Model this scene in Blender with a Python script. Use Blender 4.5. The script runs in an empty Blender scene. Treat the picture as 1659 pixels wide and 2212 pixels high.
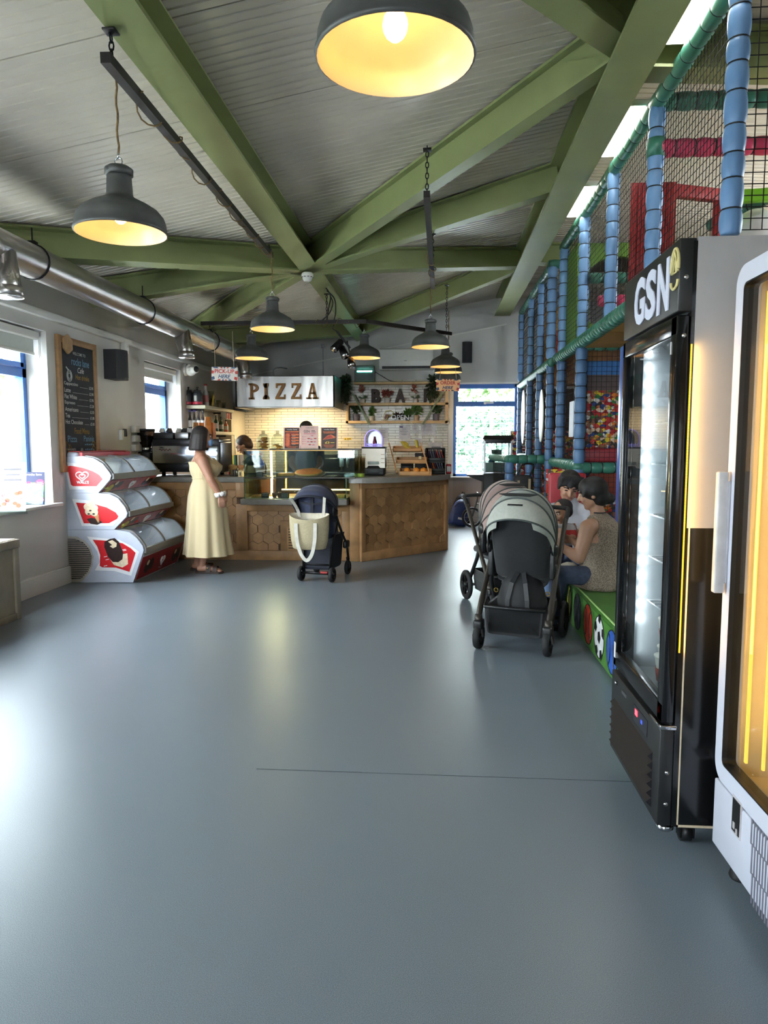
import bpy, bmesh, math, random
from mathutils import Vector as V, Matrix, noise
RN = random.Random(11)
SC = bpy.context.scene
COL = SC.collection
PI = math.pi
sin, cos = math.sin, math.cos

# ------------------------------------------------------------------ camera maths (metres; x right, y into the room, z up)
F, CX, CY, CH = 1533.0, 829.5, 1106.0, 1.37
VX, VY = 942.0, 960.0
PITCH = math.atan((CY - VY) / F)
YAW = math.atan((VX - CX) / F * cos(PITCH))
_fw = V((-sin(YAW) * cos(PITCH), cos(YAW) * cos(PITCH), -sin(PITCH)))
_rt = V((cos(YAW), sin(YAW), 0))
_up = _rt.cross(_fw)

def at(x, y, X=None, Y=None, Z=None):
    d = _fw + _rt * ((x - CX) / F) + _up * ((CY - y) / F)
    t = X / d.x if X is not None else (Y / d.y if Y is not None else (Z - CH) / d.z)
    return V((0, 0, CH)) + d * t

# ------------------------------------------------------------------ materials
def lin(c):
    c = c / 255.0
    return c / 12.92 if c <= 0.04045 else ((c + 0.055) / 1.055) ** 2.4
def rgb(c): return (lin(c[0]), lin(c[1]), lin(c[2]), 1.0)
MATS = {}
def mat(name, c=(128, 128, 128), r=0.5, m=0.0, n=0.12, ns=18.0, bump=0.0, bs=60.0, emit=None, es=1.0, spec=0.5, trans=0.0, coat=0.0, sheen=0.0):
    if name in MATS: return MATS[name]
    M = bpy.data.materials.new(name); M.use_nodes = True
    nt = M.node_tree; B = nt.nodes['Principled BSDF']; L = nt.links.new
    B.inputs['Roughness'].default_value = r; B.inputs['Metallic'].default_value = m
    B.inputs['Specular IOR Level'].default_value = spec
    B.inputs['Coat Weight'].default_value = coat
    B.inputs['Sheen Weight'].default_value = sheen
    tc = nt.nodes.new('ShaderNodeTexCoord')
    if n > 0:
        tx = nt.nodes.new('ShaderNodeTexNoise'); tx.inputs['Scale'].default_value = ns; tx.inputs['Detail'].default_value = 4
        L(tc.outputs['Object'], tx.inputs['Vector'])
        rp = nt.nodes.new('ShaderNodeValToRGB')
        a, b = rgb(c), rgb(c)
        rp.color_ramp.elements[0].color = tuple(v * (1 - n) for v in a[:3]) + (1,)
        rp.color_ramp.elements[1].color = tuple(min(1, v * (1 + n)) for v in b[:3]) + (1,)
        rp.color_ramp.elements[0].position = 0.3; rp.color_ramp.elements[1].position = 0.7
        L(tx.outputs['Fac'], rp.inputs['Fac']); L(rp.outputs['Color'], B.inputs['Base Color'])
    else:
        B.inputs['Base Color'].default_value = rgb(c)
    if bump > 0:
        t2 = nt.nodes.new('ShaderNodeTexNoise'); t2.inputs['Scale'].default_value = bs
        L(tc.outputs['Object'], t2.inputs['Vector'])
        bp = nt.nodes.new('ShaderNodeBump'); bp.inputs['Strength'].default_value = bump; bp.inputs['Distance'].default_value = 0.01
        L(t2.outputs['Fac'], bp.inputs['Height']); L(bp.outputs['Normal'], B.inputs['Normal'])
    if emit is not None:
        B.inputs['Emission Color'].default_value = rgb(emit); B.inputs['Emission Strength'].default_value = es
    if trans > 0:
        B.inputs['Transmission Weight'].default_value = trans
    MATS[name] = M
    return M

def glass(name, tint=(235, 245, 240), clear=0.93, r=0.02):
    """thin pane: mostly see-through with a fresnel reflection"""
    if name in MATS: return MATS[name]
    M = bpy.data.materials.new(name); M.use_nodes = True
    nt = M.node_tree; nt.nodes.clear(); N = nt.nodes.new; L = nt.links.new
    o = N('ShaderNodeOutputMaterial'); tr = N('ShaderNodeBsdfTransparent'); gl = N('ShaderNodeBsdfGlossy'); mx = N('ShaderNodeMixShader')
    lw = N('ShaderNodeLayerWeight'); lw.inputs['Blend'].default_value = 0.5
    p5 = N('ShaderNodeMath'); p5.operation = 'POWER'; p5.inputs[1].default_value = 5.0; L(lw.outputs['Facing'], p5.inputs[0])
    fr = N('ShaderNodeMath'); fr.operation = 'MULTIPLY_ADD'; fr.inputs[1].default_value = 0.8; fr.inputs[2].default_value = 0.035; L(p5.outputs[0], fr.inputs[0])
    t = rgb(tint); tr.inputs['Color'].default_value = (t[0] * clear, t[1] * clear, t[2] * clear, 1)
    gl.inputs['Roughness'].default_value = r
    L(fr.outputs[0], mx.inputs[0]); L(tr.outputs[0], mx.inputs[1]); L(gl.outputs[0], mx.inputs[2]); L(mx.outputs[0], o.inputs[0])
    MATS[name] = M
    return M

def glow(name, c, s):
    if name in MATS: return MATS[name]
    M = mat(name, c, 0.6, n=0.0, emit=c, es=s)
    return M

def nodes_mat(name, r=0.5):
    M = bpy.data.materials.new(name); M.use_nodes = True
    MATS[name] = M
    nt = M.node_tree; B = nt.nodes['Principled BSDF']; B.inputs['Roughness'].default_value = r
    tc = nt.nodes.new('ShaderNodeTexCoord')
    return M, nt, B, tc

# ------------------------------------------------------------------ mesh building
def fm(o, right, up):
    r = V(right).normalized(); u = V(up).normalized(); n = r.cross(u)
    return Matrix(((r.x, u.x, n.x, o[0]), (r.y, u.y, n.y, o[1]), (r.z, u.z, n.z, o[2]), (0, 0, 0, 1)))
FACE_CAM = lambda o: fm(o, (1, 0, 0), (0, 0, 1))      # a plane that faces -y
FACE_PX = lambda o: fm(o, (0, 1, 0), (0, 0, 1))       # faces +x
FACE_NX = lambda o: fm(o, (0, -1, 0), (0, 0, 1))      # faces -x
UPW = lambda o: fm(o, (1, 0, 0), (0, 1, 0))           # faces +z

def axis_m(p0, p1):
    p0, p1 = V(p0), V(p1); d = (p1 - p0); z = d.normalized()
    x = V((0, 0, 1)).cross(z) if abs(z.z) < 0.95 else V((1, 0, 0)).cross(z)
    x.normalize(); y = z.cross(x)
    return Matrix(((x.x, y.x, z.x, p0.x), (x.y, y.y, z.y, p0.y), (x.z, y.z, z.z, p0.z), (0, 0, 0, 1)))

class MB:
    def __init__(s): s.v = []; s.f = []; s.m = []; s.s = []
    def add(s, vs, fs, m=0, sm=False):
        b = len(s.v); s.v += [V(p) for p in vs]
        for f in fs: s.f.append([i + b for i in f]); s.m.append(m); s.s.append(sm)
        return s
    def box(s, x0, x1, y0, y1, z0, z1, m=0):
        vs = [(x, y, z) for z in (z0, z1) for y in (y0, y1) for x in (x0, x1)]
        return s.add(vs, [(0, 2, 3, 1), (4, 5, 7, 6), (0, 1, 5, 4), (2, 6, 7, 3), (0, 4, 6, 2), (1, 3, 7, 5)], m)
    def rbox(s, x0, x1, y0, y1, z0, z1, r=0.01, m=0, M=None, seg=2):
        bm = bmesh.new(); bmesh.ops.create_cube(bm, size=1)
        c = V(((x0 + x1) / 2, (y0 + y1) / 2, (z0 + z1) / 2)); d = V((abs(x1 - x0), abs(y1 - y0), abs(z1 - z0)))
        for v in bm.verts: v.co = V((v.co.x * d.x, v.co.y * d.y, v.co.z * d.z)) + c
        r = min(r, min(d) * 0.45)
        bmesh.ops.bevel(bm, geom=list(bm.edges), offset=r, segments=seg, affect='EDGES', profile=0.5)
        bm.verts.index_update()
        vs = [(M @ v.co) if M else v.co.copy() for v in bm.verts]; fs = [[v.index for v in f.verts] for f in bm.faces]
        bm.free(); return s.add(vs, fs, m, True)
    def obox(s, M, sx, sy, sz, m=0, r=0):
        if r: return s.rbox(-sx / 2, sx / 2, -sy / 2, sy / 2, -sz / 2, sz / 2, r, m, M)
        vs = [M @ V((x, y, z)) for z in (-sz / 2, sz / 2) for y in (-sy / 2, sy / 2) for x in (-sx / 2, sx / 2)]
        return s.add(vs, [(0, 2, 3, 1), (4, 5, 7, 6), (0, 1, 5, 4), (2, 6, 7, 3), (0, 4, 6, 2), (1, 3, 7, 5)], m)
    def bar(s, p0, p1, w, h, up=(0, 0, 1), m=0):
        p0, p1 = V(p0), V(p1); d = (p1 - p0).normalized(); u = V(up); r = d.cross(u).normalized(); u = r.cross(d)
        q = [r * a * w / 2 + u * b * h / 2 for a, b in ((-1, -1), (1, -1), (1, 1), (-1, 1))]
        return s.add([p0 + a for a in q] + [p1 + a for a in q], [(3, 2, 1, 0), (4, 5, 6, 7), (0, 1, 5, 4), (1, 2, 6, 5), (2, 3, 7, 6), (3, 0, 4, 7)], m)
    def loft(s, rings, m=0, sm=True, c0=True, c1=True, closed=True, loop=False):
        n = len(rings[0]); b = []
        vs = [p for r in rings for p in r]; fs = []
        k = len(rings)
        for i in range(k - 1 + (1 if loop else 0)):
            i2 = (i + 1) % k
            for j in range(n if closed else n - 1):
                j2 = (j + 1) % n
                fs.append((i * n + j, i * n + j2, i2 * n + j2, i2 * n + j))
        if closed and not loop:
            if c0: fs.append(tuple(reversed(range(n))))
            if c1: fs.append(tuple((k - 1) * n + j for j in range(n)))
        return s.add(vs, fs, m, sm)
    def cyl(s, p0, p1, r0, r1=None, n=16, m=0, caps=True, sm=True):
        r1 = r0 if r1 is None else r1
        A = axis_m(p0, p1); L = (V(p1) - V(p0)).length
        rs = [[A @ V((r * cos(2 * PI * j / n), r * sin(2 * PI * j / n), z)) for j in range(n)] for r, z in ((r0, 0), (r1, L))]
        return s.loft(rs, m, sm, caps, caps)
    def lathe(s, prof, o=(0, 0, 0), n=24, m=0, A=None, c0=True, c1=True, sx=1, sy=1, sm=True):
        o = V(o)
        rs = []
        for r, z in prof:
            ring = []
            for j in range(n):
                p = V((r * sx * cos(2 * PI * j / n), r * sy * sin(2 * PI * j / n), z))
                ring.append((A @ p) if A else (p + o))
            rs.append(ring)
        return s.loft(rs, m, sm, c0, c1)
    def tube(s, pts, r, n=8, m=0, caps=True, closed=False):
        pts = [V(p) for p in pts]; k = len(pts); rs = r if isinstance(r, (list, tuple)) else [r] * k
        rings = []; u = None
        for i, p in enumerate(pts):
            if closed: d = pts[(i + 1) % k] - pts[i - 1]
            else: d = pts[min(i + 1, k - 1)] - pts[max(i - 1, 0)]
            d.normalize()
            if u is None: u = d.orthogonal().normalized()
            u = (u - d * u.dot(d))
            if u.length < 1e-6: u = d.orthogonal()
            u.normalize(); w = d.cross(u)
            rings.append([p + (u * cos(2 * PI * j / n) + w * sin(2 * PI * j / n)) * rs[i] for j in range(n)])
        return s.loft(rings, m, True, caps, caps, loop=closed)
    def strap(s, pts, nrm, w, t, m=0):
        """flat ribbon of width w along nrm-perpendicular"""
        pts = [V(p) for p in pts]; k = len(pts); rings = []
        for i, p in enumerate(pts):
            d = (pts[min(i + 1, k - 1)] - pts[max(i - 1, 0)]).normalized()
            N_ = V(nrm(i) if callable(nrm) else nrm); sd = d.cross(N_).normalized(); nn = sd.cross(d)
            rings.append([p + sd * w / 2 + nn * t / 2, p - sd * w / 2 + nn * t / 2, p - sd * w / 2 - nn * t / 2, p + sd * w / 2 - nn * t / 2])
        return s.loft(rings, m, False)
    def ell(s, c, r, n=16, m=0, R=None):
        c = V(c); rx, ry, rz = (r, r, r) if isinstance(r, (int, float)) else r
        k = max(6, n // 2); vs = []; fs = []
        for i in range(1, k):
            t = PI * i / k
            for j in range(n):
                p = V((rx * sin(t) * cos(2 * PI * j / n), ry * sin(t) * sin(2 * PI * j / n), rz * cos(t)))
                vs.append((R @ p if R else p) + c)
        top = len(vs); e = V((0, 0, rz)); vs.append((R @ e if R else e) + c); e = V((0, 0, -rz)); vs.append((R @ e if R else e) + c)
        for i in range(k - 2):
            for j in range(n): fs.append((i * n + j, (i + 1) * n + j, (i + 1) * n + (j + 1) % n, i * n + (j + 1) % n))
        for j in range(n):
            fs.append((top, j, (j + 1) % n)); q = (k - 2) * n; fs.append((top + 1, q + (j + 1) % n, q + j))
        return s.add(vs, fs, m, True)
    def cap(s, p0, r0, p1, r1, n=12, m=0):
        """capsule with a taper"""
        p0, p1 = V(p0), V(p1); L = (p1 - p0).length
        if L < 1e-5: return s.ell(p0, r0, n, m)
        A = axis_m(p0, p1); pr = []
        for i in range(5): t = PI / 2 * i / 5; pr.append((max(1e-4, r0 * sin(t)), -r0 * cos(t)))
        pr.append((r0, 0)); pr.append((r1, L))
        for i in range(1, 6): t = PI / 2 * i / 5; pr.append((max(1e-4, r1 * cos(t)), L + r1 * sin(t)))
        return s.lathe(pr, n=n, m=m, A=A)
    def prism(s, poly, d, M, m=0, mside=None):
        """polygon in the xy plane of M, extruded by d along its normal (centred on 0..d)"""
        n = len(poly); vs = [M @ V((x, y, 0)) for x, y in poly] + [M @ V((x, y, d)) for x, y in poly]
        s.add(vs, [tuple(reversed(range(n))), tuple(range(n, 2 * n))], m)
        s.add(vs, [(i, (i + 1) % n, n + (i + 1) % n, n + i) for i in range(n)], m if mside is None else mside)
        return s
    def quad(s, M, w, h, m=0, z=0):
        return s.add([M @ V((x, y, z)) for x, y in ((-w / 2, -h / 2), (w / 2, -h / 2), (w / 2, h / 2), (-w / 2, h / 2))], [(0, 1, 2, 3)], m)
    def disc(s, M, rx, ry=None, n=24, m=0, z=0, d=0.001):
        ry = rx if ry is None else ry
        return s.prism([(rx * cos(2 * PI * j / n), ry * sin(2 * PI * j / n)) for j in range(n)], d, M @ Matrix.Translation((0, 0, z)), m)
    def text(s, body, M, h=None, w=None, d=0.001, m=0, bold=0.0, shear=0.0, z=0.0):
        cu = bpy.data.curves.new('t', 'FONT'); cu.body = body; cu.size = 1.0; cu.align_x = 'CENTER'; cu.align_y = 'CENTER'
        cu.offset = bold; cu.shear = shear; cu.resolution_u = 3
        ob = bpy.data.objects.new('t', cu)
        me = bpy.data.meshes.new_from_object(ob)
        vs = [v.co.copy() for v in me.vertices]; fs = [list(p.vertices) for p in me.polygons]
        bpy.data.objects.remove(ob); bpy.data.curves.remove(cu); bpy.data.meshes.remove(me)
        if not vs: return s
        x0 = min(v.x for v in vs); x1 = max(v.x for v in vs); y0 = min(v.y for v in vs); y1 = max(v.y for v in vs)
        kh = (h / (y1 - y0)) if h else None; kw = (w / (x1 - x0)) if w else None
        if kh is None: kh = kw
        if kw is None: kw = kh
        pts = [((v.x - (x0 + x1) / 2) * kw, (v.y - (y0 + y1) / 2) * kh) for v in vs]
        if d <= 0.0015:
            return s.add([M @ V((x, y, z + d)) for x, y in pts], fs, m)
        n = len(pts)
        s.add([M @ V((x, y, z + d)) for x, y in pts], fs, m)
        ec = {}
        for f in fs:
            for i in range(len(f)):
                e = (f[i], f[(i + 1) % len(f)]); ec[e] = 1
        bd = [e for e in ec if (e[1], e[0]) not in ec]
        s.add([M @ V((x, y, z)) for x, y in pts] + [M @ V((x, y, z + d)) for x, y in pts], [(a, b, n + b, n + a) for a, b in bd], m)
        return s
    def xf(s, M):
        s.v = [M @ p for p in s.v]; return s

def wloc(o):
    p = V((0, 0, 0))
    while o is not None: p = p + o.location; o = o.parent
    return p

def build(name, mb, ms, parent=None, **props):
    if not isinstance(ms, (list, tuple)): ms = [ms]
    off = wloc(parent) if parent else V((0, 0, 0))
    me = bpy.data.meshes.new(name)
    me.from_pydata([tuple(p - off) for p in mb.v], [], mb.f)
    for x in ms: me.materials.append(x)
    me.polygons.foreach_set('material_index', mb.m)
    me.polygons.foreach_set('use_smooth', mb.s)
    if any(mb.s) and not all(mb.s): pass
    me.validate(); me.update()
    o = bpy.data.objects.new(name, me); COL.objects.link(o)
    if parent: o.parent = parent
    for k, v in props.items(): o[k] = v
    return o

def thing(name, label, cat, loc=(0, 0, 0), group=None):
    o = bpy.data.objects.new(name, None); COL.objects.link(o); o.location = V(loc); o.empty_display_size = 0.1
    o['label'] = label; o['category'] = cat
    if group: o['group'] = group
    return o
def solo(name, mb, ms, label, cat, group=None, base=None):
    """a thing that is one mesh; its origin is moved to its base"""
    xs = [p.x for p in mb.v]; ys = [p.y for p in mb.v]; zs = [p.z for p in mb.v]
    c = V(((min(xs) + max(xs)) / 2, (min(ys) + max(ys)) / 2, min(zs))) if base is None else V(base)
    mb.v = [p - c for p in mb.v]
    o = build(name, mb, ms); o.location = c; o['label'] = label; o['category'] = cat
    if group: o['group'] = group
    return o
def struct(name, mb, ms, parent=None):
    o = build(name, mb, ms, parent)
    if parent is None: o['kind'] = 'structure'
    return o
def dup(root, loc=None, rz=None, label=None, group=None, scale=None):
    r = root.copy(); COL.objects.link(r)
    if loc is not None: r.location = V(loc)
    if rz is not None: r.rotation_euler = (0, 0, rz)
    if scale is not None: r.scale = (scale,) * 3 if isinstance(scale, (int, float)) else scale
    if label: r['label'] = label
    if group: r['group'] = group
    for ch in list(root.children):
        c = ch.copy(); COL.objects.link(c); c.parent = r
        for g in list(ch.children):
            d = g.copy(); COL.objects.link(d); d.parent = c
    return r

def flesh(mb, voxel=0.01, it=6, fac=0.5):
    """fuse overlapping volumes into one continuous surface"""
    me = bpy.data.meshes.new('f'); me.from_pydata([tuple(p) for p in mb.v], [], mb.f); me.update()
    ob = bpy.data.objects.new('f', me); COL.objects.link(ob)
    a = ob.modifiers.new('r', 'REMESH'); a.mode = 'VOXEL'; a.voxel_size = voxel
    b = ob.modifiers.new('s', 'SMOOTH'); b.factor = fac; b.iterations = it
    dg = bpy.context.evaluated_depsgraph_get(); dg.update()
    m2 = bpy.data.meshes.new_from_object(ob.evaluated_get(dg))
    r = MB(); r.v = [v.co.copy() for v in m2.vertices]; r.f = [list(p.vertices) for p in m2.polygons]
    r.m = [0] * len(r.f); r.s = [True] * len(r.f)
    bpy.data.objects.remove(ob); bpy.data.meshes.remove(me); bpy.data.meshes.remove(m2)
    return r

def cr(pts, k=6):
    """catmull-rom through points"""
    pts = [V(p) for p in pts]; out = []
    for i in range(len(pts) - 1):
        a = pts[max(i - 1, 0)]; b = pts[i]; c = pts[i + 1]; d = pts[min(i + 2, len(pts) - 1)]
        for j in range(k):
            t = j / k
            out.append(0.5 * ((2 * b) + (c - a) * t + (2 * a - 5 * b + 4 * c - d) * t * t + (3 * b - a - 3 * c + d) * t ** 3))
    out.append(pts[-1]); return out
# ------------------------------------------------------------------ shared materials
WHITE = mat('white_paint', (222, 219, 212), 0.6, n=0.03, ns=3)
WALLM = mat('wall_paint', (206, 202, 195), 0.65, n=0.04, ns=2.5, bump=0.03, bs=180)
WALLD = mat('wall_paint_grey', (200, 198, 194), 0.65, n=0.04, ns=2.5)
GREEN = mat('beam_green', (142, 150, 98), 0.42, n=0.06, ns=4)
DECK = mat('roof_deck', (206, 196, 180), 0.3, n=0.05, ns=3)
DARKGAP = mat('dark_joint', (70, 68, 64), 0.7)
BLACK = mat('black_plastic', (22, 22, 23), 0.42, n=0.15)
BLACKM = mat('black_metal', (30, 29, 29), 0.38, m=0.6, n=0.15)
CHROME = mat('chrome', (205, 205, 208), 0.12, m=1.0, n=0.03)
STEEL = mat('brushed_steel', (176, 176, 176), 0.3, m=1.0, n=0.06, ns=6)
BLUEF = mat('blue_frame', (58, 106, 178), 0.4, n=0.06)
GREYF = mat('blue_grey_frame', (88, 112, 158), 0.4, n=0.06)
WOOD = mat('oak_panel', (172, 130, 86), 0.5, n=0.22, ns=7, bump=0.05)
WOOD2 = mat('oak_light', (180, 138, 92), 0.5, n=0.18, ns=9)
WOOD3 = mat('oak_dark', (164, 124, 82), 0.5, n=0.2, ns=8)
PALEWOOD = mat('pale_pine', (206, 172, 122), 0.5, n=0.14, ns=9)
CONC = mat('concrete_top', (136, 132, 126), 0.45, n=0.1, ns=14)
PANE = glass('window_pane', (245, 250, 252), 0.97)
CLEAR = glass('clear_glass', (232, 244, 240), 0.95)
DOORGL = glass('fridge_door_glass', (225, 232, 235), 0.85, 0.01)

# ------------------------------------------------------------------ floor
M, nt, B, tc = nodes_mat('vinyl_floor', 0.42)
N = nt.nodes.new; L = nt.links.new
a = N('ShaderNodeTexNoise'); a.inputs['Scale'].default_value = 420; a.inputs['Detail'].default_value = 2
b = N('ShaderNodeTexNoise'); b.inputs['Scale'].default_value = 1.3; b.inputs['Detail'].default_value = 3
L(tc.outputs['Object'], a.inputs['Vector']); L(tc.outputs['Object'], b.inputs['Vector'])
r1 = N('ShaderNodeValToRGB'); r1.color_ramp.elements[0].position = 0.35; r1.color_ramp.elements[1].position = 0.65
r1.color_ramp.elements[0].color = rgb((95, 105, 113)); r1.color_ramp.elements[1].color = rgb((126, 136, 144))
L(a.outputs['Fac'], r1.inputs['Fac']); L(r1.outputs['Color'], B.inputs['Base Color'])
mr = N('ShaderNodeMapRange'); mr.inputs['To Min'].default_value = 0.27; mr.inputs['To Max'].default_value = 0.38
L(b.outputs['Fac'], mr.inputs['Value']); L(mr.outputs['Result'], B.inputs['Roughness'])
bp = N('ShaderNodeBump'); bp.inputs['Strength'].default_value = 0.15; bp.inputs['Distance'].default_value = 0.002
L(a.outputs['Fac'], bp.inputs['Height']); L(bp.outputs['Normal'], B.inputs['Normal'])
FLOORM = M
XL, YB, XR, YF = -3.637, 12.62, 4.7, -4.2
m = MB(); m.box(XL - 0.3, XR + 0.3, YF, 13.1, -0.1, 0.0)
struct('floor', m, FLOORM)
m = MB(); m.box(-0.75, 1.4, 2.842, 2.8455, -0.001, 0.0012)
m.box(-0.75, -0.3, 2.8455, 2.848, -0.001, 0.001)
struct('trim_1', m, mat('floor_joint', (78, 86, 92), 0.7))

# ------------------------------------------------------------------ roof
def hb(X): return 2.80 + 0.185 * (X + 3.637)
def deck(X): return hb(X) + 0.27 if X < 1.13 else hb(1.13) + 0.27 - 0.05 * (X - 1.13)
m = MB(); rows = []
y = YF; k = 0
while y < 13.1:
    prof = [(0, 0), (0.052, 0), (0.057, 0.007), (0.071, 0.007)]
    if k % 13 == 12: prof = [(0, 0), (0.052, 0), (0.054, 0.045), (0.066, 0.045), (0.068, 0.004)]
    for dy, dz in prof: rows.append((y + dy, dz))
    y += 0.076; k += 1
xs = [XL - 0.3, 1.13, XR + 0.3]
vs = [(x, yy, deck(x) + dz) for yy, dz in rows for x in xs]
fs = []
for i in range(len(rows) - 1):
    for j in range(2): fs.append((i * 3 + j, i * 3 + j + 1, (i + 1) * 3 + j + 1, (i + 1) * 3 + j))
m.add(vs, fs, 0)
for x0, x1 in ((xs[0], xs[1]), (xs[1], xs[2])):
    m.add([(x0, YF, deck(x0) + .12), (x1, YF, deck(x1) + .12), (x1, 13.1, deck(x1) + .12), (x0, 13.1, deck(x0) + .12)], [(0, 1, 2, 3)], 0)
struct('ceiling', m, DECK)

PN = V((-0.185, 0, 1)).normalized()
def ibeam(p0, p1, w=0.18, h=0.25, up=PN, t=0.018):
    p0, p1 = V(p0), V(p1); up = V(up); mm = MB()
    mm.bar(p0 + up * t / 2, p1 + up * t / 2, w, t, up)
    mm.bar(p0 + up * (h / 2), p1 + up * (h / 2), 0.014, h - 2 * t, up)
    mm.bar(p0 + up * (h - t / 2), p1 + up * (h - t / 2), w, t, up)
    return mm
def P(x, y): return (x, y, hb(x))
bm_ = [
    (P(-1.40, -3.9), P(-1.34, 12.88), 0.19), (P(-1.40, 7.79), P(-3.62, 5.33), 0.15), (P(-1.40, 7.79), P(-3.60, 7.33), 0.15),
    (P(-1.40, 7.79), P(-3.60, 10.24), 0.15), (P(-1.34, 12.3), P(-3.60, 10.45), 0.15), (P(-1.40, 7.79), P(1.125, 4.58), 0.15),
    (P(-1.40, 7.79), P(1.125, 6.86), 0.15), (P(-1.40, 7.79), P(1.125, 9.70), 0.15), (P(-1.34, 12.3), P(1.125, 9.84), 0.15),
    (P(1.125, 4.56), P(-1.40, 1.30), 0.16), (P(-1.40, 1.30), P(-3.60, 3.9), 0.15)]
for p0, p1, w in bm_:
    struct('roof_beam', ibeam(p0, p1, w), GREEN)
m = MB(); z0 = 3.60
m.box(1.0, 1.27, YF, 12.75, z0, z0 + 0.022)
m.box(1.125, 1.145, YF, 12.75, z0 + .02, deck(1.13) - 0.02)
m.box(1.02, 1.25, YF, 12.75, deck(1.13) - 0.05, deck(1.13) - 0.02)
struct('roof_beam', m, GREEN)
for yy in (4.75, 9.4):
    struct('roof_beam', ibeam((1.27, yy, deck(1.27) - 0.29), (4.7, yy, deck(4.7) - 0.29), 0.2, 0.25, (0, 0, 1)), GREEN)

# ------------------------------------------------------------------ walls
m = MB()
def wall_x(mm, x0, x1, y0, y1, z1, holes):
    ys = y0
    for a0, a1, b0, b1 in holes:
        mm.box(x0, x1, ys, a0, 0, z1); mm.box(x0, x1, a0, a1, 0, b0); mm.box(x0, x1, a0, a1, b1, z1); ys = a1
    mm.box(x0, x1, ys, y1, 0, z1)
W1 = (4.0, 6.5, 0.81, 2.42); W2 = (8.74, 10.0, 1.05, 2.42); W0 = (0.4, 2.6, 0.81, 2.42)
wall_x(m, XL - 0.32, XL, YF, 13.1, 3.06, [W0, W1, W2])
struct('wall_left', m, WALLM)
m = MB()   # back wall, thick to a sloping ledge, thinner above
zt = lambda X: 3.463 + 0.185 * (X - 1.354)
BW = (0.30, 1.44, 0.80, 2.42)
m.box(XL, BW[0], YB, YB + 0.28, 0, 2.42); m.box(BW[1], XR, YB, YB + 0.28, 0, 2.42); m.box(BW[0], BW[1], YB, YB + 0.28, 0, 0.80)
m.prism([(XL, 2.42), (1.2, 2.42), (1.2, zt(1.2)), (XL, zt(XL))], 0.28, fm((0, YB + 0.28, 0), (1, 0, 0), (0, 0, 1)))
m.prism([(1.2, 2.42), (XR, 2.42), (XR, zt(1.2)), (1.2, zt(1.2))], 0.28, fm((0, YB + 0.28, 0), (1, 0, 0), (0, 0, 1)))
m.box(XL - .3, XR + .3, YB + 0.28, YB + 0.4, 2.42, 4.3)
struct('wall_back', m, WALLD)
m = MB()   # white capping strip along the ledge
for x0, x1 in ((XL, 1.2),):
    m.prism([(x0, zt(x0) - 0.012), (x1, zt(x1) - 0.012), (x1, zt(x1) + 0.008), (x0, zt(x0) + 0.008)], 0.016, fm((0, YB - 0.002, 0), (1, 0, 0), (0, 0, 1)))
struct('trim_2', m, WHITE)
WR = (4.2, 7.6, 2.65, 3.4); m = MB(); wall_x(m, XR, XR + 0.15, YF, 13.1, 4.1, [WR])
struct('wall_right', m, WALLM)
# wall behind the camera: a glazed shopfront
m = MB()
m.box(XL - .3, XR + .3, YF - .2, YF, 2.9, 4.3); m.box(XL - .3, -2.9, YF - .2, YF, 0, 2.9); m.box(-1.1, XR + .3, YF - .2, YF, 0, 2.9); m.box(-2.9, -1.1, YF - .2, YF, 0, 0.9)
struct('wall_front', m, WALLM)

# skirtings and the cable trunking on the left wall
m = MB(); m.box(XL, XL + 0.02, 3.0, 6.75, 0, 0.16); m.box(XL, XL + 0.014, 3.0, 6.75, 0.16, 0.17)
struct('baseboard_left', m, WHITE)
m = MB(); m.box(0.22, XR, YB - 0.02, YB, 0, 0.15)
struct('baseboard_back', m, WHITE)
m = MB(); m.rbox(XL - .01, XL + 0.045, -1, 12.6, 2.53, 2.60, 0.012)
struct('trim_3', m, WHITE)

# ------------------------------------------------------------------ windows
def window_x(name, W, mull, fmat):
    y0, y1, z0, z1 = W; x = XL - 0.24; f = 0.06
    g = MB()
    g.box(x - .05, x + .03, y0, y1, z0, z0 + f); g.box(x - .05, x + .03, y0, y1, z1 - f, z1)
    g.box(x - .05, x + .03, y0, y0 + f, z0, z1); g.box(x - .05, x + .03, y1 - f, y1, z0, z1)
    zt_ = z0 + 0.76 * (z1 - z0)
    ys = [y0 + f] + list(mull) + [y1 - f]
    g.box(x - .05, x + .03, y0, y1, zt_ - .04, zt_ + .04)
    for yy in mull: g.box(x - .05, x + .03, yy - .04, yy + .04, z0, z1)
    for i in range(len(ys) - 1):     # opening sash in the upper light
        a0, a1 = ys[i] + .01, ys[i + 1] - .01
        for q in ((a0, a0 + .045, zt_ + .05, z1 - f), (a1 - .045, a1, zt_ + .05, z1 - f)): g.box(x - .02, x + .05, *q)
        g.box(x - .02, x + .05, a0, a1, zt_ + .045, zt_ + .09); g.box(x - .02, x + .05, a0, a1, z1 - f - .05, z1 - f)
    w = struct(name, g, fmat)
    p = MB(); p.box(x - .012, x - .006, y0 + .02, y1 - .02, z0 + .02, z1 - .02); build('pane', p, PANE, w)
    return w
w = window_x('window_1', W1, (5.2,), BLUEF)
s = MB(); s.rbox(XL - .22, XL + 0.07, W1[0] - .05, W1[1] + .06, 0.785, 0.815, 0.008); build('sill', s, WHITE, w)
w = window_x('window_2', W2, (), BLUEF)
s = MB(); s.rbox(XL - .22, XL + 0.05, W2[0] - .02, W2[1] + .02, 1.03, 1.055, 0.008); build('sill', s, WHITE, w)
w = window_x('window_4', W0, (1.5,), BLUEF)
s = MB(); s.rbox(XL - .22, XL + 0.07, W0[0] - .05, W0[1] + .06, 0.785, 0.815, 0.008); build('sill', s, WHITE, w)
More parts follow.
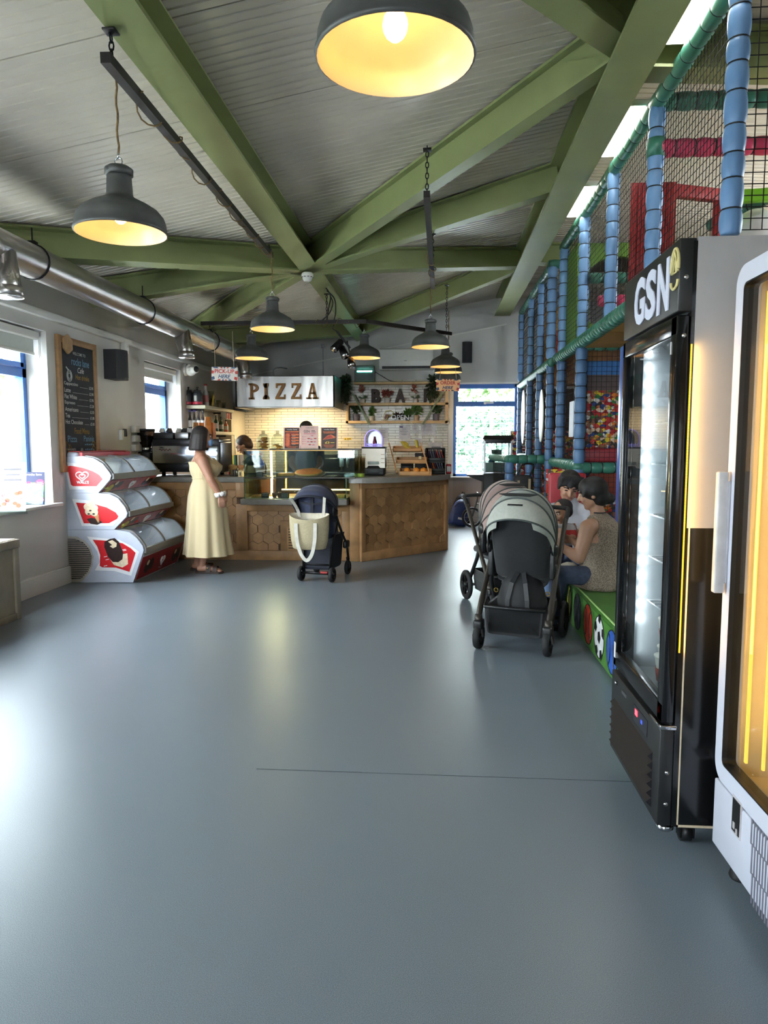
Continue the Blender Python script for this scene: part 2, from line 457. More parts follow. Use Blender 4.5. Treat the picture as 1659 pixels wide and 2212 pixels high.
# back window
g = MB(); x0, x1, z0, z1 = BW; y = YB + 0.06; f = 0.075
g.box(x0, x1, y, y + .07, z0, z0 + .05); g.box(x0, x1, y, y + .07, z1 - f, z1); g.box(x0, x0 + .05, y, y + .07, z0, z1); g.box(x1 - f, x1, y, y + .07, z0, z1)
g.box(x0, x1, y - .01, y + .07, 2.035, 2.12); g.box(x0 + .03, x0 + .085, y - .015, y + .04, 2.1, z1 - .03); g.box(x0, x1, y - .012, y + .04, 2.345, 2.37)
w = struct('window_3', g, BLUEF)
p = MB(); p.box(x0 + .02, x1 - .02, y + .03, y + .036, z0 + .02, z1 - .02); build('pane', p, PANE, w)
s = MB(); s.rbox(0.19, 1.46, YB - 0.09, YB + .06, 0.775, 0.803, 0.008); build('sill', s, WHITE, w)
h = MB(); h.rbox(0.83, 1.0, y - .04, y - .012, 2.085, 2.105, .006); h.rbox(0.83, 0.87, y - .03, y - .008, 2.07, 2.11, .006); build('handle', h, WHITE, w)
h = MB(); h.box(0.2, 1.46, YB - .012, YB, 2.42, 2.45); build('lintel_trim', h, WHITE, w)
g = MB()
for yy in (WR[0], 5.3, 6.45, WR[1] - .06): g.box(XR + .05, XR + .11, yy, yy + .06, WR[2], WR[3])
g.box(XR + .05, XR + .11, WR[0], WR[1], WR[2], WR[2] + .05); g.box(XR + .05, XR + .11, WR[0], WR[1], WR[3] - .05, WR[3])
w = struct('window_added', g, BLUEF)  # unseen window, added to brighten the upper play area
p = MB(); p.box(XR + .078, XR + .082, WR[0] + .02, WR[1] - .02, WR[2] + .02, WR[3] - .02); build('pane', p, PANE, w)
# shopfront glazing behind the camera
g = MB()
for xx in (-2.9, -2.05, -1.17): g.box(xx, xx + .07, YF - .12, YF - .04, 0.9, 2.9)
g.box(-2.9, -1.1, YF - .12, YF - .04, 0.9, .98); g.box(-2.9, -1.1, YF - .12, YF - .04, 2.2, 2.28); g.box(-2.9, -1.1, YF - .12, YF - .04, 2.83, 2.9)
w = struct('window_5', g, GREYF)
p = MB(); p.box(-2.88, -1.12, YF - .085, YF - .08, 0.92, 2.88); build('pane', p, PANE, w)

# roller blinds
BLIND = mat('blind_fabric', (208, 212, 205), 0.8, n=0.03)
def blind(W, drop, label):
    y0, y1 = W[0] + .04, W[1] - .04
    r = thing('roller_blind', label, 'blind', (XL - .08, (y0 + y1) / 2, W[3] - .2), 'roller blinds in the window recesses')
    c = MB(); c.rbox(XL - .13, XL - .04, y0, y1, W[3] - .085, W[3] - .012, .012); build('cassette', c, WHITE, r)
    f = MB(); f.box(XL - .089, XL - .086, y0 + .02, y1 - .03, W[3] - drop, W[3] - .05); build('fabric', f, BLIND, r)
    b = MB(); b.rbox(XL - .098, XL - .076, y0 + .02, y1 - .03, W[3] - drop - .028, W[3] - drop, .006); build('bottom_bar', b, WHITE, r)
    ch = MB(); ch.tube([(XL - .04, y1 - .02, W[3] - .06), (XL - .042, y1 - .01, 1.5), (XL - .03, y1 - .012, 1.49), (XL - .028, y1 - .02, W[3] - .06)], .003, 6); build('chain', ch, WHITE, r)
blind(W1, .2, 'pale roller blind half lowered in the window nearest the wooden bench')
blind(W2, .16, 'small pale roller blind at the top of the window behind the coffee machine')

# ------------------------------------------------------------------ outside
GR = mat('outside_paving', (205, 205, 200), 0.8, n=0.08, ns=2)
m = MB(); m.box(-30, 30, 13.1, 45, -0.12, -0.1); m.box(-30, XL - .32, -25, 13.1, -0.12, -0.1); m.box(XL - .4, 30, -25, YF - .2, -0.12, -.1)
o = struct('ground', m, GR)
LEAF = mat('hedge_leaf', (74, 104, 46), 0.7, n=0.5, ns=9)
def foliage(c, r, n, seed):
    rn = random.Random(seed); mm = MB()
    for _ in range(n):
        d = V((rn.gauss(0, 1), rn.gauss(0, 1), rn.gauss(0, 1))).normalized() * rn.uniform(.55, 1)
        p = V(c) + V((d.x * r[0], d.y * r[1], d.z * r[2])); q = rn.uniform(.07, .16)
        a = V((rn.gauss(0, 1), rn.gauss(0, 1), rn.gauss(0, 1))).normalized(); b2 = a.orthogonal().normalized()
        mm.add([p - a * q, p + b2 * q * .5, p + a * q, p - b2 * q * .5], [(0, 1, 2, 3)], 0)
    return mm
BARK = mat('bark', (95, 80, 64), 0.9)
def tree(x, y, z, r, n, seed, label):
    t = thing('tree', label, 'tree', (x, y, -0.1), 'trees outside the windows')
    tr = MB(); tr.cyl((x, y, -0.1), (x, y, z), .14, .08); build('trunk', tr, BARK, t)
    build('crown', foliage((x, y, z), r, n, seed), LEAF, t)
hd = foliage((2.2, 18.6, 1.2), (3.6, .5, 1.5), 3000, 7); solo('hedge', hd, mat('hedge_deep', (92, 122, 100), .8, n=.4, ns=9), 'dark green hedge behind the wire fence outside the back window', 'hedge')
hd = foliage((-7.4, 6.5, 1.3), (.5, 6.5, 1.8), 3800, 9); solo('hedge', hd, mat('hedge_pale', (120, 146, 112), .8, n=.4, ns=9), 'pale green hedge outside the left wall windows', 'hedge')
tree(2.6, 20.5, 3.4, (2.2, 1.4, 2.2), 2600, 1, 'leafy tree beyond the back window, behind the wire fence')
tree(-9.0, 10.5, 3.0, (1.6, 3.2, 2.2), 2200, 2, 'leafy tree outside the left wall windows')
f = MB()
for i in range(26): f.box(-0.5 + i * .2, -.494 + i * .2, 17.0, 17.006, 0, 2.5)
for i in range(26): f.box(-0.5, 4.6, 17.0, 17.006, .05 + i * .095, .054 + i * .095)
ft = thing('mesh_fence', 'pale wire mesh fence outside the back window', 'fence', (2, 17, -.1))
build('mesh_panel', f, mat('fence_wire', (214, 226, 224), 0.6), ft)
for xx in (0.0, 1.3, 2.6, 3.9):
    p = MB(); p.cyl((xx, 17.05, -.1), (xx, 17.05, 3.2), .035); build('post', p, WHITE, ft)
b = MB(); b.rbox(-0.2, 4, 16.0, 16.3, -.1, .55, .02); b.rbox(-.2, 4, 16.02, 16.28, .55, .72, .02, 1)
solo('low_barrier', b, [WHITE, mat('barrier_blue', (70, 100, 200), .6)], 'low white barrier with a blue top outside the back window', 'barrier')
# ------------------------------------------------------------------ pendant lamps
SHADE = mat('shade_grey', (84, 84, 82), 0.5, n=0.25, ns=12, m=0.2)
ENAM = mat('shade_enamel', (245, 222, 184), 0.35, n=0.03)
BULB = glow('bulb_warm', (255, 205, 120), 2.5)
CORD = mat('braided_cord', (120, 96, 62), 0.9, n=0.3, ns=80)
def pendant(label, X, Y, Z, top, watts=0.3, s=1.0):
    t = thing('pendant_lamp', label, 'lamp', (X, Y, Z), 'grey enamel pendant lamps')
    o = V((X, Y, Z)); q = lambda pr: [(r * s, z * s) for r, z in pr]
    m = MB()
    m.lathe(q([(.207, 0), (.213, .003), (.214, .010), (.209, .016), (.206, .05), (.198, .075), (.175, .103), (.135, .128), (.095, .148), (.068, .163), (.060, .176), (.056, .25), (.054, .268)]), o, 40, 0, c0=False, c1=True)
    m.lathe(q([(.207, 0), (.200, .012), (.196, .05), (.185, .072), (.16, .098), (.12, .12), (.08, .138), (.05, .15), (.001, .152)]), o, 40, 1, c0=False, c1=False)
    build('shade', m, [SHADE, ENAM], t)
    c = MB(); c.lathe(q([(.058, .262), (.064, .266), (.064, .292), (.05, .302), (.02, .308)]), o, 24)
    for k in range(3): a = k * 2.1; c.rbox(X + .062 * cos(a) * s - .006, X + .062 * cos(a) * s + .006, Y + .062 * sin(a) * s - .006, Y + .062 * sin(a) * s + .006, Z + .272 * s, Z + .286 * s, .002)
    build('cap', c, SHADE, t)
    b = MB(); b.ell(o + V((0, 0, .085 * s)), (.034 * s, .034 * s, .042 * s), 16); build('bulb', b, BULB, t)
    h = MB(); zt_ = Z + .308 * s
    h.tube([(X + .018 * cos(a), Y, zt_ + .018 + .018 * sin(a)) for a in [2 * PI * k / 12 for k in range(12)]], .0035, 6, closed=True)
    h.tube([(X, Y, zt_ + .034), (X, Y, zt_ + .06)], .006, 6)
    build('hook', h, CHROME, t)
    d = MB(); n_ = max(3, int((top - zt_) / .04)); d.tube([(X + .004 * sin(k * 1.7), Y, zt_ + .05 + (top - zt_ - .05) * k / n_) for k in range(n_ + 1)], .0055, 6); build('cord', d, CORD, t)
    l = bpy.data.lights.new('lamp_light', 'POINT'); l.energy = watts; l.color = (1.0, 0.54, 0.2); l.shadow_soft_size = 0.035
    lo = bpy.data.objects.new('lamp_light', l); COL.objects.link(lo); lo.parent = t; lo.location = (0, 0, .028 * s)
    return t
pendant('largest nearest grey pendant lamp glowing orange at the top of the view', -0.115, 1.98, 2.385, 3.15)
pendant('grey pendant lamp hanging above the left window from the long dark bar', -1.49, 3.36, 2.36, 3.05)
pendant('grey pendant lamp hanging under the far end of the long dark bar', -1.56, 6.8, 2.46, 3.18)
pendant('grey pendant lamp beside the end of the silver duct, above the pizza hood', -2.34, 9.0, 2.455, 2.87)
pendant('grey pendant lamp under the bend of the black bar beside the spotlights', -0.94, 9.35, 2.49, 2.87)
pendant('grey pendant lamp on a long cord in front of the bent black bar', -0.07, 8.0, 2.44, 3.1)
pendant('grey pendant lamp just behind the end of the black bar, above the order sign', 0.12, 10.15, 2.455, 2.95)
pendant('grey pendant lamp second from last in the row above the order sign', 0.18, 11.1, 2.47, 3.4)
pendant('grey pendant lamp last of the row, partly hidden behind the order sign', 0.185, 11.75, 2.40, 3.4)

# ------------------------------------------------------------------ suspended bars
BARM = mat('bar_dark', (40, 34, 32), 0.5, m=0.3, n=0.15)
def susp_bar(label, pts, hangs, sz=0.045, wraps=()):
    t = thing('lighting_bar', label, 'bar', pts[0], 'dark steel lighting bars under the roof')
    m = MB()
    for a, b in zip(pts, pts[1:]): m.bar(a, b, sz, sz)
    for p in pts[1:-1]: m.cyl(V(p) - V((0, 0, sz / 2)), V(p) + V((0, 0, sz / 2)), sz * .55, n=12)
    build('bar', m, BARM, t)
    for p, z in hangs:
        c = MB(); n_ = max(2, int((z - p[2]) / .035))
        for k in range(n_):
            zz = p[2] + .02 + (z - p[2]) * k / n_; a = k % 2
            c.tube([(p[0] + (.011 * cos(q) if a else 0), p[1] + (0 if a else .011 * cos(q)), zz + .018 + .022 * sin(q)) for q in [2 * PI * j / 8 for j in range(8)]], .004, 5, closed=True)
        c.rbox(p[0] - .03, p[0] + .03, p[1] - .03, p[1] + .03, z - .012, z, .004)
        build('chain', c, BLACKM, t)
    if wraps:
        w = MB()
        a, b = V(wraps[0]), V(wraps[1]); n_ = wraps[2]
        d = (b - a).normalized(); u = V((0, 0, 1)); r_ = d.cross(u)
        P_ = [a + (b - a) * (k / (n_ * 10)) + (r_ * cos(2 * PI * k / 10) + u * sin(2 * PI * k / 10)) * (sz * .72 + .012 * sin(k * .37)) - u * (.03 * max(0, sin(k * .21))) for k in range(n_ * 10 + 1)]
        w.tube(P_, .0045, 5); build('cable', w, CORD, t)
    return t
susp_bar('long dark bar wrapped in cable below the main green beam at the left', [(-1.45, 3.17, 3.05), (-1.59, 6.9, 3.17)], [((-1.452, 3.24, 3.06), 3.20), ((-1.585, 6.8, 3.17), 3.2)], wraps=((-1.462, 3.5, 3.06), (-1.588, 6.75, 3.165), 11))
susp_bar('dark bar pointing away along the ceiling centre, between the two diagonal beams', [(-0.077, 5.15, 3.11), (-0.047, 8.06, 3.10)], [((-0.077, 5.25, 3.12), 3.45), ((-.048, 7.3, 3.1), 3.45)], wraps=((-.06, 6.6, 3.105), (-.05, 7.6, 3.1), 3))
susp_bar('short dark bar end behind the nearest pendant lamp', [(-0.10, 0.9, 3.16), (-0.128, 3.82, 3.18)], [((-.10, 1.2, 3.17), 3.45), ((-.12, 2.9, 3.18), 3.46)])
susp_bar('black bent bar across the room above the counter', [(-2.95, 8.9, 2.88), (-0.86, 8.9, 2.88), (0.19, 9.87, 2.865)], [((-1.36, 8.9, 2.89), 3.22), ((0.13, 9.8, 2.88), 3.5)], wraps=((-1.5, 8.9, 2.88), (-.95, 8.9, 2.88), 4))

# ------------------------------------------------------------------ ventilation duct
DUCT = mat('duct_spiral', (190, 184, 180), 0.33, m=1.0, n=0.08, ns=5, bump=0.12, bs=30)
a, b = V((-3.10, 1.5, 2.755)), V((-3.02, 11.2, 2.745))
t = thing('ventilation_duct', 'long silver ventilation duct along the left wall with downward nozzles', 'duct', a)
m = MB(); R_ = .125; pts = []; rr = []; n_ = 60
for k in range(n_ + 1):
    p = a + (b - a) * k / n_; pts.append(p); rr.append(R_ * (1.0 if k % 3 else 1.012))
m.tube(pts, rr, 28); build('pipe', m, DUCT, t)
d = (b - a).normalized()
for yy in (3.2, 5.35, 7.35, 9.5):
    p = a + (b - a) * ((yy - a.y) / (b.y - a.y)); s_ = MB()
    s_.tube([p + V((cos(q) * (R_ + .004), 0, sin(q) * (R_ + .004))) for q in [2 * PI * k / 24 for k in range(24)]], .008, 6, closed=True)
    zt_ = hb(p.x) + .1
    s_.tube([(p.x, p.y, p.z + R_), (p.x, p.y, zt_)], .006, 6); s_.rbox(p.x - .03, p.x + .03, p.y - .03, p.y + .03, p.z + R_, p.z + R_ + .03, .004)
    build('hanger', s_, BLACKM, t)
for yy in (4.9, 8.35, 10.9):
    p = a + (b - a) * ((yy - a.y) / (b.y - a.y)); s_ = MB()
    e0 = p + V((.03, 0, -.06)); e1 = p + V((.10, -.05, -.27)); e2 = p + V((.112, -.055, -.36))
    s_.tube([e0, e1, e2], [.10, .085, .083], 22); s_.tube([e2 + V((0, 0, .07)), e2 - V((0, 0, .004))], [.088, .09], 22)
    s_.tube([e2 + V((.09 * cos(q), .09 * sin(q), 0)) for q in [2 * PI * k / 22 for k in range(22)]], .006, 6, closed=True)
    build('nozzle', s_, DUCT, t)

# ------------------------------------------------------------------ LED panels over the play frame
LED = glow('led_panel', (255, 252, 244), 6.0)
for i, (y0, y1, lab) in enumerate(((3.65, 4.55, 'bright ceiling light panel nearest the camera above the play frame'), (5.3, 6.2, 'bright ceiling light panel in the middle of the row beside the wide green beam'), (6.85, 7.75, 'bright ceiling light panel farthest along beside the wide green beam'))):
    z = 3.72; t = thing('light_panel', lab, 'light', (1.39, (y0 + y1) / 2, z), 'ceiling light panels by the play frame')
    m = MB(); m.rbox(1.31, 1.47, y0, y1, z, z + .045, .006); build('housing', m, WHITE, t)
    e = MB(); e.box(1.32, 1.46, y0 + .015, y1 - .015, z - .003, z + .001); build('diffuser', e, LED, t)
    w = MB()
    for xx, yy in ((1.36, y0 + .1), (1.42, y1 - .1)): w.tube([(xx, yy, z + .04), (xx, yy, deck(xx))], .003, 5)
    build('wire', w, CHROME, t)

# ------------------------------------------------------------------ smoke detector, spot lights, cables
p = at(664, 590, Z=3.19)
t = thing('smoke_detector', 'white round smoke detector where the green roof beams meet', 'detector', (p.x, p.y, p.z - .09))
m = MB(); m.lathe([(.02, 0), (.04, .004), (.052, .03), (.062, .045), (.062, .075), (.05, .09)], (p.x, p.y, p.z - .085), 28); build('body', m, WHITE, t)
m = MB()
for k in range(10): q = 2 * PI * k / 10; m.obox(fm((p.x + .058 * cos(q), p.y + .058 * sin(q), p.z - .045), (-sin(q), cos(q), 0), (0, 0, 1)), .02, .006, .008)
build('vent', m, BLACK, t)
t = thing('spotlight_track', 'black track with three swivel spotlights hanging under the bent bar', 'spotlight', (-1.2, 9.3, 2.6))
m = MB(); m.bar(at(728, 716, Y=9.3), at(756, 752, Y=9.3), .03, .03); m.tube([at(722, 700, Y=9.1), at(718, 710, Y=9.2), at(728, 716, Y=9.3)], .006, 6); build('track', m, BLACKM, t)
for (x0, y0, x1, y1, Y0) in ((736, 738, 721, 755, 9.25), (738, 752, 746, 770, 9.25), (757, 778, 760, 790, 9.3)):
    s_ = MB(); A, B_ = at(x0, y0, Y=Y0), at(x1, y1, Y=Y0 - .1); s_.cyl(A, B_, .045, .052, 20); d_ = (B_ - A).normalized()
    s_.lathe([(.046, 0), (.04, -.02), (.001, -.024)], n=20, m=1, A=axis_m(B_ + d_ * .001, B_ + d_))
    s_.tube([at((x0 + 742) / 2, min(y0, 742) - 6, Y=9.3), A + V((0, .05, .03)), A], .008, 6)
    build('spot_head', s_, [BLACKM, CHROME], t)
m = MB()
m.tube(cr([at(703, 620, Y=8.6), at(714, 640, Y=8.7), at(710, 665, Y=8.8), (-1.36, 8.9, 2.90)]), .008, 6)
m.tube(cr([at(706, 628, Y=8.6), at(722, 645, Y=8.7), at(725, 672, Y=8.8), (-1.27, 8.9, 2.90)]), .008, 6)
m.tube(cr([at(714, 640, Y=8.7), at(719, 655, Y=8.75), at(712, 676, Y=8.85), (-1.42, 8.9, 2.90)]), .008, 6)
solo('cable', m, BLACK, 'black cables dropping from the green main beam to the bent bar', 'cable')

# ------------------------------------------------------------------ hanging signs
SIGNRED = mat('sign_red', (196, 60, 52), 0.6, n=0.08); SIGNBLUE = mat('sign_blue', (52, 76, 112), 0.6, n=0.08)
SIGNW = mat('sign_white', (214, 204, 196), 0.6, n=0.04); SIGNO = mat('sign_peach', (240, 184, 132), 0.6, n=0.05); STRING = mat('string', (196, 176, 150), 0.9)
def hang_sign(label, C, w, h, rows, base, tilt, cols, tops):
    t = thing('hanging_sign', label, 'sign', C, 'hanging wooden signs')
    ca, sa = cos(tilt), sin(tilt); A = fm(C, (ca, 0, -sa), (sa, 0, ca))
    m = MB(); m.obox(A @ Matrix.Translation((0, 0, -.006)), w, h, .012, 0)
    # sunburst rays round the rim, then the blank centre plate
    n_ = 26
    def edge(a):
        c_, s_ = cos(a), sin(a); k = min((w / 2) / max(abs(c_), 1e-6), (h / 2) / max(abs(s_), 1e-6)); return (c_ * k, s_ * k)
    for k in range(n_):
        a0, a1 = 2 * PI * k / n_, 2 * PI * (k + 1) / n_
        e0, e1 = edge(a0), edge(a1); i0 = (e0[0] * .6, e0[1] * .6); i1 = (e1[0] * .6, e1[1] * .6)
        m.add([A @ V((q[0], q[1], .0015)) for q in (i0, e0, e1, i1)], [(0, 1, 2, 3)], (1, 0, 2, 0)[k % 4])
    cw, ch_ = w * .42, h * .40
    m.prism([(-cw, 0), (-cw * .86, -ch_), (cw * .86, -ch_), (cw, 0), (cw * .86, ch_), (-cw * .86, ch_)], .003, A @ Matrix.Translation((0, 0, .001)), 0)
    build('board', m, [base, SIGNRED, SIGNBLUE], t)
    m = MB()
    for body, y, hh, mi, sh in rows: m.text(body, A @ Matrix.Translation((0, y, .0045)), h=hh, d=.001, m=mi, bold=.025, shear=sh)
    build('lettering', m, cols, t)
    for sx, tp in zip((-.36, .36), tops):
        s_ = MB(); s_.tube([A @ V((w * sx, h / 2 - .01, 0)), tp], .0035, 5); build('string', s_, STRING, t)
Cp = at(485, 807.5, Y=7.9)
hang_sign('white hanging sign with red and blue rays reading PICK-UP HERE', Cp, .297, .15, [('PICK-UP', .028, .046, 0, 0), ('HERE', -.03, .042, 1, .3)], SIGNW, .03, [SIGNRED, SIGNBLUE], [at(462, 716, Y=8.1), at(502, 716, Y=8.1)])
Co = at(967.5, 832, Y=9.5)
hang_sign('peach hanging sign with red and black rays reading ORDER HERE', Co, .305, .155, [('ORDER', .03, .046, 0, 0), ('HERE', -.032, .042, 1, .3)], SIGNO, .02, [SIGNRED, SIGNBLUE], [at(952, 795, Y=9.6), at(984, 795, Y=9.6)])

# ------------------------------------------------------------------ things on the left wall
def speaker(label, C, w, h, d, face):
    t = thing('wall_speaker', label, 'speaker', C, 'black wall speakers')
    A = fm(C, *face); m = MB(); pr = []
    for k in range(13):
        q = -1 + k / 6.0; pr.append((w / 2 * q, d * (1 - .28 * q * q)))
    pr += [(w / 2, 0), (-w / 2, 0)]
    rings = [[A @ V((x, y, z)) for x, z in pr] for y in (-h / 2, h / 2)]
    m.loft(rings, 0, False); build('cabinet', m, mat('speaker_black', (38, 38, 41), .6, n=.1), t)
    g = MB(); rings = [[A @ V((x * .92, y, z + .004)) for x, z in pr[:13]] for y in (-h / 2 + .02, h / 2 - .02)]
    g.loft(rings, 0, True, closed=False); build('grille', g, mat('speaker_grille', (46, 46, 50), .8, n=.3, ns=300), t)
pS = at(236, 789, X=XL)
speaker('black wall speaker on the left wall beside the chalkboard menu', (XL, pS.y, pS.z), .27, .32, .2, ((0, 1, 0), (0, 0, 1)))
speaker('narrow black wall speaker high on the back wall above the window', (.525, YB, 2.955), .165, .35, .14, ((1, 0, 0), (0, 0, 1)))
t = thing('motion_sensor', 'small white motion sensor below the cable trunking near the wall speaker', 'sensor', at(263, 757, X=XL))
c = at(263, 752, X=XL); m = MB(); m.rbox(XL, XL + .07, c.y - .05, c.y + .05, c.z - .07, c.z + .07, .02); build('body', m, WHITE, t)
m = MB(); m.ell((XL + .06, c.y, c.z - .01), (.025, .035, .035), 14); build('lens', m, mat('sensor_lens', (215, 212, 208), .3), t)
c = at(412, 799, X=XL + .1); t = thing('security_camera', 'white round security camera on the left wall by the small window', 'camera', c)
m = MB(); m.cyl((XL, c.y, c.z), (XL + .05, c.y, c.z), .085, .085, 24); m.tube([(XL + .02, c.y, c.z + .2), (XL + .02, c.y, c.z + .06)], .02, 8); build('base', m, WHITE, t)
m = MB(); m.ell((XL + .10, c.y, c.z), .085, 20); m.cyl((XL + .10, c.y - .02, c.z), (XL + .21, c.y - .09, c.z), .062, .055, 20); build('head', m, WHITE, t)
m = MB(); m.cyl((XL + .205, c.y - .087, c.z), (XL + .214, c.y - .093, c.z), .042, .042, 20); build('lens', m, BLACK, t)

# chalkboard menu
c0, c1 = at(117, 725, X=XL), at(201, 740, X=XL)
y0, y1 = c0.y, c1.y; z1 = 2.42; z0 = 1.10
t = thing('chalkboard_menu', 'tall chalkboard menu in a wooden frame on the left wall', 'chalkboard', (XL, (y0 + y1) / 2, z0))
CB = mat('chalkboard', (44, 45, 50), .8, n=.2, ns=6); CHK = mat('chalk_white', (205, 205, 200), .9, n=.1, ns=90); CHB = mat('chalk_blue', (110, 150, 175), .9, n=.1); CHY = mat('chalk_gold', (160, 128, 62), .9, n=.1)
FRW = mat('board_frame_wood', (164, 124, 82), .5, n=.15)
m = MB(); m.box(XL + .001, XL + .022, y0 + .03, y1 - .03, z0 + .03, z1 - .03); build('board', m, CB, t)
m = MB(); fw_ = .065
m.rbox(XL, XL + .035, y0, y0 + fw_, z0, z1, .004); m.rbox(XL, XL + .035, y1 - fw_, y1, z0, z1, .004); m.rbox(XL, XL + .033, y0 + .003, y1 - .003, z1 - fw_, z1 - .002, .004); m.rbox(XL, XL + .033, y0 + .003, y1 - .003, z0 + .002, z0 + fw_, .004)
build('frame', m, FRW, t)
hx = [(cos(PI / 6 + k * PI / 3), sin(PI / 6 + k * PI / 3)) for k in range(6)]
for yy, zz, r_ in ((y0 + .17, z1 - .075, .095), (y1 - .03, z0 + .10, .12), (y1 - .15, z0 + .03, .11)):
    m = MB(); m.prism([(a_ * r_, b_ * r_) for a_, b_ in hx], .012 + r_ * .06, FACE_PX((XL + .025 + r_ * .05, yy, zz))); build('hexagon_corner', m, mat('hexagon_wood', (186, 146, 98), .5, n=.15), t)
m = MB(); D_ = XL + .0235; cy = (y0 + y1) / 2; W_ = y1 - y0
T_ = lambda s_, yy, zz, h, mi, w=None, sh=0: m.text(s_, FACE_PX((D_, yy, zz)), h=h, w=w, d=.0008, m=mi, bold=.01, shear=sh)
T_('WELCOME TO', cy + .03, 2.275, .03, 0, .26); T_('rocks lane', cy + .05, 2.195, .075, 1, .36); T_('Cafe', cy + .05, 2.115, .055, 0, .13, .3)
T_('Hot drinks', cy + .08, 2.045, .05, 2, .28, .1)
for k in range(3): m.tube([(D_, y0 + .21 + (.05 - .012 * k) * cos(q), 2.045 + (.055 - .014 * k) * sin(q)) for q in [2 * PI * j / 20 for j in range(20)]], .003, 4, 0, closed=True)
m.tube([(D_, y0 + .19, 2.10), (D_, y0 + .15, 2.125)], .007, 5, 0)
for i, (s_, w_) in enumerate((('Cappuccino', .27), ('Latte', .12), ('Flat White', .24), ('Espresso', .2), ('Americano', .26), ('Tea', .09), ('Hot Chocolate', .34))):
    z = 1.965 - i * .062; T_(s_, y0 + .1 + w_ / 2, z, .042, 0, w_)
    m.box(D_, D_ + .0006, y0 + .14 + w_, y1 - .2, z - .02, z - .0175, 0); T_(('£2.90', '£2.90', '£2.90', '£2.20', '£2.50', '£1.80', '£3.00')[i], y1 - .13, z - .012, .03, 0, .09)
T_('Food Menu', cy + .03, 1.505, .06, 2, .3)
T_('Pizza', cy - .17, 1.425, .065, 1, .18); T_('Paninis', cy + .17, 1.43, .06, 1, .22)
for i in range(4): T_(('MARGHERITA', 'PEPPERONI', 'VEGETARIAN', 'KIDS')[i], y0 + .2, 1.32 - .055 * i, .022, 0, .16); T_(('£6', '£8', '£8', '£5')[i], y0 + .4, 1.32 - .055 * i, .026, 0, .05)
for i in range(4):
    for k in range(5): m.box(D_, D_ + .0006, cy + .08 + k * .04, cy + .108 + k * .04, 1.362 - .05 * i, 1.374 - .05 * i + .004 * (k % 2), 1)
T_('£1.50', cy + .12, 1.165, .05, 2, .13)
for (ya, za) in ((y0 + .1, 1.4), (y0 + .16, 1.37)): m.tube([(D_, ya, za), (D_, ya + .07, za - .07), (D_, ya - .03, za - .08)], .004, 4, 2, closed=True)
for k in range(3): m.tube([(D_, y1 - .12 + .03 * cos(q), 1.38 - .05 * k + .022 * sin(q)) for q in [2 * PI * j / 14 for j in range(14)]], .003, 4, 2, closed=True)
build('chalk_lettering', m, [CHK, CHB, CHY], t)

# leaflets on the window sill
PINKM = mat('print_magenta', (140, 18, 78), .5); NAVY = mat('print_navy', (18, 24, 70), .5); PGREEN = mat('print_green', (80, 108, 34), .5, n=.25); PAPER = mat('paper_white', (214, 211, 208), .6, n=.02); PPINK = mat('paper_pink', (214, 170, 170), .6, n=.04)
SKINP = mat('print_skin', (236, 190, 165), .5)
C = at(74, 1050, Y=6.3); lw, lh = .19, .30
C.z = .815 + lh / 2 + .001; A = fm(C, (1, .12, 0), (0, .10, 1))
t = thing('leaflet_holder', 'upright football leaflet in a clear holder on the window sill', 'leaflet', (C.x, C.y, .815))
m = MB(); m.obox(A @ Matrix.Translation((0, 0, -.004)), lw, lh, .008, 0)
m.quad(A @ Matrix.Translation((0, .085, .0008)), lw * .98, .13, 1); m.quad(A @ Matrix.Translation((0, -.02, .0012)), lw * .98, .15, 2)
m.disc(A @ Matrix.Translation((.05, .045, .0016)), .04, .04, 24, 3); m.disc(A @ Matrix.Translation((.055, -.045, .0016)), .034, .026, 20, 1); m.disc(A @ Matrix.Translation((.035, -.07, .002)), .022, .022, 20, 0)
m.quad(A @ Matrix.Translation((0, -.103, .0016)), lw * .98, .04, 3); m.quad(A @ Matrix.Translation((0, -.136, .0016)), lw * .98, .027, 1)
# a child kicking a ball, printed
for (x0, y0_, x1, y1_, w_, mi) in ((-.05, .02, -.04, -.03, .04, 1), (-.04, -.03, -.03, -.085, .022, 1), (-.045, -.035, .01, -.04, .022, 1), (-.06, .01, -.085, -.02, .014, 4), (-.03, .015, 0, .05, .014, 4)):
    dx, dy = x1 - x0, y1_ - y0_; l_ = math.hypot(dx, dy); m.quad(A @ Matrix.Translation(((x0 + x1) / 2, (y0_ + y1_) / 2, .0022)) @ Matrix.Rotation(math.atan2(dy, dx), 4, 'Z'), l_, w_, mi)
m.disc(A @ Matrix.Translation((-.045, .04, .0024)), .02, .022, 16, 4); m.disc(A @ Matrix.Translation((-.05, .05, .0026)), .02, .014, 16, 3); m.disc(A @ Matrix.Translation((-.005, 0, .0024)), .011, .011, 14, 0)
for s_, x, y, h, w in (('rocks lane', -.0, .128, .02, .135), ('Mini Football Fun', 0, -.103, .018, .175), ('rockslane.co.uk', 0, -.136, .014, .16), ('2.5-', .055, -.037, .013, .034), ('4yrs', .057, -.054, .013, .036), ('Football', .05, .055, .009, .05), ('classes', .05, .04, .009, .045)):
    m.text(s_, A @ Matrix.Translation((x, y, .003)), h=h, w=w, d=.0006, m=0, bold=.02)
build('sheet', m, [PAPER, NAVY, PGREEN, PINKM, SKINP], t)
m = MB(); m.obox(A @ Matrix.Translation((0, -.148, .0)), lw + .006, .006, .09); m.obox(A @ Matrix.Translation((0, -.05, .006)), lw + .006, .19, .003); build('holder', m, CLEAR, t)
C = at(12, 1045, Y=5.55); lw, lh = .30, .42; C.z = .815 + lh / 2 * cos(.25) + .004; A = fm(C, (1, .5, 0), (-.12, .30, 1))
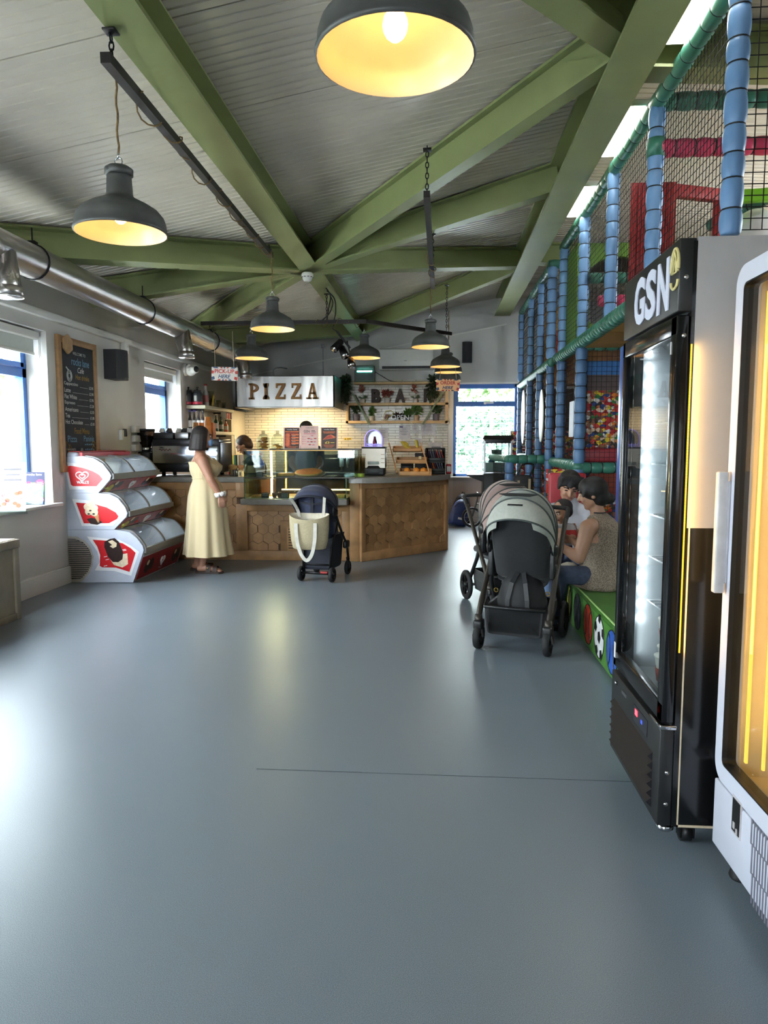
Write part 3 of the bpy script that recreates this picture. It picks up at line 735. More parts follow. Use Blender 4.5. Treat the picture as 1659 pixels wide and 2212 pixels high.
t = thing('leaflet_holder', 'pink and white leaflet leaning in an acrylic stand at the left picture edge', 'leaflet', (C.x, C.y, .815))
m = MB(); m.obox(A @ Matrix.Translation((0, 0, -.003)), lw, lh, .006, 0); m.quad(A @ Matrix.Translation((.05, .02, .0008)), .16, .02, 1)
rn = random.Random(4)
for k in range(16): m.disc(A @ Matrix.Translation((rn.uniform(-.1, .12), rn.uniform(-.17, -.03), .001)), rn.uniform(.01, .022), rn.uniform(.012, .022), 14, 2 + k % 2)
for k in range(3): m.quad(A @ Matrix.Translation((.05, .15 - .045 * k, .0012)), .13 - .03 * (k % 2), .014, 4)
build('sheet', m, [PAPER, PPINK, mat('print_peach', (228, 140, 110), .5), PPINK, mat('print_grey', (150, 145, 150), .5)], t)
m = MB(); m.obox(A @ Matrix.Translation((0, -lh / 2 - .004, -.01)), lw + .02, .006, .10); build('base', m, CLEAR, t)

# wooden bench cabinet at the left edge
GW = mat('grey_oak', (150, 138, 120), .5, n=.2, ns=5, bump=.04); GWT = mat('grey_oak_top', (196, 178, 148), .45, n=.12, ns=5)
x1, y1 = -3.27, 5.30; x0 = XL + .02; y0 = 3.6; zt_ = .635
t = thing('storage_bench', 'greyish oak storage bench against the left wall under the window', 'bench', ((x0 + x1) / 2, (y0 + y1) / 2, 0))
m = MB(); m.box(x0, x1 - .012, y0, y1 - .006, 0.0, zt_ - .075); build('body', m, GW, t)
m = MB(); m.rbox(x0, x1 - .016, y1 - .035, y1 - .001, .001, zt_ - .072, .004); m.rbox(x1 - .014, x1 + .006, y1 - .06, y1 + .001, 0, zt_ - .07, .004); m.rbox(x1 - .013, x1 + .004, y0, y1 - .062, .001, .055, .004); build('trim_frame', m, GW, t)
m = MB(); m.rbox(x0, x1 + .012, y0, y1 + .012, zt_ - .07, zt_ - .004, .008); build('lid', m, GW, t)
m = MB(); m.box(x0 + .01, x1 - .01, y0 + .01, y1 - .01, zt_ - .005, zt_); build('top_inlay', m, GWT, t)
# ------------------------------------------------------------------ tiles on the back wall
M, nt, B, tc = nodes_mat('metro_tiles', 0.22)
N = nt.nodes.new; L = nt.links.new
sp = N('ShaderNodeSeparateXYZ'); cb = N('ShaderNodeCombineXYZ'); L(tc.outputs['Object'], sp.inputs[0]); L(sp.outputs['X'], cb.inputs['X']); L(sp.outputs['Z'], cb.inputs['Y'])
br = N('ShaderNodeTexBrick'); br.inputs['Scale'].default_value = 1.0; br.inputs['Brick Width'].default_value = 0.24; br.inputs['Row Height'].default_value = 0.0475; br.inputs['Mortar Size'].default_value = 0.003
br.inputs['Color1'].default_value = rgb((206, 198, 178)); br.inputs['Color2'].default_value = rgb((194, 186, 166)); br.inputs['Mortar'].default_value = rgb((104, 98, 86))
L(cb.outputs[0], br.inputs['Vector']); L(br.outputs['Color'], B.inputs['Base Color'])
bp = N('ShaderNodeBump'); bp.inputs['Strength'].default_value = 0.5; bp.inputs['Distance'].default_value = 0.004; bp.invert = True
L(br.outputs['Fac'], bp.inputs['Height'])
nz = N('ShaderNodeTexNoise'); nz.inputs['Scale'].default_value = 9; L(tc.outputs['Object'], nz.inputs['Vector'])
b2 = N('ShaderNodeBump'); b2.inputs['Strength'].default_value = 0.25; b2.inputs['Distance'].default_value = 0.02; L(nz.outputs['Fac'], b2.inputs['Height']); L(bp.outputs['Normal'], b2.inputs['Normal']); L(b2.outputs['Normal'], B.inputs['Normal'])
m = MB(); m.box(-3.52, 0.205, YB - 0.014, YB, 0.85, 2.50); struct('wall_tiles', m, M)
m = MB(); m.box(0.2, 0.3, YB - .005, YB, 0.0, 2.42); struct('trim_4', m, WHITE)

# ------------------------------------------------------------------ service counter
zt_ = 0.985
t = thing('service_counter', 'oak clad service counter with raised hexagon panels', 'counter', (-1.5, 8.6, 0))
m = MB()
m.box(-3.62, -2.26, 8.27, 8.95, 0, zt_ - .06); m.box(-2.26, -1.0, 8.27, 8.95, 0, .672); m.box(-1.0, -.884, 8.2, 8.95, 0, zt_ - .06)
T8 = MB()
m.prism([(-.884, 8.2), (.135, 9.24), (.135, 9.9), (-.884, 9.3)], zt_ - .06, UPW((0, 0, 0)))
m.box(-2.26, -1.0, 8.86, 8.95, .67, zt_ - .06)
build('body', m, mat('oak_gap_shade', (92, 64, 40), .6, n=.15), t)  # oak darkened to put shade into the gaps between hexagons
m = MB(); m.box(.135, .165, 9.22, 9.95, 0, zt_ - .06); build('end_panel', m, WHITE, t)
# frame rails and plinth
m = MB()
m.rbox(-3.62, -.884, 8.222, 8.27, 0, .115, .006); m.rbox(-2.26, -.884, 8.2205, 8.272, .585, .672, .006); m.rbox(-3.62, -2.26, 8.222, 8.27, zt_ - .15, zt_ - .062, .006)
m.rbox(-2.36, -2.222, 8.218, 8.30, .112, .67, .006); m.rbox(-2.36, -2.222, 8.218, 8.30, .745, zt_ - .062, .006); m.rbox(-1.0, -.885, 8.195, 8.25, 0, zt_ - .062, .006); m.rbox(-1.10, -1.0, 8.2235, 8.268, .11, .6, .006)
A0, A1 = V((-.884, 8.195, 0)), V((.140, 9.235, 0)); u = (A1 - A0).normalized(); nrm = V((u.y, -u.x, 0)); LA = (A1 - A0).length
AM = fm(A0, u, (0, 0, 1))
def abox(x0, x1, z0, z1, d0, d1, mm, r=.006): mm.rbox(x0, x1, z0, z1, d0, d1, r, 0, AM)
abox(0, LA, 0, .115, -.02, .035, m); abox(0, .07, .1, zt_ - .062, -.02, .035, m); abox(LA - .06, LA, .1, zt_ - .062, -.02, .035, m); abox(0, LA, zt_ - .13, zt_ - .062, -.02, .035, m)
build('frame', m, WOOD, t)
def hexes(M_, w, h, seed, r=.0725, skip=None):
    rn = random.Random(seed); mm = MB(); dx = r * math.sqrt(3); dy = r * 1.5; row = 0; y = -r
    while y < h + r:
        x = (dx / 2 if row % 2 else 0)
        while x < w + dx:
            pts = [(x + (r - .0022) * sin(k * PI / 3), y + (r - .0022) * cos(k * PI / 3)) for k in range(6)]
            pts = [(min(max(px, 0), w), min(max(py, 0), h)) for px, py in pts]
            ar = sum(pts[i - 1][0] * pts[i][1] - pts[i][0] * pts[i - 1][1] for i in range(6))
            if abs(ar) > 2e-4 and not (skip and skip[0] < x < skip[1] and skip[2] < y < skip[3]):
                mm.prism(pts[::-1], rn.choice((.004, .008, .014, .022, .03)), M_, rn.randrange(3))
            x += dx
        y += dy; row += 1
    return mm
HM = [WOOD, WOOD2, WOOD3]
build('hexagon_panel', hexes(FACE_CAM((-2.36, 8.27, .115)), 1.26, .47, 5, skip=(.54, 1.05, -.1, .36)), HM, t)
build('hexagon_panel', hexes(FACE_CAM((-3.6, 8.27, .115)), 1.24, .72, 6), HM, t)
build('hexagon_panel', hexes(AM @ Matrix.Translation((.07, .115, 0)), LA - .13, .74, 7), HM, t)
# louvred access panel
m = MB(); gx0, gx1, gz0, gz1 = -1.83, -1.27, .06, .47
m.rbox(gx0, gx1, 8.222, 8.27, .11, gz1, .005)
m2 = MB(); m2.rbox(gx0 + .08, gx1 - .08, 8.212, 8.224, gz0 + .05, gz1 - .06, .003)
for c in range(2):
    for i in range(8):
        x0 = gx0 + .10 + c * .19; z = gz0 + .085 + i * .032
        m2.box(x0, x0 + .17, 8.2105, 8.2125, z, z + .012, 1); m2.box(x0, x0 + .17, 8.207, 8.213, z + .010, z + .015, 0)
build('vent_surround', m, WOOD, t); build('vent_grille', m2, [WOOD2, mat('slot_dark', (46, 34, 24), .8)], t)

# worktop
t = thing('worktop', 'grey concrete look worktop with a curved front at the right end', 'worktop', (-1.5, 8.6, zt_ - .06))
m = MB()
m.rbox(-3.62, -2.245, 8.2, 8.98, zt_ - .06, zt_, .006); m.rbox(-2.25, -1.0, 8.88, 8.98, zt_ - .06, zt_, .004)
cv = cr([(-1.0, 8.12, 0), (-.80, 8.10, 0), (-.45, 8.30, 0), (-.10, 8.68, 0), (.12, 9.02, 0), (.185, 9.2, 0)], 6)
poly = [(p.x, p.y) for p in cv] + [(.185, 9.95), (-.4, 9.95), (-1.0, 9.2)]
m.prism(poly, .06, UPW((0, 0, zt_ - .06)))
build('slab', m, CONC, t)
m = MB(); m.rbox(-2.25, -1.012, 8.03, 8.87, .675, .742, .006); build('lower_ledge', m, CONC, t)

# ------------------------------------------------------------------ glass display case
YF_ = 8.075; YR = 8.84; xl, xr = -2.215, -.925; xrl = -1.025; ztop = 1.305
t = thing('display_case', 'glass food display case with warm light strips set into the counter', 'display case', (-1.6, 8.4, .742))
EDGE = mat('glass_edge', (64, 110, 88), .2, n=.05); STRIPW = glow('warm_strip', (255, 200, 120), 5.0)
def sheet(name, x0, x1, y0, y1, z0, z1, mm=None):
    g = MB(); g.box(x0, x1, y0, y1, z0, z1); build(name, g, mm or CLEAR, t)
sheet('front_glass', xl, xr, YF_, YF_ + .006, .99, ztop); sheet('front_glass', xl, xrl, YF_ + .002, YF_ + .008, .742, .975)
sheet('side_glass', xl, xl + .006, YF_, YR, .742, ztop); sheet('side_glass', xr - .006, xr, YF_, YR, .99, ztop); sheet('side_glass', xrl - .006, xrl, YF_, YR, .742, .975)
sheet('glass_top', xl, xr, YF_, YR, ztop, ztop + .008); sheet('glass_shelf', xl, xrl, YF_, YR, .976, .986)
m = MB()
for z in (ztop + .004, .988): m.bar((xl, YF_ - .003, z), (xr, YF_ - .003, z), .01, .012)
for x in (xl, xr): m.bar((x, YF_ - .002, .98), (x, YF_ - .002, ztop), .008, .008)
for x in (xl + .002, xrl): m.bar((x, YF_, .742), (x, YF_, .98), .008, .01, (0, 1, 0), 1)
m.bar((xr, YF_, ztop + .004), (xr, YR, ztop + .004), .01, .01); m.bar((xl, YF_, ztop + .004), (xl, YR, ztop + .004), .01, .01)
m.bar((xl, YR, ztop), (xr, YR, ztop), .02, .03); m.bar((-1.56, YR, .75), (-1.56, YR, ztop), .016, .016); m.bar((-1.92, YR, .75), (-1.92, YR, ztop), .012, .012)
m.bar((-1.05, YF_ + .3, .99), (-1.05, YF_ + .3, ztop), .01, .01)
build('frame', m, [mat('case_edge', (46, 40, 34), .3, m=.5), EDGE], t)
m = MB(); m.box(xl + .01, xrl - .01, YF_ + .02, YR, .742, .748); build('base_plate', m, mat('case_base', (205, 195, 178), .4), t)
m = MB(); m.box(-1.985, -1.965, YF_ + .35, YF_ + .365, .99, ztop - .01); m.box(-1.985, -1.965, YF_ + .35, YF_ + .365, .765, .97); build('light_strip', m, STRIPW, t)
m = MB(); m.box(-1.93, xrl - .03, YR - .06, YR - .045, .80, .813); build('light_strip', m, STRIPW, t)
m = MB(); m.box(xl + .03, xr - .03, YF_ + .02, YF_ + .03, ztop - .006, ztop - .001); build('light_strip', m, glow('warm_strip_dim', (255, 180, 100), .8), t)
m = MB(); m.box(xl + .2, xr - .04, YR + .004, YR + .012, .76, 1.29); build('rear_door', m, glass('smoked_glass', (215, 222, 226), .9), t)
l = bpy.data.lights.new('case_light', 'AREA'); l.shape = 'RECTANGLE'; l.size = .02; l.size_y = .5; l.energy = 9; l.color = (1, .74, .42)
lo = bpy.data.objects.new('case_light', l); COL.objects.link(lo); lo.parent = t; lo.location = V((-1.97, YF_ + .37, 1.03)) - t.location; lo.rotation_euler = (PI / 2, 0, PI)

# food in the case
CRUST = mat('pizza_crust', (224, 170, 96), .7, n=.25, ns=30); SAUCE = mat('pizza_topping', (236, 134, 58), .55, n=.35, ns=40)
def pizza(c, r, label):
    p = thing('pizza', label, 'pizza', c, None)
    m = MB(); m.lathe([(r * .98, 0), (r, .012), (r * .96, .024), (r * .88, .018), (.001, .016)], c, 36, 0); build('crust', m, CRUST, p)
    m = MB(); m.lathe([(r * .88, .019), (r * .5, .021), (.001, .022)], c, 36, 0, c0=False); build('topping', m, SAUCE, p)
plate = MB(); plate.lathe([(.12, 0), (.19, .008), (.2, .016), (.19, .016), (.12, .006)], (-1.50, 8.32, .987), 32)
pl = solo('plate', plate, mat('plate_dark', (60, 52, 44), .35), 'dark round plate under the pizza in the display case', 'plate')
pizza((-1.50, 8.32, 1.006), .165, 'whole tomato and cheese pizza on the glass shelf of the display case')
m = MB(); m.rbox(-1.85, -1.655, 8.2, 8.32, .998, 1.034, .014); m.rbox(-1.855, -1.65, 8.19, 8.33, .987, .999, .003, 1)
solo('flatbread', m, [mat('bread_gold', (228, 164, 72), .65, n=.25, ns=30), mat('slate', (46, 44, 42), .6)], 'golden flatbread slab beside the pizza in the display case', 'bread')
# bottles in the case
BOT = glass('bottle_glass', (205, 222, 222), .86, .03)
def bottle_mb(c, h, r, neck=.35):
    m = MB(); m.lathe([(r * .95, 0), (r, .01), (r, h * .56), (r * .7, h * .66), (r * neck, h * .76), (r * neck * .95, h * .93)], c, 20, 0, c1=False); return m
def bottle(label, c, h, r, gm, capm, labm=None, group=None, neck=.35, name='bottle', lz=(.18, .5)):
    t_ = thing(name, label, 'bottle', c, group)
    build('glass_body', bottle_mb(c, h, r, neck), gm, t_)
    m = MB(); m.cyl(V(c) + V((0, 0, h * .92)), V(c) + V((0, 0, h)), r * neck * 1.15, n=14); build('cap', m, capm, t_)
    if labm: m = MB(); m.lathe([(r * 1.012, h * lz[0]), (r * 1.012, h * lz[1])], c, 20, c0=False, c1=False); build('label_band', m, labm, t_)
    return t_
KRAFT = mat('label_kraft', (186, 160, 116), .7); PEACHC = mat('cap_peach', (232, 160, 120), .5)
bottle('left clear bottle with a pale cap inside the glass display case', (-2.16, 8.22, .987), .275, .05, BOT, PEACHC, KRAFT, 'bottles in the display case')
bottle('right clear bottle with an orange cap behind the small black card in the display case', (-2.055, 8.2, .987), .28, .052, BOT, PEACHC, KRAFT, 'bottles in the display case')
def card(label, C, w, h, lines):
    t_ = thing('price_card', label, 'card', C, 'small black price cards'); A = fm(C + V((0, 0, h / 2)), (1, 0, 0), (0, .15, 1))
    m = MB(); m.obox(A, w, h, .004); build('panel', m, CB, t_); m = MB()
    for i, s_ in enumerate(lines):
        for k in range(4): m.quad(A @ Matrix.Translation((w * (-.3 + .2 * k), h * (.28 - .27 * i) + h * .02 * (k % 2), .0026)), w * .15, h * .09)
    build('lettering', m, CHK, t_)
pl.rotation_euler = (.2, 0, 0); pl.location.z += .02
pz = bpy.data.objects['pizza']; pz.rotation_euler = (.2, 0, 0); pz.location.z += .025
card('black price card leaning on the bottle at the left of the display case', V((-2.045, 8.115, .987)), .085, .062, ['GINGER', 'BEER', '£2.50'])
card('black price card at the left of the lower case shelf', V((-1.985, 8.14, .748)), .09, .062, ['PASTRY', '£2.00'])
card('black price card between the muffins and the lower case middle', V((-1.75, 8.13, .748)), .10, .062, ['MUFFIN', 'CHOCOLATE', '£2.50'])
card('black price card at the right end of the lower case shelf', V((-1.215, 8.13, .748)), .09, .062, ['CAKE', 'SLICE', '£2.75'])
MUF = mat('muffin_brown', (112, 70, 34), .8, n=.35, ns=40)
for i, (x, lab) in enumerate(((-1.885, 'left brown muffin on the lower shelf of the display case'), (-1.825, 'right brown muffin next to the price card in the display case'))):
    m = MB(); m.lathe([(.022, 0), (.028, .03), (.034, .036), (.03, .056), (.015, .066), (.001, .068)], (x, 8.19, .748), 18); solo('muffin', m, MUF, lab, 'muffin', 'muffins in the display case')
m = MB(); m.rbox(-2.16, -1.99, 8.15, 8.32, .749, .775, .01); solo('pastry_tray', m, mat('pastry', (214, 160, 84), .6, n=.3, ns=25), 'flat golden pastries at the left end of the lower case shelf', 'pastry')
m = MB(); m.rbox(-1.15, -1.05, 8.15, 8.28, .749, .785, .008); solo('cake_slice', m, mat('cake_yellow', (228, 180, 90), .6, n=.3, ns=25), 'yellow cake slice at the right end of the lower case shelf', 'cake')
# tongs hanging inside
m = MB(); m.tube([(-1.13, 8.5, 1.29), (-1.13, 8.5, 1.06)], .012, 8); m.tube([(-1.06, 8.5, 1.29), (-1.06, 8.5, 1.09)], .012, 8); m.rbox(-1.16, -1.10, 8.49, 8.51, 1.1, 1.29, .008); m.rbox(-1.08, -1.04, 8.49, 8.51, 1.13, 1.29, .008)
solo('serving_tongs', m, STEEL, 'steel serving tools hanging at the right inside the display case', 'tongs')

# ------------------------------------------------------------------ on top of the case
z = ztop + .009
def jar(label, X, cookies, seed):
    r, h = .075, .185; t_ = thing('cookie_jar', label, 'jar', (X, 8.3, z), 'glass cookie jars on the display case'); c = (X, 8.3, z)
    m = MB(); m.lathe([(r * .9, 0), (r, .012), (r * 1.02, h * .55), (r * .9, h * .74), (r * .62, h * .84), (r * .6, h * .88)], c, 28, c1=False); build('glass_body', m, CLEAR, t_)
    m = MB(); m.lathe([(r * .68, h * .87), (r * .66, h * .92), (r * .3, h * .97), (.018, h), (.02, h + .012), (.022, h + .028), (.001, h + .034)], c, 24); build('lid', m, glass('lid_glass', (225, 232, 230), .8, .03), t_)
    m = MB(); rn = random.Random(seed)
    for k in range(cookies):
        zz = z + .014 + k * .011; a = rn.uniform(0, 6.3); A = Matrix.Translation((X + .02 * cos(a), 8.3 + .02 * sin(a), zz)) @ Matrix.Rotation(rn.uniform(-.35, .35), 4, 'X') @ Matrix.Rotation(rn.uniform(-.35, .35), 4, 'Y')
        m.lathe([(.04, 0), (.044, .005), (.03, .012), (.001, .013)], n=16, A=A)
    o = build('cookies', m, mat('cookie', (212, 150, 78), .8, n=.3, ns=40), t_); o['kind'] = 'stuff'
jar('left lidded glass jar nearly full of cookies on the display case', -2.035, 11, 1)
jar('right lidded glass jar with a few biscuits on the display case', -1.865, 4, 2)
FRP = mat('card_pink', (226, 188, 178), .6, n=.04); BRN = mat('poster_brown', (66, 44, 36), .55, n=.15); ORG = mat('poster_orange', (214, 112, 66), .55, n=.25, ns=40); RED_ = mat('poster_red', (176, 62, 48), .55, n=.3, ns=40)
def poster(label, px, w, h, fn, lean=.12, yaw=0):
    C = at(px, 972, Y=8.2); C.z = z; t_ = thing('table_poster', label, 'poster', C, 'menu posters on the display case')
    A = fm(C + V((0, 0, h / 2)), (cos(yaw), sin(yaw), 0), (0, lean, 1))
    m = MB(); m.obox(A @ Matrix.Translation((0, 0, -.003)), w, h, .006, 0); fn(m, A, w, h); build('sheet', m, [FRP, BRN, ORG, RED_, PAPER, mat('print_dark', (50, 48, 52), .6), mat('print_rose', (206, 120, 130), .6), mat('print_yellow', (226, 190, 70), .6)], t_)
    m = MB(); m.obox(A @ Matrix.Translation((0, -h / 2 + .005, -.02)), w, .008, .08); build('stand', m, CLEAR, t_)
def fpizza(m, A, w, h):
    T_ = lambda x, y, zz=.0012: A @ Matrix.Translation((x, y, zz))
    m.quad(T_(0, 0, .0006), w * .86, h * .94, 1); m.text('rocks lane', T_(0, h * .4), h=h * .055, w=w * .6, d=.0006, m=4, bold=.02)
    m.quad(T_(0, h * .3), w * .8, h * .05, 2); m.quad(T_(0, h * .235), w * .7, h * .035, 3)
    for k in range(4): m.disc(T_(-w * .25, h * (.13 - .135 * k)), w * .17, w * .17, 18, 3); m.disc(T_(-w * .25, h * (.13 - .135 * k), .0022), w * .12, w * .12, 16, 2); m.quad(T_(w * .18, h * (.16 - .13 * k)), w * .44, h * .075, 2); m.quad(T_(w * .1, h * (.105 - .13 * k), .0014), w * .22, h * .012, 4)
    m.quad(T_(w * .05, -h * .38), w * .6, h * .02, 2); m.quad(T_(0, -h * .43), w * .5, h * .02, 2)
def fgsn(m, A, w, h):
    T_ = lambda x, y, zz=.0012: A @ Matrix.Translation((x, y, zz))
    m.text('rocks lane', T_(0, h * .42), h=h * .045, w=w * .45, d=.0006, m=5); m.text('GSN', T_(-w * .17, h * .26), h=h * .11, w=w * .34, d=.0006, m=5, bold=.01)
    m.quad(T_(w * .2, h * .29), w * .2, h * .02, 5); m.quad(T_(w * .22, h * .235), w * .26, h * .02, 5); m.quad(T_(0, h * .16), w * .68, h * .03, 6)
    for k, (x, y) in enumerate(((.15, .06), (-.05, -.06), (.1, -.08), (.32, -.06), (-.08, -.2), (.12, -.2), (.3, -.2), (.02, -.32), (.22, -.33))):
        m.quad(T_(w * x, h * (y - .02)), w * .13, h * .06, 4); m.disc(T_(w * x, h * (y + .01), .002), w * .08, h * .025, 14, 3 if k % 2 else 6)
    for k in range(4): m.disc(T_(-w * .38, h * (.03 - .1 * k)), w * .03, w * .03, 12, 6); m.quad(T_(-w * .26, h * (.03 - .1 * k)), w * .12, h * .015, 6)
def fslice(m, A, w, h):
    T_ = lambda x, y, zz=.0012: A @ Matrix.Translation((x, y, zz))
    m.quad(T_(0, 0, .0006), w * .88, h * .95, 1); m.text('rocks lane', T_(0, h * .4), h=h * .055, w=w * .6, d=.0006, m=4, bold=.02)
    m.quad(T_(0, h * .285), w * .7, h * .035, 2); m.quad(T_(0, h * .235), w * .62, h * .025, 2)
    m.prism([(-w * .38, -h * .07), (w * .3, 0), (w * .4, h * .05), (w * .12, h * .17), (-w * .1, h * .12)], .001, T_(0, 0), 2); m.prism([(-w * .3, -h * .05), (w * .25, h * .02), (w * .12, h * .14), (-w * .08, h * .1)], .001, T_(0, 0, .0022), 3)
    m.text('£3', T_(-w * .1, -h * .2), h=h * .1, w=w * .26, d=.0006, m=7, bold=.03); m.quad(T_(w * .2, -h * .2), w * .24, h * .025, 7)
    for k in range(3): m.quad(T_(0, -h * (.31 + .05 * k)), w * (.7 - .14 * k), h * .018, 2)
poster('dark pizza menu poster standing next to the cookie jars', 631, .20, .255, fpizza)
poster('pale pink frozen yogurt poster standing in the middle of the display case', 669, .205, .272, fgsn)
poster('brown pizza slice poster standing at the right on the display case', 711, .205, .255, fslice, yaw=-.12)

# ------------------------------------------------------------------ right part of the counter
def cup_stack(label, X, Y, z, n_, r, h, mm, name='cup_stack', inv=False, step=.012, group=None):
    t_ = thing(name, label, 'cups', (X, Y, z), group)
    for k in range(n_):
        c = MB(); zz = z + k * step
        pr = [(r, 0), (r * 1.03, .004), (r * .98, .006), (r * .72, h)] if inv else [(r * .7, 0), (r * .98, h - .004), (r * 1.04, h - .003), (r * 1.04, h)]
        c.lathe(pr, (X, Y, zz), 20, c0=inv is False, c1=inv); build('cup', c, mm, t_)
    return t_
PLC = glass('plastic_cup', (246, 243, 236), .97, .1)
cup_stack('tall stack of clear plastic cups beside the ice machine, nearer the case', -.885, 8.5, zt_ + .001, 12, .04, .11, PLC, step=.013, group='clear cup stacks')
cup_stack('short stack of clear plastic cups right against the display case', -.97 + .03, 8.62, zt_ + .001, 9, .04, .11, PLC, step=.013, group='clear cup stacks')
m = MB(); m.lathe([(.036, 0), (.04, .004), (.042, .04), (.038, .042)], (-.885, 8.38, zt_), 22); solo('tape_roll', m, mat('lime', (166, 182, 70), .5), 'small lime green pot in front of the clear cups', 'pot')
# slush / ice machine with a clear dome
c = at(812, 1028, Y=8.75); X = c.x - .02; Y0 = 8.62; t = thing('drink_machine', 'countertop drink machine with a clear glowing dome and pale front', 'drink machine', (X, Y0 + .14, zt_))
m = MB(); m.rbox(X - .135, X + .135, Y0, Y0 + .3, zt_ + .01, zt_ + .105, .012, 0); m.rbox(X - .145, X + .145, Y0 - .005, Y0 + .31, zt_ + .335, zt_ + .355, .006, 0); m.rbox(X - .12, X + .14, Y0 + .03, Y0 + .29, zt_ + .1, zt_ + .34, .01, 0)
for sx in (-1, 1):
    for k in range(5): m.rbox(X + sx * .095 - .022, X + sx * .095 + .022, Y0 - .006, Y0 + .004, zt_ + .025 + k * .014, zt_ + .033 + k * .014, .002, 1)
build('base', m, [BLACK, mat('vent_grey', (88, 88, 92), .4)], t)
m = MB(); m.prism([(-.14, .10), (-.14, .335), (.14, .335), (.14, .10), (.085, .10), (.06, .128), (-.06, .128), (-.085, .10)], .03, FACE_CAM((X, Y0 + .03, zt_))); build('front_panel', m, mat('panel_white', (226, 222, 214), .35, n=.03, emit=(255, 240, 220), es=.05), t)
m = MB(); m.rbox(X - .07, X + .07, Y0 - .012, Y0 + .006, zt_ + .14, zt_ + .18, .01); build('tray_lip', m, mat('panel_grey', (196, 204, 200), .3), t)
m = MB()
for sx in (-1, 1):
    for k in range(3): m.rbox(X + sx * .115 - .022, X + sx * .115 + .022, Y0 - .004, Y0 + .004, zt_ + .16 + k * .05, zt_ + .165 + k * .05, .002)
build('trim_slots', m, mat('slot_orange', (150, 96, 60), .5), t)
m = MB(); pts = [(.105 * cos(q), .115 * sin(q)) for q in [PI * k / 20 for k in range(21)]]
prof = [(.105, 0)] + [(a_, b_ + .09) for a_, b_ in pts] + [(-.105, 0)]
rings = [[V((X + a_, yy, zt_ + .356 + b_)) for a_, b_ in prof] for yy in (Y0 + .03, Y0 + .22)]
m.loft(rings, 0, True, closed=False); build('dome', m, glass('dome_glass', (205, 206, 214), .8, .03), t)
m = MB(); m.prism([(a_ * .96, b_ * .98) for a_, b_ in prof][::-1], .006, FACE_CAM((X, Y0 + .22, zt_ + .356))); build('dome_reflection', m, mat('dome_reflection_dark', (74, 74, 84), .15, n=.2, ns=9, m=.6), t)  # added dark plate, stands in for reflections inside the dome
m = MB(); m.tube([V((X + a_ * 1.0, Y0 + .03, zt_ + .356 + b_)) for a_, b_ in prof], .006, 6); build('dome_rim', m, mat('rim_violet', (176, 168, 235), .3, emit=(150, 130, 255), es=.25), t)
m = MB(); m.text('Heineken', FACE_CAM((X, Y0 + .02, zt_ + .385)), h=.034, w=.17, d=.004, bold=.02); m.box(X - .1, X + .1, Y0 + .02, Y0 + .2, zt_ + .357, zt_ + .362)
build('lettering', m, mat('glow_violet', (165, 155, 235), .3, emit=(140, 120, 255), es=.2), t)
m = MB(); m.lathe([(.016, 0), (.02, .05), (.01, .09), (.008, .12)], (X, Y0 + .14, zt_ + .362), 14); build('tap', m, mat('tap_red', (150, 60, 60), .4), t)
# three tier wooden fruit stand
X0 = at(856, 1028, Y=8.95).x; Y0 = 8.78; t = thing('fruit_stand', 'three tier wooden stand holding fruit on the counter', 'stand', (X0 + .2, Y0 + .2, zt_))
tiers = [(0, .0, .085), (.055 + .0, .14, .075), (.10, .275, .075)]
TR = []
for i, (dx, dz, h) in enumerate(((.045, 0, .085), (.0, .148, .078), (-.045 + .0, .29, .075))):
    x0 = X0 + dx - (.0); y0 = Y0 + .07 * i; w, d = .40 - .015 * i, .2; zz = zt_ + dz
    m = MB(); m.rbox(x0, x0 + w, y0, y0 + d, zz, zz + .012, .003)
    m.rbox(x0, x0 + w, y0, y0 + .012, zz, zz + h * .62, .003); m.rbox(x0, x0 + w, y0 + d - .012, y0 + d, zz, zz + h, .003)
    for xx in (x0, x0 + w - .012): m.prism([(0, 0), (d, 0), (d, h), (.07, h), (0, h * .62)], .012, fm((xx, y0, zz), (0, 1, 0), (0, 0, 1)))
    build('tray', m, mat('stand_wood', (196, 142, 86), .5, n=.15, ns=8), t); TR.append((x0, y0, zz, w, d))
m = MB()
for xx in (X0 + .0, X0 + .40): m.bar((xx + .02, Y0 - .004, zt_ + .03), (xx - .09, Y0 + .17, zt_ + .40), .014, .04, (0, 1, 0))
build('side_rail', m, mat('stand_wood', (196, 142, 86)), t)
BAN = mat('banana', (204, 180, 60), .5, n=.2, ns=14); ORA = mat('orange_fruit', (232, 142, 40), .5, n=.1, ns=60, bump=.1)
def bananas(label, c, k_, flip):
    t_ = thing('bananas', label, 'bananas', c, 'banana bunches on the top tray')
    for k in range(k_):
        m = MB(); a = (k - k_ / 2) * .35
        pts = cr([V(c) + V((flip * (.0 + .01 * k), .02 * a, .11)), V(c) + V((flip * (.03) + .02 * k * flip, .03 * a, .085)), V(c) + V((flip * .06 + .015 * k * flip, .05 * a, .045)), V(c) + V((flip * .11 + .008 * k * flip, .05 * a, .012))], 4)
        n_ = len(pts); m.tube(pts, [.005 + .013 * math.sin(PI * min(1, max(.05, (i) / (n_ - 1)))) ** .5 for i in range(n_)], 8); build('banana', m, BAN, t_)
x0, y0, zz, w, d = TR[2]
bananas('bunch of bananas lying at the left of the top tray of the fruit stand', (x0 + .10, y0 + .1, zz + .02), 3, 1)
bananas('bunch of bananas standing in the middle of the top tray of the fruit stand', (x0 + .285, y0 + .1, zz + .04), 3, .25)
x0, y0, zz, w, d = TR[0]
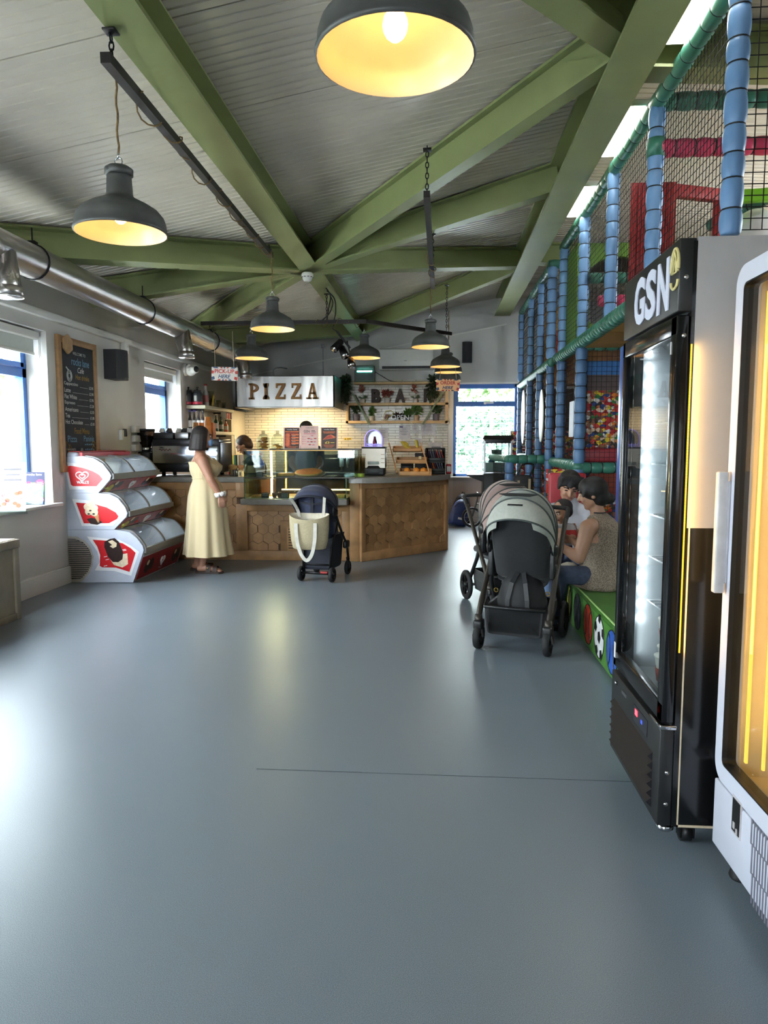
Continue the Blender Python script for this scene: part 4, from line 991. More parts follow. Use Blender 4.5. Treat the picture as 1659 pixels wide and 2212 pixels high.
for i, (dx, lab) in enumerate(((.09, 'left orange in the lowest tray of the fruit stand'), (.21, 'middle orange in the lowest tray of the fruit stand'), (.30, 'right orange in the lowest tray of the fruit stand'))):
    m = MB(); m.ell((x0 + dx, y0 + .1, zz + .012 + .043), .043, 18); m.cyl((x0 + dx, y0 + .1, zz + .095), (x0 + dx, y0 + .1, zz + .101), .004, n=6); solo('orange', m, ORA, lab, 'orange', 'oranges in the lowest tray')
x0, y0, zz, w, d = TR[1]
m = MB(); m.rbox(x0 + .2, x0 + .3, y0 + .03, y0 + .15, zz + .013, zz + .04, .008); solo('flapjack', m, mat('flapjack', (130, 84, 46), .8, n=.3, ns=40), 'dark flapjack on the middle tray of the fruit stand', 'flapjack')
m = MB(); m.rbox(x0 + .28, x0 + .315, y0 + .14, y0 + .15, zz + .05, zz + .09, .002); m.box(x0 + .295, x0 + .3, y0 + .146, y0 + .15, zz + .012, zz + .05); solo('price_tag', m, mat('tag_cream', (224, 200, 150), .6), 'small cream price tag on the middle tray of the fruit stand', 'tag')
# snack rack beside it
xr0 = at(925, 1020, Y=9.25).x; t = thing('snack_rack', 'dark two tier snack rack full of crisp packets beside the fruit stand', 'rack', (xr0 + .12, 9.3, zt_))
m = MB()
for zz in (.03, .17): m.rbox(xr0 - .04, xr0 + .22, 9.15, 9.42, zt_ + zz - .02, zt_ + zz, .004); m.rbox(xr0 - .04, xr0 + .22, 9.15, 9.16, zt_ + zz, zt_ + zz + .045, .003)
for xx in (xr0 - .04, xr0 + .21): m.rbox(xx, xx + .01, 9.15, 9.42, zt_, zt_ + .33, .003)
m.rbox(xr0 - .04, xr0 + .22, 9.41, 9.42, zt_, zt_ + .34, .003); build('frame', m, BLACK, t)
PK = [mat('packet_%d' % i, c_, .3, n=.25, ns=30, m=.3) for i, c_ in enumerate(((150, 60, 52), (60, 50, 56), (196, 130, 100), (90, 90, 100), (180, 90, 40), (70, 40, 60)))]
rn = random.Random(8)
for zz in (.035, .175):
    for k in range(8):
        m = MB(); A = Matrix.Translation((xr0 - .015 + k * .028, 9.26, zt_ + zz + .07)) @ Matrix.Rotation(rn.uniform(-.35, -.1), 4, 'Y') @ Matrix.Rotation(.2, 4, 'X')
        m.rbox(-.011, .011, -.06, .06, -.068, .068, .008, 0, A); i_ = int(zz > .1) * 8 + k
        solo('crisp_packet', m, PK[rn.randrange(6)], ('lower' if zz < .1 else 'upper') + ' tier snack packet, ' + ('leftmost', 'second', 'third', 'fourth', 'fifth', 'sixth', 'seventh', 'rightmost')[k] + ' from the left in the dark rack', 'snack', 'snack packets in the dark rack')
m = MB(); m.rbox(xr0 + .28 - .05, xr0 + .30, 9.32, 9.38, zt_ + .001, zt_ + .13, .012); m.rbox(xr0 + .24, xr0 + .295, 9.318, 9.322, zt_ + .03, zt_ + .1, .002, 1)
solo('snack_bag', m, [mat('bag_red', (170, 40, 44), .4, n=.2), PAPER], 'red and white snack bag at the right of the dark rack', 'bag')
m = MB(); m.rbox(xr0 - .18, xr0 - .045, 9.45, 9.62, zt_ + .001, zt_ + .27, .008); solo('card_box', m, mat('box_black', (30, 28, 30), .5), 'black box behind the fruit stand', 'box')
m = MB(); m.rbox(xr0 - .36, xr0 - .2, 9.3, 9.5, zt_ + .001, zt_ + .22, .01); m.rbox(xr0 - .34, xr0 - .22, 9.295, 9.302, zt_ + .1, zt_ + .2, .004, 1)
solo('till', m, [BLACK, mat('till_screen', (40, 44, 52), .1)], 'black till screen between the drink machine and the fruit stand', 'till')
m = MB(); m.rbox(xr0 - .02, xr0 + .2, 9.5, 9.7, zt_ + .001, zt_ + .31, .012); m.rbox(xr0 - .01, xr0 + .19, 9.49, 9.505, zt_ + .29, zt_ + .41, .006, 1); m.box(xr0 + .04, xr0 + .16, 9.487, 9.49, zt_ + .345, zt_ + .355, 0)
solo('card_display', m, [mat('box_dark', (46, 42, 46), .5), mat('sign_grey', (206, 196, 190), .6)], 'pale notice standing on a dark box behind the snack rack', 'notice')
# ------------------------------------------------------------------ extractor hood with PIZZA lettering
hx0, hx1, hy0, hy1, hz0, hz1 = -3.26, -1.64, 11.47, YB - .016, 1.965, 2.475
t = thing('extractor_hood', 'stainless steel extractor hood with wooden PIZZA letters', 'hood', ((hx0 + hx1) / 2, 12, hz0))
M, nt, B, tc = nodes_mat('hood_steel', 0.34); B.inputs['Metallic'].default_value = 1
wv = nt.nodes.new('ShaderNodeTexNoise'); wv.inputs['Scale'].default_value = 3.0; mp = nt.nodes.new('ShaderNodeMapping'); mp.inputs['Scale'].default_value = (1.6, .1, .15)
rp = nt.nodes.new('ShaderNodeValToRGB'); rp.color_ramp.elements[0].color = rgb((178, 176, 174)); rp.color_ramp.elements[1].color = rgb((232, 228, 224))
nt.links.new(tc.outputs['Object'], mp.inputs[0]); nt.links.new(mp.outputs[0], wv.inputs['Vector']); nt.links.new(wv.outputs['Fac'], rp.inputs['Fac']); nt.links.new(rp.outputs['Color'], B.inputs['Base Color'])
bp = nt.nodes.new('ShaderNodeBump'); bp.inputs['Strength'].default_value = .3; bp.inputs['Distance'].default_value = .05; nt.links.new(wv.outputs['Fac'], bp.inputs['Height']); nt.links.new(bp.outputs['Normal'], B.inputs['Normal'])
HS = M
m = MB(); m.box(hx0, hx1, hy0, hy0 + .02, hz0, hz1); m.box(hx0, hx0 + .02, hy0, hy1, hz0, hz1); m.box(hx1 - .02, hx1, hy0, hy1, hz0, hz1); m.box(hx0, hx1, hy0, hy1, hz1 - .01, hz1)
m.rbox(hx0 - .004, hx1 + .004, hy0 - .006, hy0 + .01, hz0 - .006, hz0 + .015, .004); m.box(hx0 + .3, hx1 - .1, hy0 + .1, hy1, hz0 + .08, hz0 + .1); m.rbox(hx0, hx1, hy0 + .02, hy0 + .12, hz0, hz0 + .02, .004)
build('canopy', m, HS, t)
m = MB()
for i, ch in enumerate('PIZZA'):
    px = (549, 575, 606, 640, 675)[i]; w = (.16, .10, .165, .165, .2)[i]; c = at(px, 847, Y=hy0)
    A = FACE_CAM((c.x, hy0 - .002, 2.225)); H_ = .255; hw = w / 2
    q = lambda *r_: m.prism([(a, b) for a, b in r_], .028, A, 0)
    bx = lambda x0, x1, y0, y1: q((x0, y0), (x1, y0), (x1, y1), (x0, y1))
    h2 = H_ / 2
    if ch == 'P':
        bx(-hw + .02, -hw + .065, -h2, h2); bx(-hw - .005, -hw + .085, -h2, -h2 + .03); bx(-hw - .005, -hw + .05, h2 - .03, h2)
        n_ = 14; o_ = [(-hw + .06 + .10 * cos(a), .055 + .072 * sin(a)) for a in [-PI / 2 + PI * k / n_ for k in range(n_ + 1)]]; i_ = [(-hw + .06 + .052 * cos(a), .055 + .034 * sin(a)) for a in [-PI / 2 + PI * k / n_ for k in range(n_ + 1)]]
        for k in range(n_): q(o_[k], o_[k + 1], i_[k + 1], i_[k])
    elif ch == 'I': bx(-.022, .022, -h2, h2); bx(-.05, .05, -h2, -h2 + .032); bx(-.045, .045, h2 - .032, h2); q((-.05, -h2 + .032), (.05, -h2 + .032), (.022, -h2 + .07), (-.022, -h2 + .07)); q((-.022, h2 - .07), (.022, h2 - .07), (.045, h2 - .032), (-.045, h2 - .032))
    elif ch == 'Z': bx(-hw + .01, hw, h2 - .036, h2); bx(-hw, hw, -h2, -h2 + .036); q((-hw + .005, -h2 + .036), (-hw + .06, -h2 + .036), (hw, h2 - .036), (hw - .06, h2 - .036)); bx(-hw + .01, -hw + .035, h2 - .075, h2 - .03); bx(hw - .025, hw, -h2 + .03, -h2 + .075)
    else: q((-hw + .025, -h2), (-hw + .065, -h2), (.005, h2), (-.015, h2)); q((hw - .075, -h2), (hw - .02, -h2), (.028, h2), (-.012, h2)); bx(-.05, .05, -.05, -.02); bx(-hw, -hw + .09, -h2, -h2 + .028); bx(hw - .095, hw, -h2, -h2 + .028)
build('lettering', m, mat('letter_wood', (178, 128, 76), .6, n=.2, ns=20), t)
m = MB(); m.tube(cr([(-2.65, 11.6, hz1), (-2.66, 11.6, hz1 + .09), (-2.6, 11.65, hz1 + .15), (-2.5, 11.9, hz1 + .16)]), .012, 6); m.tube([(-2.0, YB, hz1 + .05), (-2.0, YB - .01, 3.1)], .008, 6); m.rbox(-2.03, -1.97, YB - .05, YB, 3.06, 3.13, .01)
build('cable', m, mat('cable_grey', (150, 150, 150), .5), t)
l = bpy.data.lights.new('hood_light', 'AREA'); l.shape = 'RECTANGLE'; l.size = 1.0; l.size_y = .3; l.energy = 10; l.color = (1, .80, .48)
lo = bpy.data.objects.new('hood_light', l); COL.objects.link(lo); lo.parent = t; lo.location = V((-2.4, 12.1, hz0 + .06)) - t.location
m = MB(); m.rbox(-2.9, -1.9, 12.0, 12.2, hz0 + .062, hz0 + .085, .01); build('lamp_cover', m, glow('hood_lamp', (255, 216, 150), 3.0), t)

# ------------------------------------------------------------------ bar shelf on the back wall
sx0, sx1, sy0, sy1, sz0, sz1 = -1.575, .205, 12.38, YB - .016, 1.735, 2.445
t = thing('bar_shelf', 'wide pine wall shelf with two levels and green corner braces', 'shelf', ((sx0 + sx1) / 2, 12.5, sz0))
m = MB(); m.rbox(sx0, sx1, sy0, sy1, sz0, sz0 + .045, .004); m.rbox(sx0, sx1, sy0, sy1, 2.045, 2.09, .004); m.rbox(sx0 + .14, sx1 - .02, sy0, sy1, sz1 - .035, sz1, .004)
m.rbox(sx0, sx0 + .05, sy0, sy1, sz0, 2.09, .004); m.rbox(sx1 - .055, sx1, sy0, sy1, sz0, sz1, .004)
build('boards', m, PALEWOOD, t)
for p0, p1 in (((762, 850), (798, 917)), ((956, 848), (913, 917))):
    m = MB(); m.bar(at(*p0, Y=sy0 - .012), at(*p1, Y=sy0 - .012), .03, .02, (0, -1, 0)); build('brace', m, mat('brace_green', (112, 128, 88), .5), t)
LTR = mat('letter_dark', (58, 44, 38), .6, n=.3, ns=30)
for ch, px, w in (('B', 812, .155), ('A', 864, .18), ('R', 925, .16)):
    c = at(px, 868, Y=12.48); m = MB(); m.text(ch, FACE_CAM((c.x, 12.5, 2.092 + .12)), h=.24, w=w, d=.05, bold=.05)
    solo('decor_letter', m, LTR, {'B': 'dark rusty letter B on the upper bar shelf', 'A': 'dark rusty letter A in the middle of the upper bar shelf', 'R': 'dark rusty letter R half hidden by ivy on the upper bar shelf'}[ch], 'letter', 'rusty letters on the bar shelf')
POTW = mat('pot_white', (206, 200, 192), .5); POTG = mat('pot_grey', (112, 108, 118), .6); POTP = mat('pot_pale', (190, 164, 136), .6); LEAFG = mat('leaf_dark', (58, 82, 44), .6, n=.4, ns=30); LEAFB = mat('leaf_bright', (84, 122, 52), .6, n=.4, ns=30); IVY = mat('ivy_leaf', (50, 66, 38), .6, n=.4, ns=30)
PET = mat('orchid_coral', (168, 92, 72), .6, n=.25, ns=20); PETR = mat('petal_red', (132, 56, 46), .6, n=.3, ns=20)
def leaves(mm, c, r, n_, q0, seed, mi=0, droop=0.0):
    rn = random.Random(seed)
    for _ in range(n_):
        d = V((rn.gauss(0, 1), rn.gauss(0, 1), rn.gauss(0, 1))).normalized() * (rn.random() ** .4)
        p = V(c) + V((d.x * r[0], d.y * r[1], d.z * r[2])); a = (d + V((0, 0, .3 - droop))).normalized(); b_ = a.orthogonal().normalized(); b_ = (b_ + a.cross(b_) * rn.uniform(-1, 1)).normalized(); q = q0 * rn.uniform(.7, 1.3); nn = a.cross(b_)
        mm.add([p - a * q, p + b_ * q * .45 + nn * q * .1, p + a * q, p - b_ * q * .45 + nn * q * .1], [(0, 1, 2, 3)], mi)
    return mm
def plant(label, px, zb, pot, ph, pr, kind, seed, group='potted plants on the bar shelf'):
    c = at(px, 880, Y=12.48); c.z = zb; t_ = thing('potted_plant', label, 'plant', c, group); m = MB()
    m.lathe([(pr * .8, 0), (pr * .86, .004), (pr, ph), (pr * .86, ph), (pr * .8, ph - .012), (.001, ph - .012)], c, 22); build('pot', m, pot, t_)
    m = MB()
    if kind == 'orchid':
        m.tube(cr([c + V((0, 0, ph - .01)), c + V((.01, 0, ph + .09)), c + V((-.02, 0, ph + .17)), c + V((-.06, -.01, ph + .2))]), .004, 6, 0)
        for dx in (-1, 1, .4): m.prism([(0, 0), (.05, .03), (.10, .01), (.05, -.005)], .004, fm(c + V((0, -.01, ph)), (dx, .2, .35), (-.35 * dx, 0, 1)), 0)
        build('stem', m, LEAFG, t_); m = MB(); leaves(m, c + V((-.02, -.01, ph + .17)), (.06, .04, .085), 46, .028, seed); build('blossom', m, PET, t_)
    elif kind == 'red':
        for k in range(5): m.tube([c + V((0, 0, ph - .01)), c + V((.04 * (k - 2), 0, ph + .06))], .003, 5)
        build('stem', m, LEAFG, t_); m = MB(); leaves(m, c + V((0, -.01, ph + .085)), (.11, .05, .065), 60, .035, seed); build('blossom', m, PETR, t_)
    else:
        n_, r_, q = {'bush': (120, (.11, .08, .1), .03), 'grass': (70, (.06, .05, .09), .035), 'round': (110, (.1, .07, .1), .034)}[kind]
        for k in range(4): m.tube([c + V((0, 0, ph - .012)), c + V((.025 * (k - 1.5), 0, ph + .08))], .003, 5)
        build('stem', m, LEAFG, t_); m = MB(); leaves(m, c + V((0, 0, ph + r_[2] * .9)), r_, n_, q, seed); build('foliage', m, LEAFB if kind != 'round' else LEAFG, t_)
plant('coral orchid in a white pot at the left of the upper bar shelf', 783, 2.091, POTW, .07, .045, 'orchid', 1)
plant('red flowering plant in a white pot between the letters B and A', 836, 2.091, POTW, .085, .055, 'red', 2)
plant('coral orchid in a white pot between the letters A and R', 897, 2.091, POTW, .07, .045, 'orchid', 3)
plant('dark round plant in a grey pot at the left of the lower bar shelf', 769, 1.781, POTG, .12, .06, 'round', 4)
plant('bright green grassy plant in a white pot, lower bar shelf', 803, 1.781, POTW, .085, .042, 'grass', 5)
plant('bushy green plant in a pale pot right of the OPEN sign', 899, 1.781, POTP, .095, .046, 'bush', 6)
plant('dark round plant in a grey pot at the right of the lower bar shelf', 942, 1.781, POTG, .12, .06, 'round', 7)
plant('small lavender grey plant just right of the OPEN sign', 880, 1.781, POTG, .05, .035, 'grass', 8)
for px0, px1, lab, sd in ((741, 752, 'trailing dark ivy at the left end of the bar shelf', 1), (934, 938, 'trailing dark ivy at the right end of the bar shelf behind the order sign', 2)):
    c = at((px0 + px1) / 2, 850, Y=12.42); t_ = thing('ivy_plant', lab, 'ivy', (c.x, 12.42, sz1), 'trailing ivy plants on the bar shelf'); m = MB()
    m.lathe([(.045, 0), (.06, .08), (.05, .08), (.001, .07)], (c.x, 12.5, sz1), 18); build('pot', m, POTG, t_); m = MB()
    leaves(m, (c.x, 12.42, sz1 + .03), (.10, .07, .11), 110, .036, sd); leaves(m, (c.x - .02, 12.37, sz1 - .16), (.10, .05, .2), 170, .036, sd + 9, droop=1); leaves(m, (c.x + .04, 12.37, sz1 - .1), (.08, .05, .22), 70, .036, sd + 19, droop=1); build('foliage', m, IVY, t_)
c = at(859, 902, Y=12.44); t = thing('neon_sign', 'unlit neon OPEN sign with a pizza slice outline on the lower bar shelf', 'sign', (c.x, 12.44, 1.781))
m = MB(); m.text('OPEN', FACE_CAM((c.x + .04, 12.44, 1.838)), h=.085, w=.31, d=.012, bold=-.004); build('lettering', m, mat('neon_tube', (206, 210, 216), .3), t)
m = MB(); sl = [at(x, y, Y=12.44) for x, y in ((829, 909), (828, 900), (833, 888), (845, 887), (851, 893), (846, 898), (838, 897), (833, 909))]; m.tube(sl, .006, 6, closed=True); build('slice_outline', m, mat('neon_yellow', (190, 176, 60), .3), t)
m = MB(); m.prism([(0, 0), (.045, .03), (.09, .055), (.10, .085), (.02, .095), (-.01, .04)], .004, FACE_CAM((sl[0].x + .015, 12.452, 1.80))); build('slice', m, mat('neon_topping', (104, 60, 50), .5, n=.3, ns=40), t)
m = MB(); m.tube(cr([at(886, 909, Y=12.37), at(893, 918, Y=12.36), at(896, 914, Y=12.36), at(909, 917, Y=12.36)]), .004, 5); build('cable', m, WHITE, t)
m = MB(); leaves(m, at(860, 898, Y=12.55), (.12, .03, .05), 60, .03, 31); solo('dried_plant', m, mat('dried_leaf', (60, 40, 32), .8), 'dark dried leaves behind the OPEN sign', 'plant')

# things on the back wall
t = thing('air_conditioner', 'white wall mounted air conditioner with a dark outlet slot', 'air conditioner', (-.52, YB, 2.66))
m = MB(); m.loft([[V((x, YB - d_, z)) for d_, z in ((0, 2.66), (.17, 2.665), (.215, 2.72), (.215, 2.80), (.18, 3.0), (.12, 3.03), (0, 3.03))] for x in (-.99, -.06)], 0, False); build('body', m, mat('ac_white', (226, 225, 220), .4, n=.02), t)
m = MB(); m.box(-.94, -.11, YB - .217, YB - .19, 2.672, 2.715); build('outlet', m, BLACK, t)
m = MB()
for k in range(3): m.box(-.94, -.11, YB - .2185, YB - .2165, 2.680 + k * .012, 2.683 + k * .012)
m.box(-.56, -.51, YB - .218, YB - .214, 2.80, 2.806); build('louvre', m, mat('louvre_grey', (70, 70, 70), .5), t)
t = thing('insect_killer', 'grey insect killer with a glowing green tube above the bar shelf', 'insect killer', (-1.25, YB, 2.46))
m = MB(); m.rbox(-1.43, -1.075, YB - .15, YB, 2.46, 2.66, .006, 0); m.rbox(-1.41, -1.09, YB - .14, YB, 2.66, 2.74, .006, 0); build('body', m, mat('killer_grey', (112, 114, 112), .5, m=.3), t)
m = MB(); m.box(-1.415, -1.09, YB - .153, YB - .149, 2.475, 2.645); build('tray', m, mat('killer_dark', (52, 58, 56), .4), t)
m = MB(); m.cyl((-1.38, YB - .158, 2.635), (-1.12, YB - .158, 2.635), .012, n=12); build('tube', m, glow('uv_green', (100, 240, 215), 6.0), t)
m = MB()
for k in range(24): m.box(-1.41 + k * .0135, -1.408 + k * .0135, YB - .156, YB - .153, 2.48, 2.62)
build('grille', m, mat('killer_wire', (90, 100, 96), .4, m=.5), t)
m = MB(); m.tube(cr([(-1.08, YB - .03, 2.64), (-.95, YB - .02, 2.56), (-.8, YB - .02, 2.48), (-.62, YB - .02, 2.45)]), .006, 6); build('cord', m, BLACK, t)
# notices on the tiles
rn = random.Random(3)
for px, py, w, h, lab in ((828, 940, .17, .24, 'plain grey notice on the tiles behind the clear dome'), (874, 934, .20, .24, 'white notice with a purple mark on the tiles behind the fruit stand'), (897, 926, .12, .16, 'white notice with dark heading on the tiles'), (925, 926, .26, .21, 'wide glossy notice on the tiles below the bar shelf'), (905, 955, .12, .15, 'small dark bordered notice behind the bananas')):
    c = at(px, py, Y=YB - .016); m = MB(); A = FACE_CAM(c); m.obox(A, w, h, .004, 0)
    for k in range(5): m.quad(A @ Matrix.Translation((-w * .05, h * (.32 - .12 * k), .0026)), w * rn.uniform(.4, .75), h * .03, 1)
    if 'purple' in lab: m.quad(A @ Matrix.Translation((-w * .3, h * .4, .0028)), w * .3, h * .1, 2)
    solo('wall_notice', m, [mat('notice_paper', (190, 180, 176), .3), mat('notice_ink', (120, 112, 116), .6), mat('notice_purple', (90, 70, 120), .5)], lab, 'notice', 'notices on the tiled wall')
c = at(751, 948, Y=YB - .016); m = MB(); A = FACE_CAM(c); m.obox(A, .14, .035, .003, 0); m.prism([(-.055, -.012), (-.03, -.012), (-.0425, .012)], .001, A @ Matrix.Translation((0, 0, .0016)), 1); m.quad(A @ Matrix.Translation((.025, 0, .002)), .07, .012, 1)
solo('warning_sticker', m, [mat('sticker_yellow', (206, 176, 50), .5), mat('sticker_ink', (60, 52, 30), .6)], 'small yellow warning sticker on the tiles', 'sticker')

# ------------------------------------------------------------------ kitchen: back worktop, fridge side, shelves on the left wall
t = thing('back_counter', 'steel back counter along the tiled wall behind the staff', 'counter', (-1.2, 12.3, 0))
m = MB(); m.rbox(-3.0, .19, 12.0, YB - .016, .86, .90, .006); build('top', m, STEEL, t); m = MB(); m.box(-2.98, .17, 12.05, YB - .02, .0, .86); build('cabinet', m, mat('steel_dark', (92, 92, 94), .4, m=.8), t)
for x0, x1, h, lab in ((-2.55, -2.0, .36, 'dark pizza oven on the back counter behind the display case'), (-1.95, -1.3, .30, 'dark steel oven at the right on the back counter')):
    t = thing('oven', lab, 'oven', ((x0 + x1) / 2, 12.3, .901), 'ovens on the back counter'); m = MB(); m.rbox(x0, x1, 12.08, 12.55, .901, .901 + h, .01); build('body', m, mat('oven_dark', (66, 64, 62), .35, m=.6), t); m = MB(); m.rbox(x0 + .05, x1 - .15, 12.072, 12.082, .94, .9 + h - .05, .004); build('door', m, BLACK, t); m = MB(); m.tube([(x0 + .06, 12.05, .9 + h - .07), (x1 - .16, 12.05, .9 + h - .07)], .008, 6); build('handle', m, CHROME, t)
t = thing('tall_cabinet', 'pale tall cabinet side at the left end of the tiled wall', 'cabinet', (-3.45, 12.2, 0))
m = MB(); m.rbox(XL + .01, -3.42, 11.75, YB - .02, 0, 1.95, .006); build('carcass', m, mat('cab_cream', (176, 168, 148), .5, n=.05), t); m = MB(); m.tube([(-3.41, 11.85, 1.1), (-3.395, 11.85, 1.12), (-3.395, 11.85, 1.5), (-3.41, 11.85, 1.52)], .008, 6); build('handle', m, CHROME, t)
def wshelf(label, z, mm, y0=10.2, y1=11.68):
    t_ = thing('wall_shelf', label, 'shelf', (XL + .14, (y0 + y1) / 2, z - .05), 'shelves on the left wall of the kitchen'); m = MB(); m.rbox(XL, -3.35, y0, y1, z - .05, z, .005); build('board', m, mm, t_)
    m = MB()
    for yy in (y0 + .2, y1 - .2): m.rbox(XL, XL + .2, yy - .012, yy + .012, z - .075, z - .05, .004)
    build('bracket', m, BLACKM, t_)
SHW = mat('shelf_cream', (190, 184, 160), .5, n=.08)
wshelf('upper pale kitchen shelf on the left wall carrying black tubs and glasses', 1.94, SHW); wshelf('lower pale kitchen shelf on the left wall carrying bottles', 1.57, SHW)
TUB = mat('tub_black', (42, 44, 48), .35, n=.1); TUBR = mat('tub_red', (192, 44, 66), .4, n=.1); TUBW = mat('tub_label', (180, 180, 168), .5, n=.1)
for px, lab in ((407, 'left black tub with a red band and pump lid on the upper kitchen shelf'), (427, 'right black tub with a red band and pump lid on the upper kitchen shelf')):
    c = at(px, 876, Y=10.3); c.z = 1.941; t_ = thing('protein_tub', lab, 'tub', c, 'black tubs with red bands'); m = MB(); r_ = .073; m.lathe([(r_ * .95, 0), (r_, .006), (r_, .16), (r_ * .8, .19), (r_ * .72, .195)], c, 24); build('body', m, TUB, t_)
    m = MB(); m.lathe([(r_ * .78, .192), (r_ * .78, .215), (r_ * .7, .22), (.015, .222), (.014, .25), (.02, .252), (.02, .268), (.001, .27)], c, 20); build('lid', m, BLACK, t_)
    m = MB(); m.lathe([(r_ * 1.012, .012), (r_ * 1.012, .05)], c, 24, c0=False, c1=False); build('band', m, TUBR, t_)
    m = MB(); n_ = 7; vs = [c + V((r_ * 1.013 * cos(a), r_ * 1.013 * sin(a), z)) for z in (.06, .14) for a in [-2.0 + .09 * k for k in range(n_)]]; m.add(vs, [(k, k + 1, n_ + k + 1, n_ + k) for k in range(n_ - 1)], 0, True); build('label_patch', m, TUBW, t_)
# bottles and glasses on the shelves
GLS = glass('drinking_glass', (236, 238, 232), .95, .04)
for k in range(6):
    y = 10.78 + k * .14; x = -3.42 - (k % 2) * .07; m = MB(); h = (.13, .11, .12, .09, .1, .08)[k]; m.lathe([(.028, 0), (.03, .004), (.038, h), (.034, h), (.026, .012)], (x, y, 1.941), 16)
    solo('drinking_glass', m, GLS, ('first', 'second', 'third', 'fourth', 'fifth', 'last')[k] + ' glass from the tubs on the upper kitchen shelf', 'glass', 'glasses on the upper kitchen shelf')
m = MB(); m.lathe([(.05, 0), (.06, .02), (.07, .2), (.085, .24), (.08, .24), (.06, .03)], (-3.45, 10.72, 1.941), 18); solo('glass_jug', m, GLS, 'tall clear jug behind the black tubs on the upper kitchen shelf', 'jug')
bottle('white bottle with a red cap behind the black tubs', (-3.46, 10.56, 1.941), .33, .045, mat('bottle_white', (178, 172, 166), .5), mat('cap_red', (168, 56, 54), .5), mat('label_pinkish', (196, 130, 124), .5), neck=.5)
m = MB(); m.bar((-3.38, 10.62, 1.95), (-3.385, 10.72, 2.11), .05, .01, (1, 0, 0)); solo('yellow_card', m, mat('card_yellow', (196, 168, 52), .5), 'leaning yellow card on the upper kitchen shelf', 'card')
BC = [(48, 78, 58), (104, 100, 92), (66, 92, 60), (84, 48, 50), (206, 116, 92), (150, 140, 120)]
for k in range(6):
    bottle(('green', 'grey', 'dark green', 'dark red', 'coral', 'pale')[k] + ' liqueur bottle on the lower kitchen shelf', (-3.40 - .04 * (k % 2), 10.85 + k * .13, 1.571), (.25, .24, .22, .24, .19, .2)[k], .035, mat('liq_%d' % k, BC[k], .15, n=.1), mat('cap_dark', (46, 44, 44), .4), mat('liq_label', (196, 190, 176), .6), 'liqueur bottles on the lower kitchen shelf')
m = MB()
for k in range(3): m.rbox(-3.46, -3.42, 11.35 + k * .09, 11.42 + k * .09, 1.73, 1.82, .01)
solo('red_tins', m, mat('tin_red', (150, 44, 40), .5), 'small red tins hanging under the upper kitchen shelf', 'tins') if False else None
for k in range(3):
    b_ = MB(); b_.rbox(-3.45, -3.40, 11.36 + k * .09, 11.43 + k * .09, 1.785, 1.885, .01); solo('red_tin', b_, mat('tin_red', (150, 44, 40), .5), ('nearest', 'middle', 'farthest')[k] + ' small red tin under the upper kitchen shelf end', 'tin', 'red tins under the upper kitchen shelf')
m = MB(); m.rbox(-3.47, -3.38, 11.33, 11.66, 1.775, 1.784, .003); m.rbox(-3.47, -3.38, 11.33, 11.34, 1.784, 1.89, .003); m.rbox(-3.47, -3.38, 11.65, 11.66, 1.784, 1.89, .003); solo('tin_rack', m, SHW, 'small pale rack holding red tins under the upper kitchen shelf', 'rack')
for k in range(4):
    bottle('dark bottle with a violet cap, ' + ('leftmost', 'second', 'third', 'rightmost')[k] + ' on the shelf below the black tubs', (-3.60 + .062 * k, 10.26, 1.571), .30, .028, mat('bottle_ink', (34, 34, 44), .2), mat('cap_violet', (86, 76, 160), .4) if k < 2 else TUB, mat('label_white', (214, 212, 210), .5), 'dark bottles below the black tubs', neck=.6)

# ------------------------------------------------------------------ coffee machine and grinder
zt_ = .985; x0, x1, y0, y1 = -3.44, -2.62, 8.42, 8.95
t = thing('coffee_machine', 'large steel espresso machine on the counter, back panel facing the room', 'coffee machine', ((x0 + x1) / 2, 8.7, zt_))
m = MB(); m.rbox(x0 + .03, x1 - .03, y0 + .03, y1, zt_ + .05, zt_ + .16, .01); 
for sx in (x0 + .1, x1 - .1):
    for yy in (y0 + .1, y1 - .06): m.cyl((sx, yy, zt_), (sx, yy, zt_ + .06), .025, n=14)
m.rbox(x0 - .005, x1 + .005, y0 + .02, y1, zt_ + .36, zt_ + .45, .012); build('base', m, mat('machine_dark', (46, 46, 50), .3, m=.4), t)
m = MB(); m.rbox(x0, x1, y0, y0 + .04, zt_ + .15, zt_ + .37, .012); build('back_panel', m, mat('polished_steel', (186, 190, 200), .14, m=1, n=.04, ns=4, bump=.1, bs=4), t)
for xx in (x0, x1): m = MB(); m.rbox(xx - .02, xx + .02, y0 + .02, y1, zt_ + .04, zt_ + .42, .02); build('side_panel', m, mat('machine_side', (70, 72, 78), .3, m=.7), t)
m = MB(); m.tube([(x0 + .09 + k * .007, y0 - .003, zt_ + .32 + .011 * sin(k * 1.1)) for k in range(22)], .003, 5); build('lettering', m, mat('badge_red', (110, 44, 56), .4), t)
m = MB()
for a, b_, c_ in ((x0, x0 + .25, 0), (x0 + .27, x0 + .44, 1), (x0 + .46, x0 + .52, 0)): m.rbox(a, b_, y0 + .05, y0 + .4, zt_ + .45, zt_ + .53, .008, c_)
build('cup_rail', m, [BLACK, STEEL], t)
CUPW = mat('cup_china', (210, 205, 198), .3); CUPD = mat('cup_dark', (50, 46, 44), .4)
for k, x in enumerate((x0 + .08, x0 + .17, x0 + .29, x0 + .36, x0 + .43)):
    m = MB(); m.lathe([(.04, 0), (.042, .01), (.028, .045), (.026, .05)], (x, y0 + .14, zt_ + .532), 18); solo('coffee_cup', m, (CUPW, CUPD)[k % 2], ('first', 'second', 'third', 'fourth', 'fifth')[k] + ' upturned cup from the left on top of the coffee machine', 'cup', 'cups on the coffee machine')
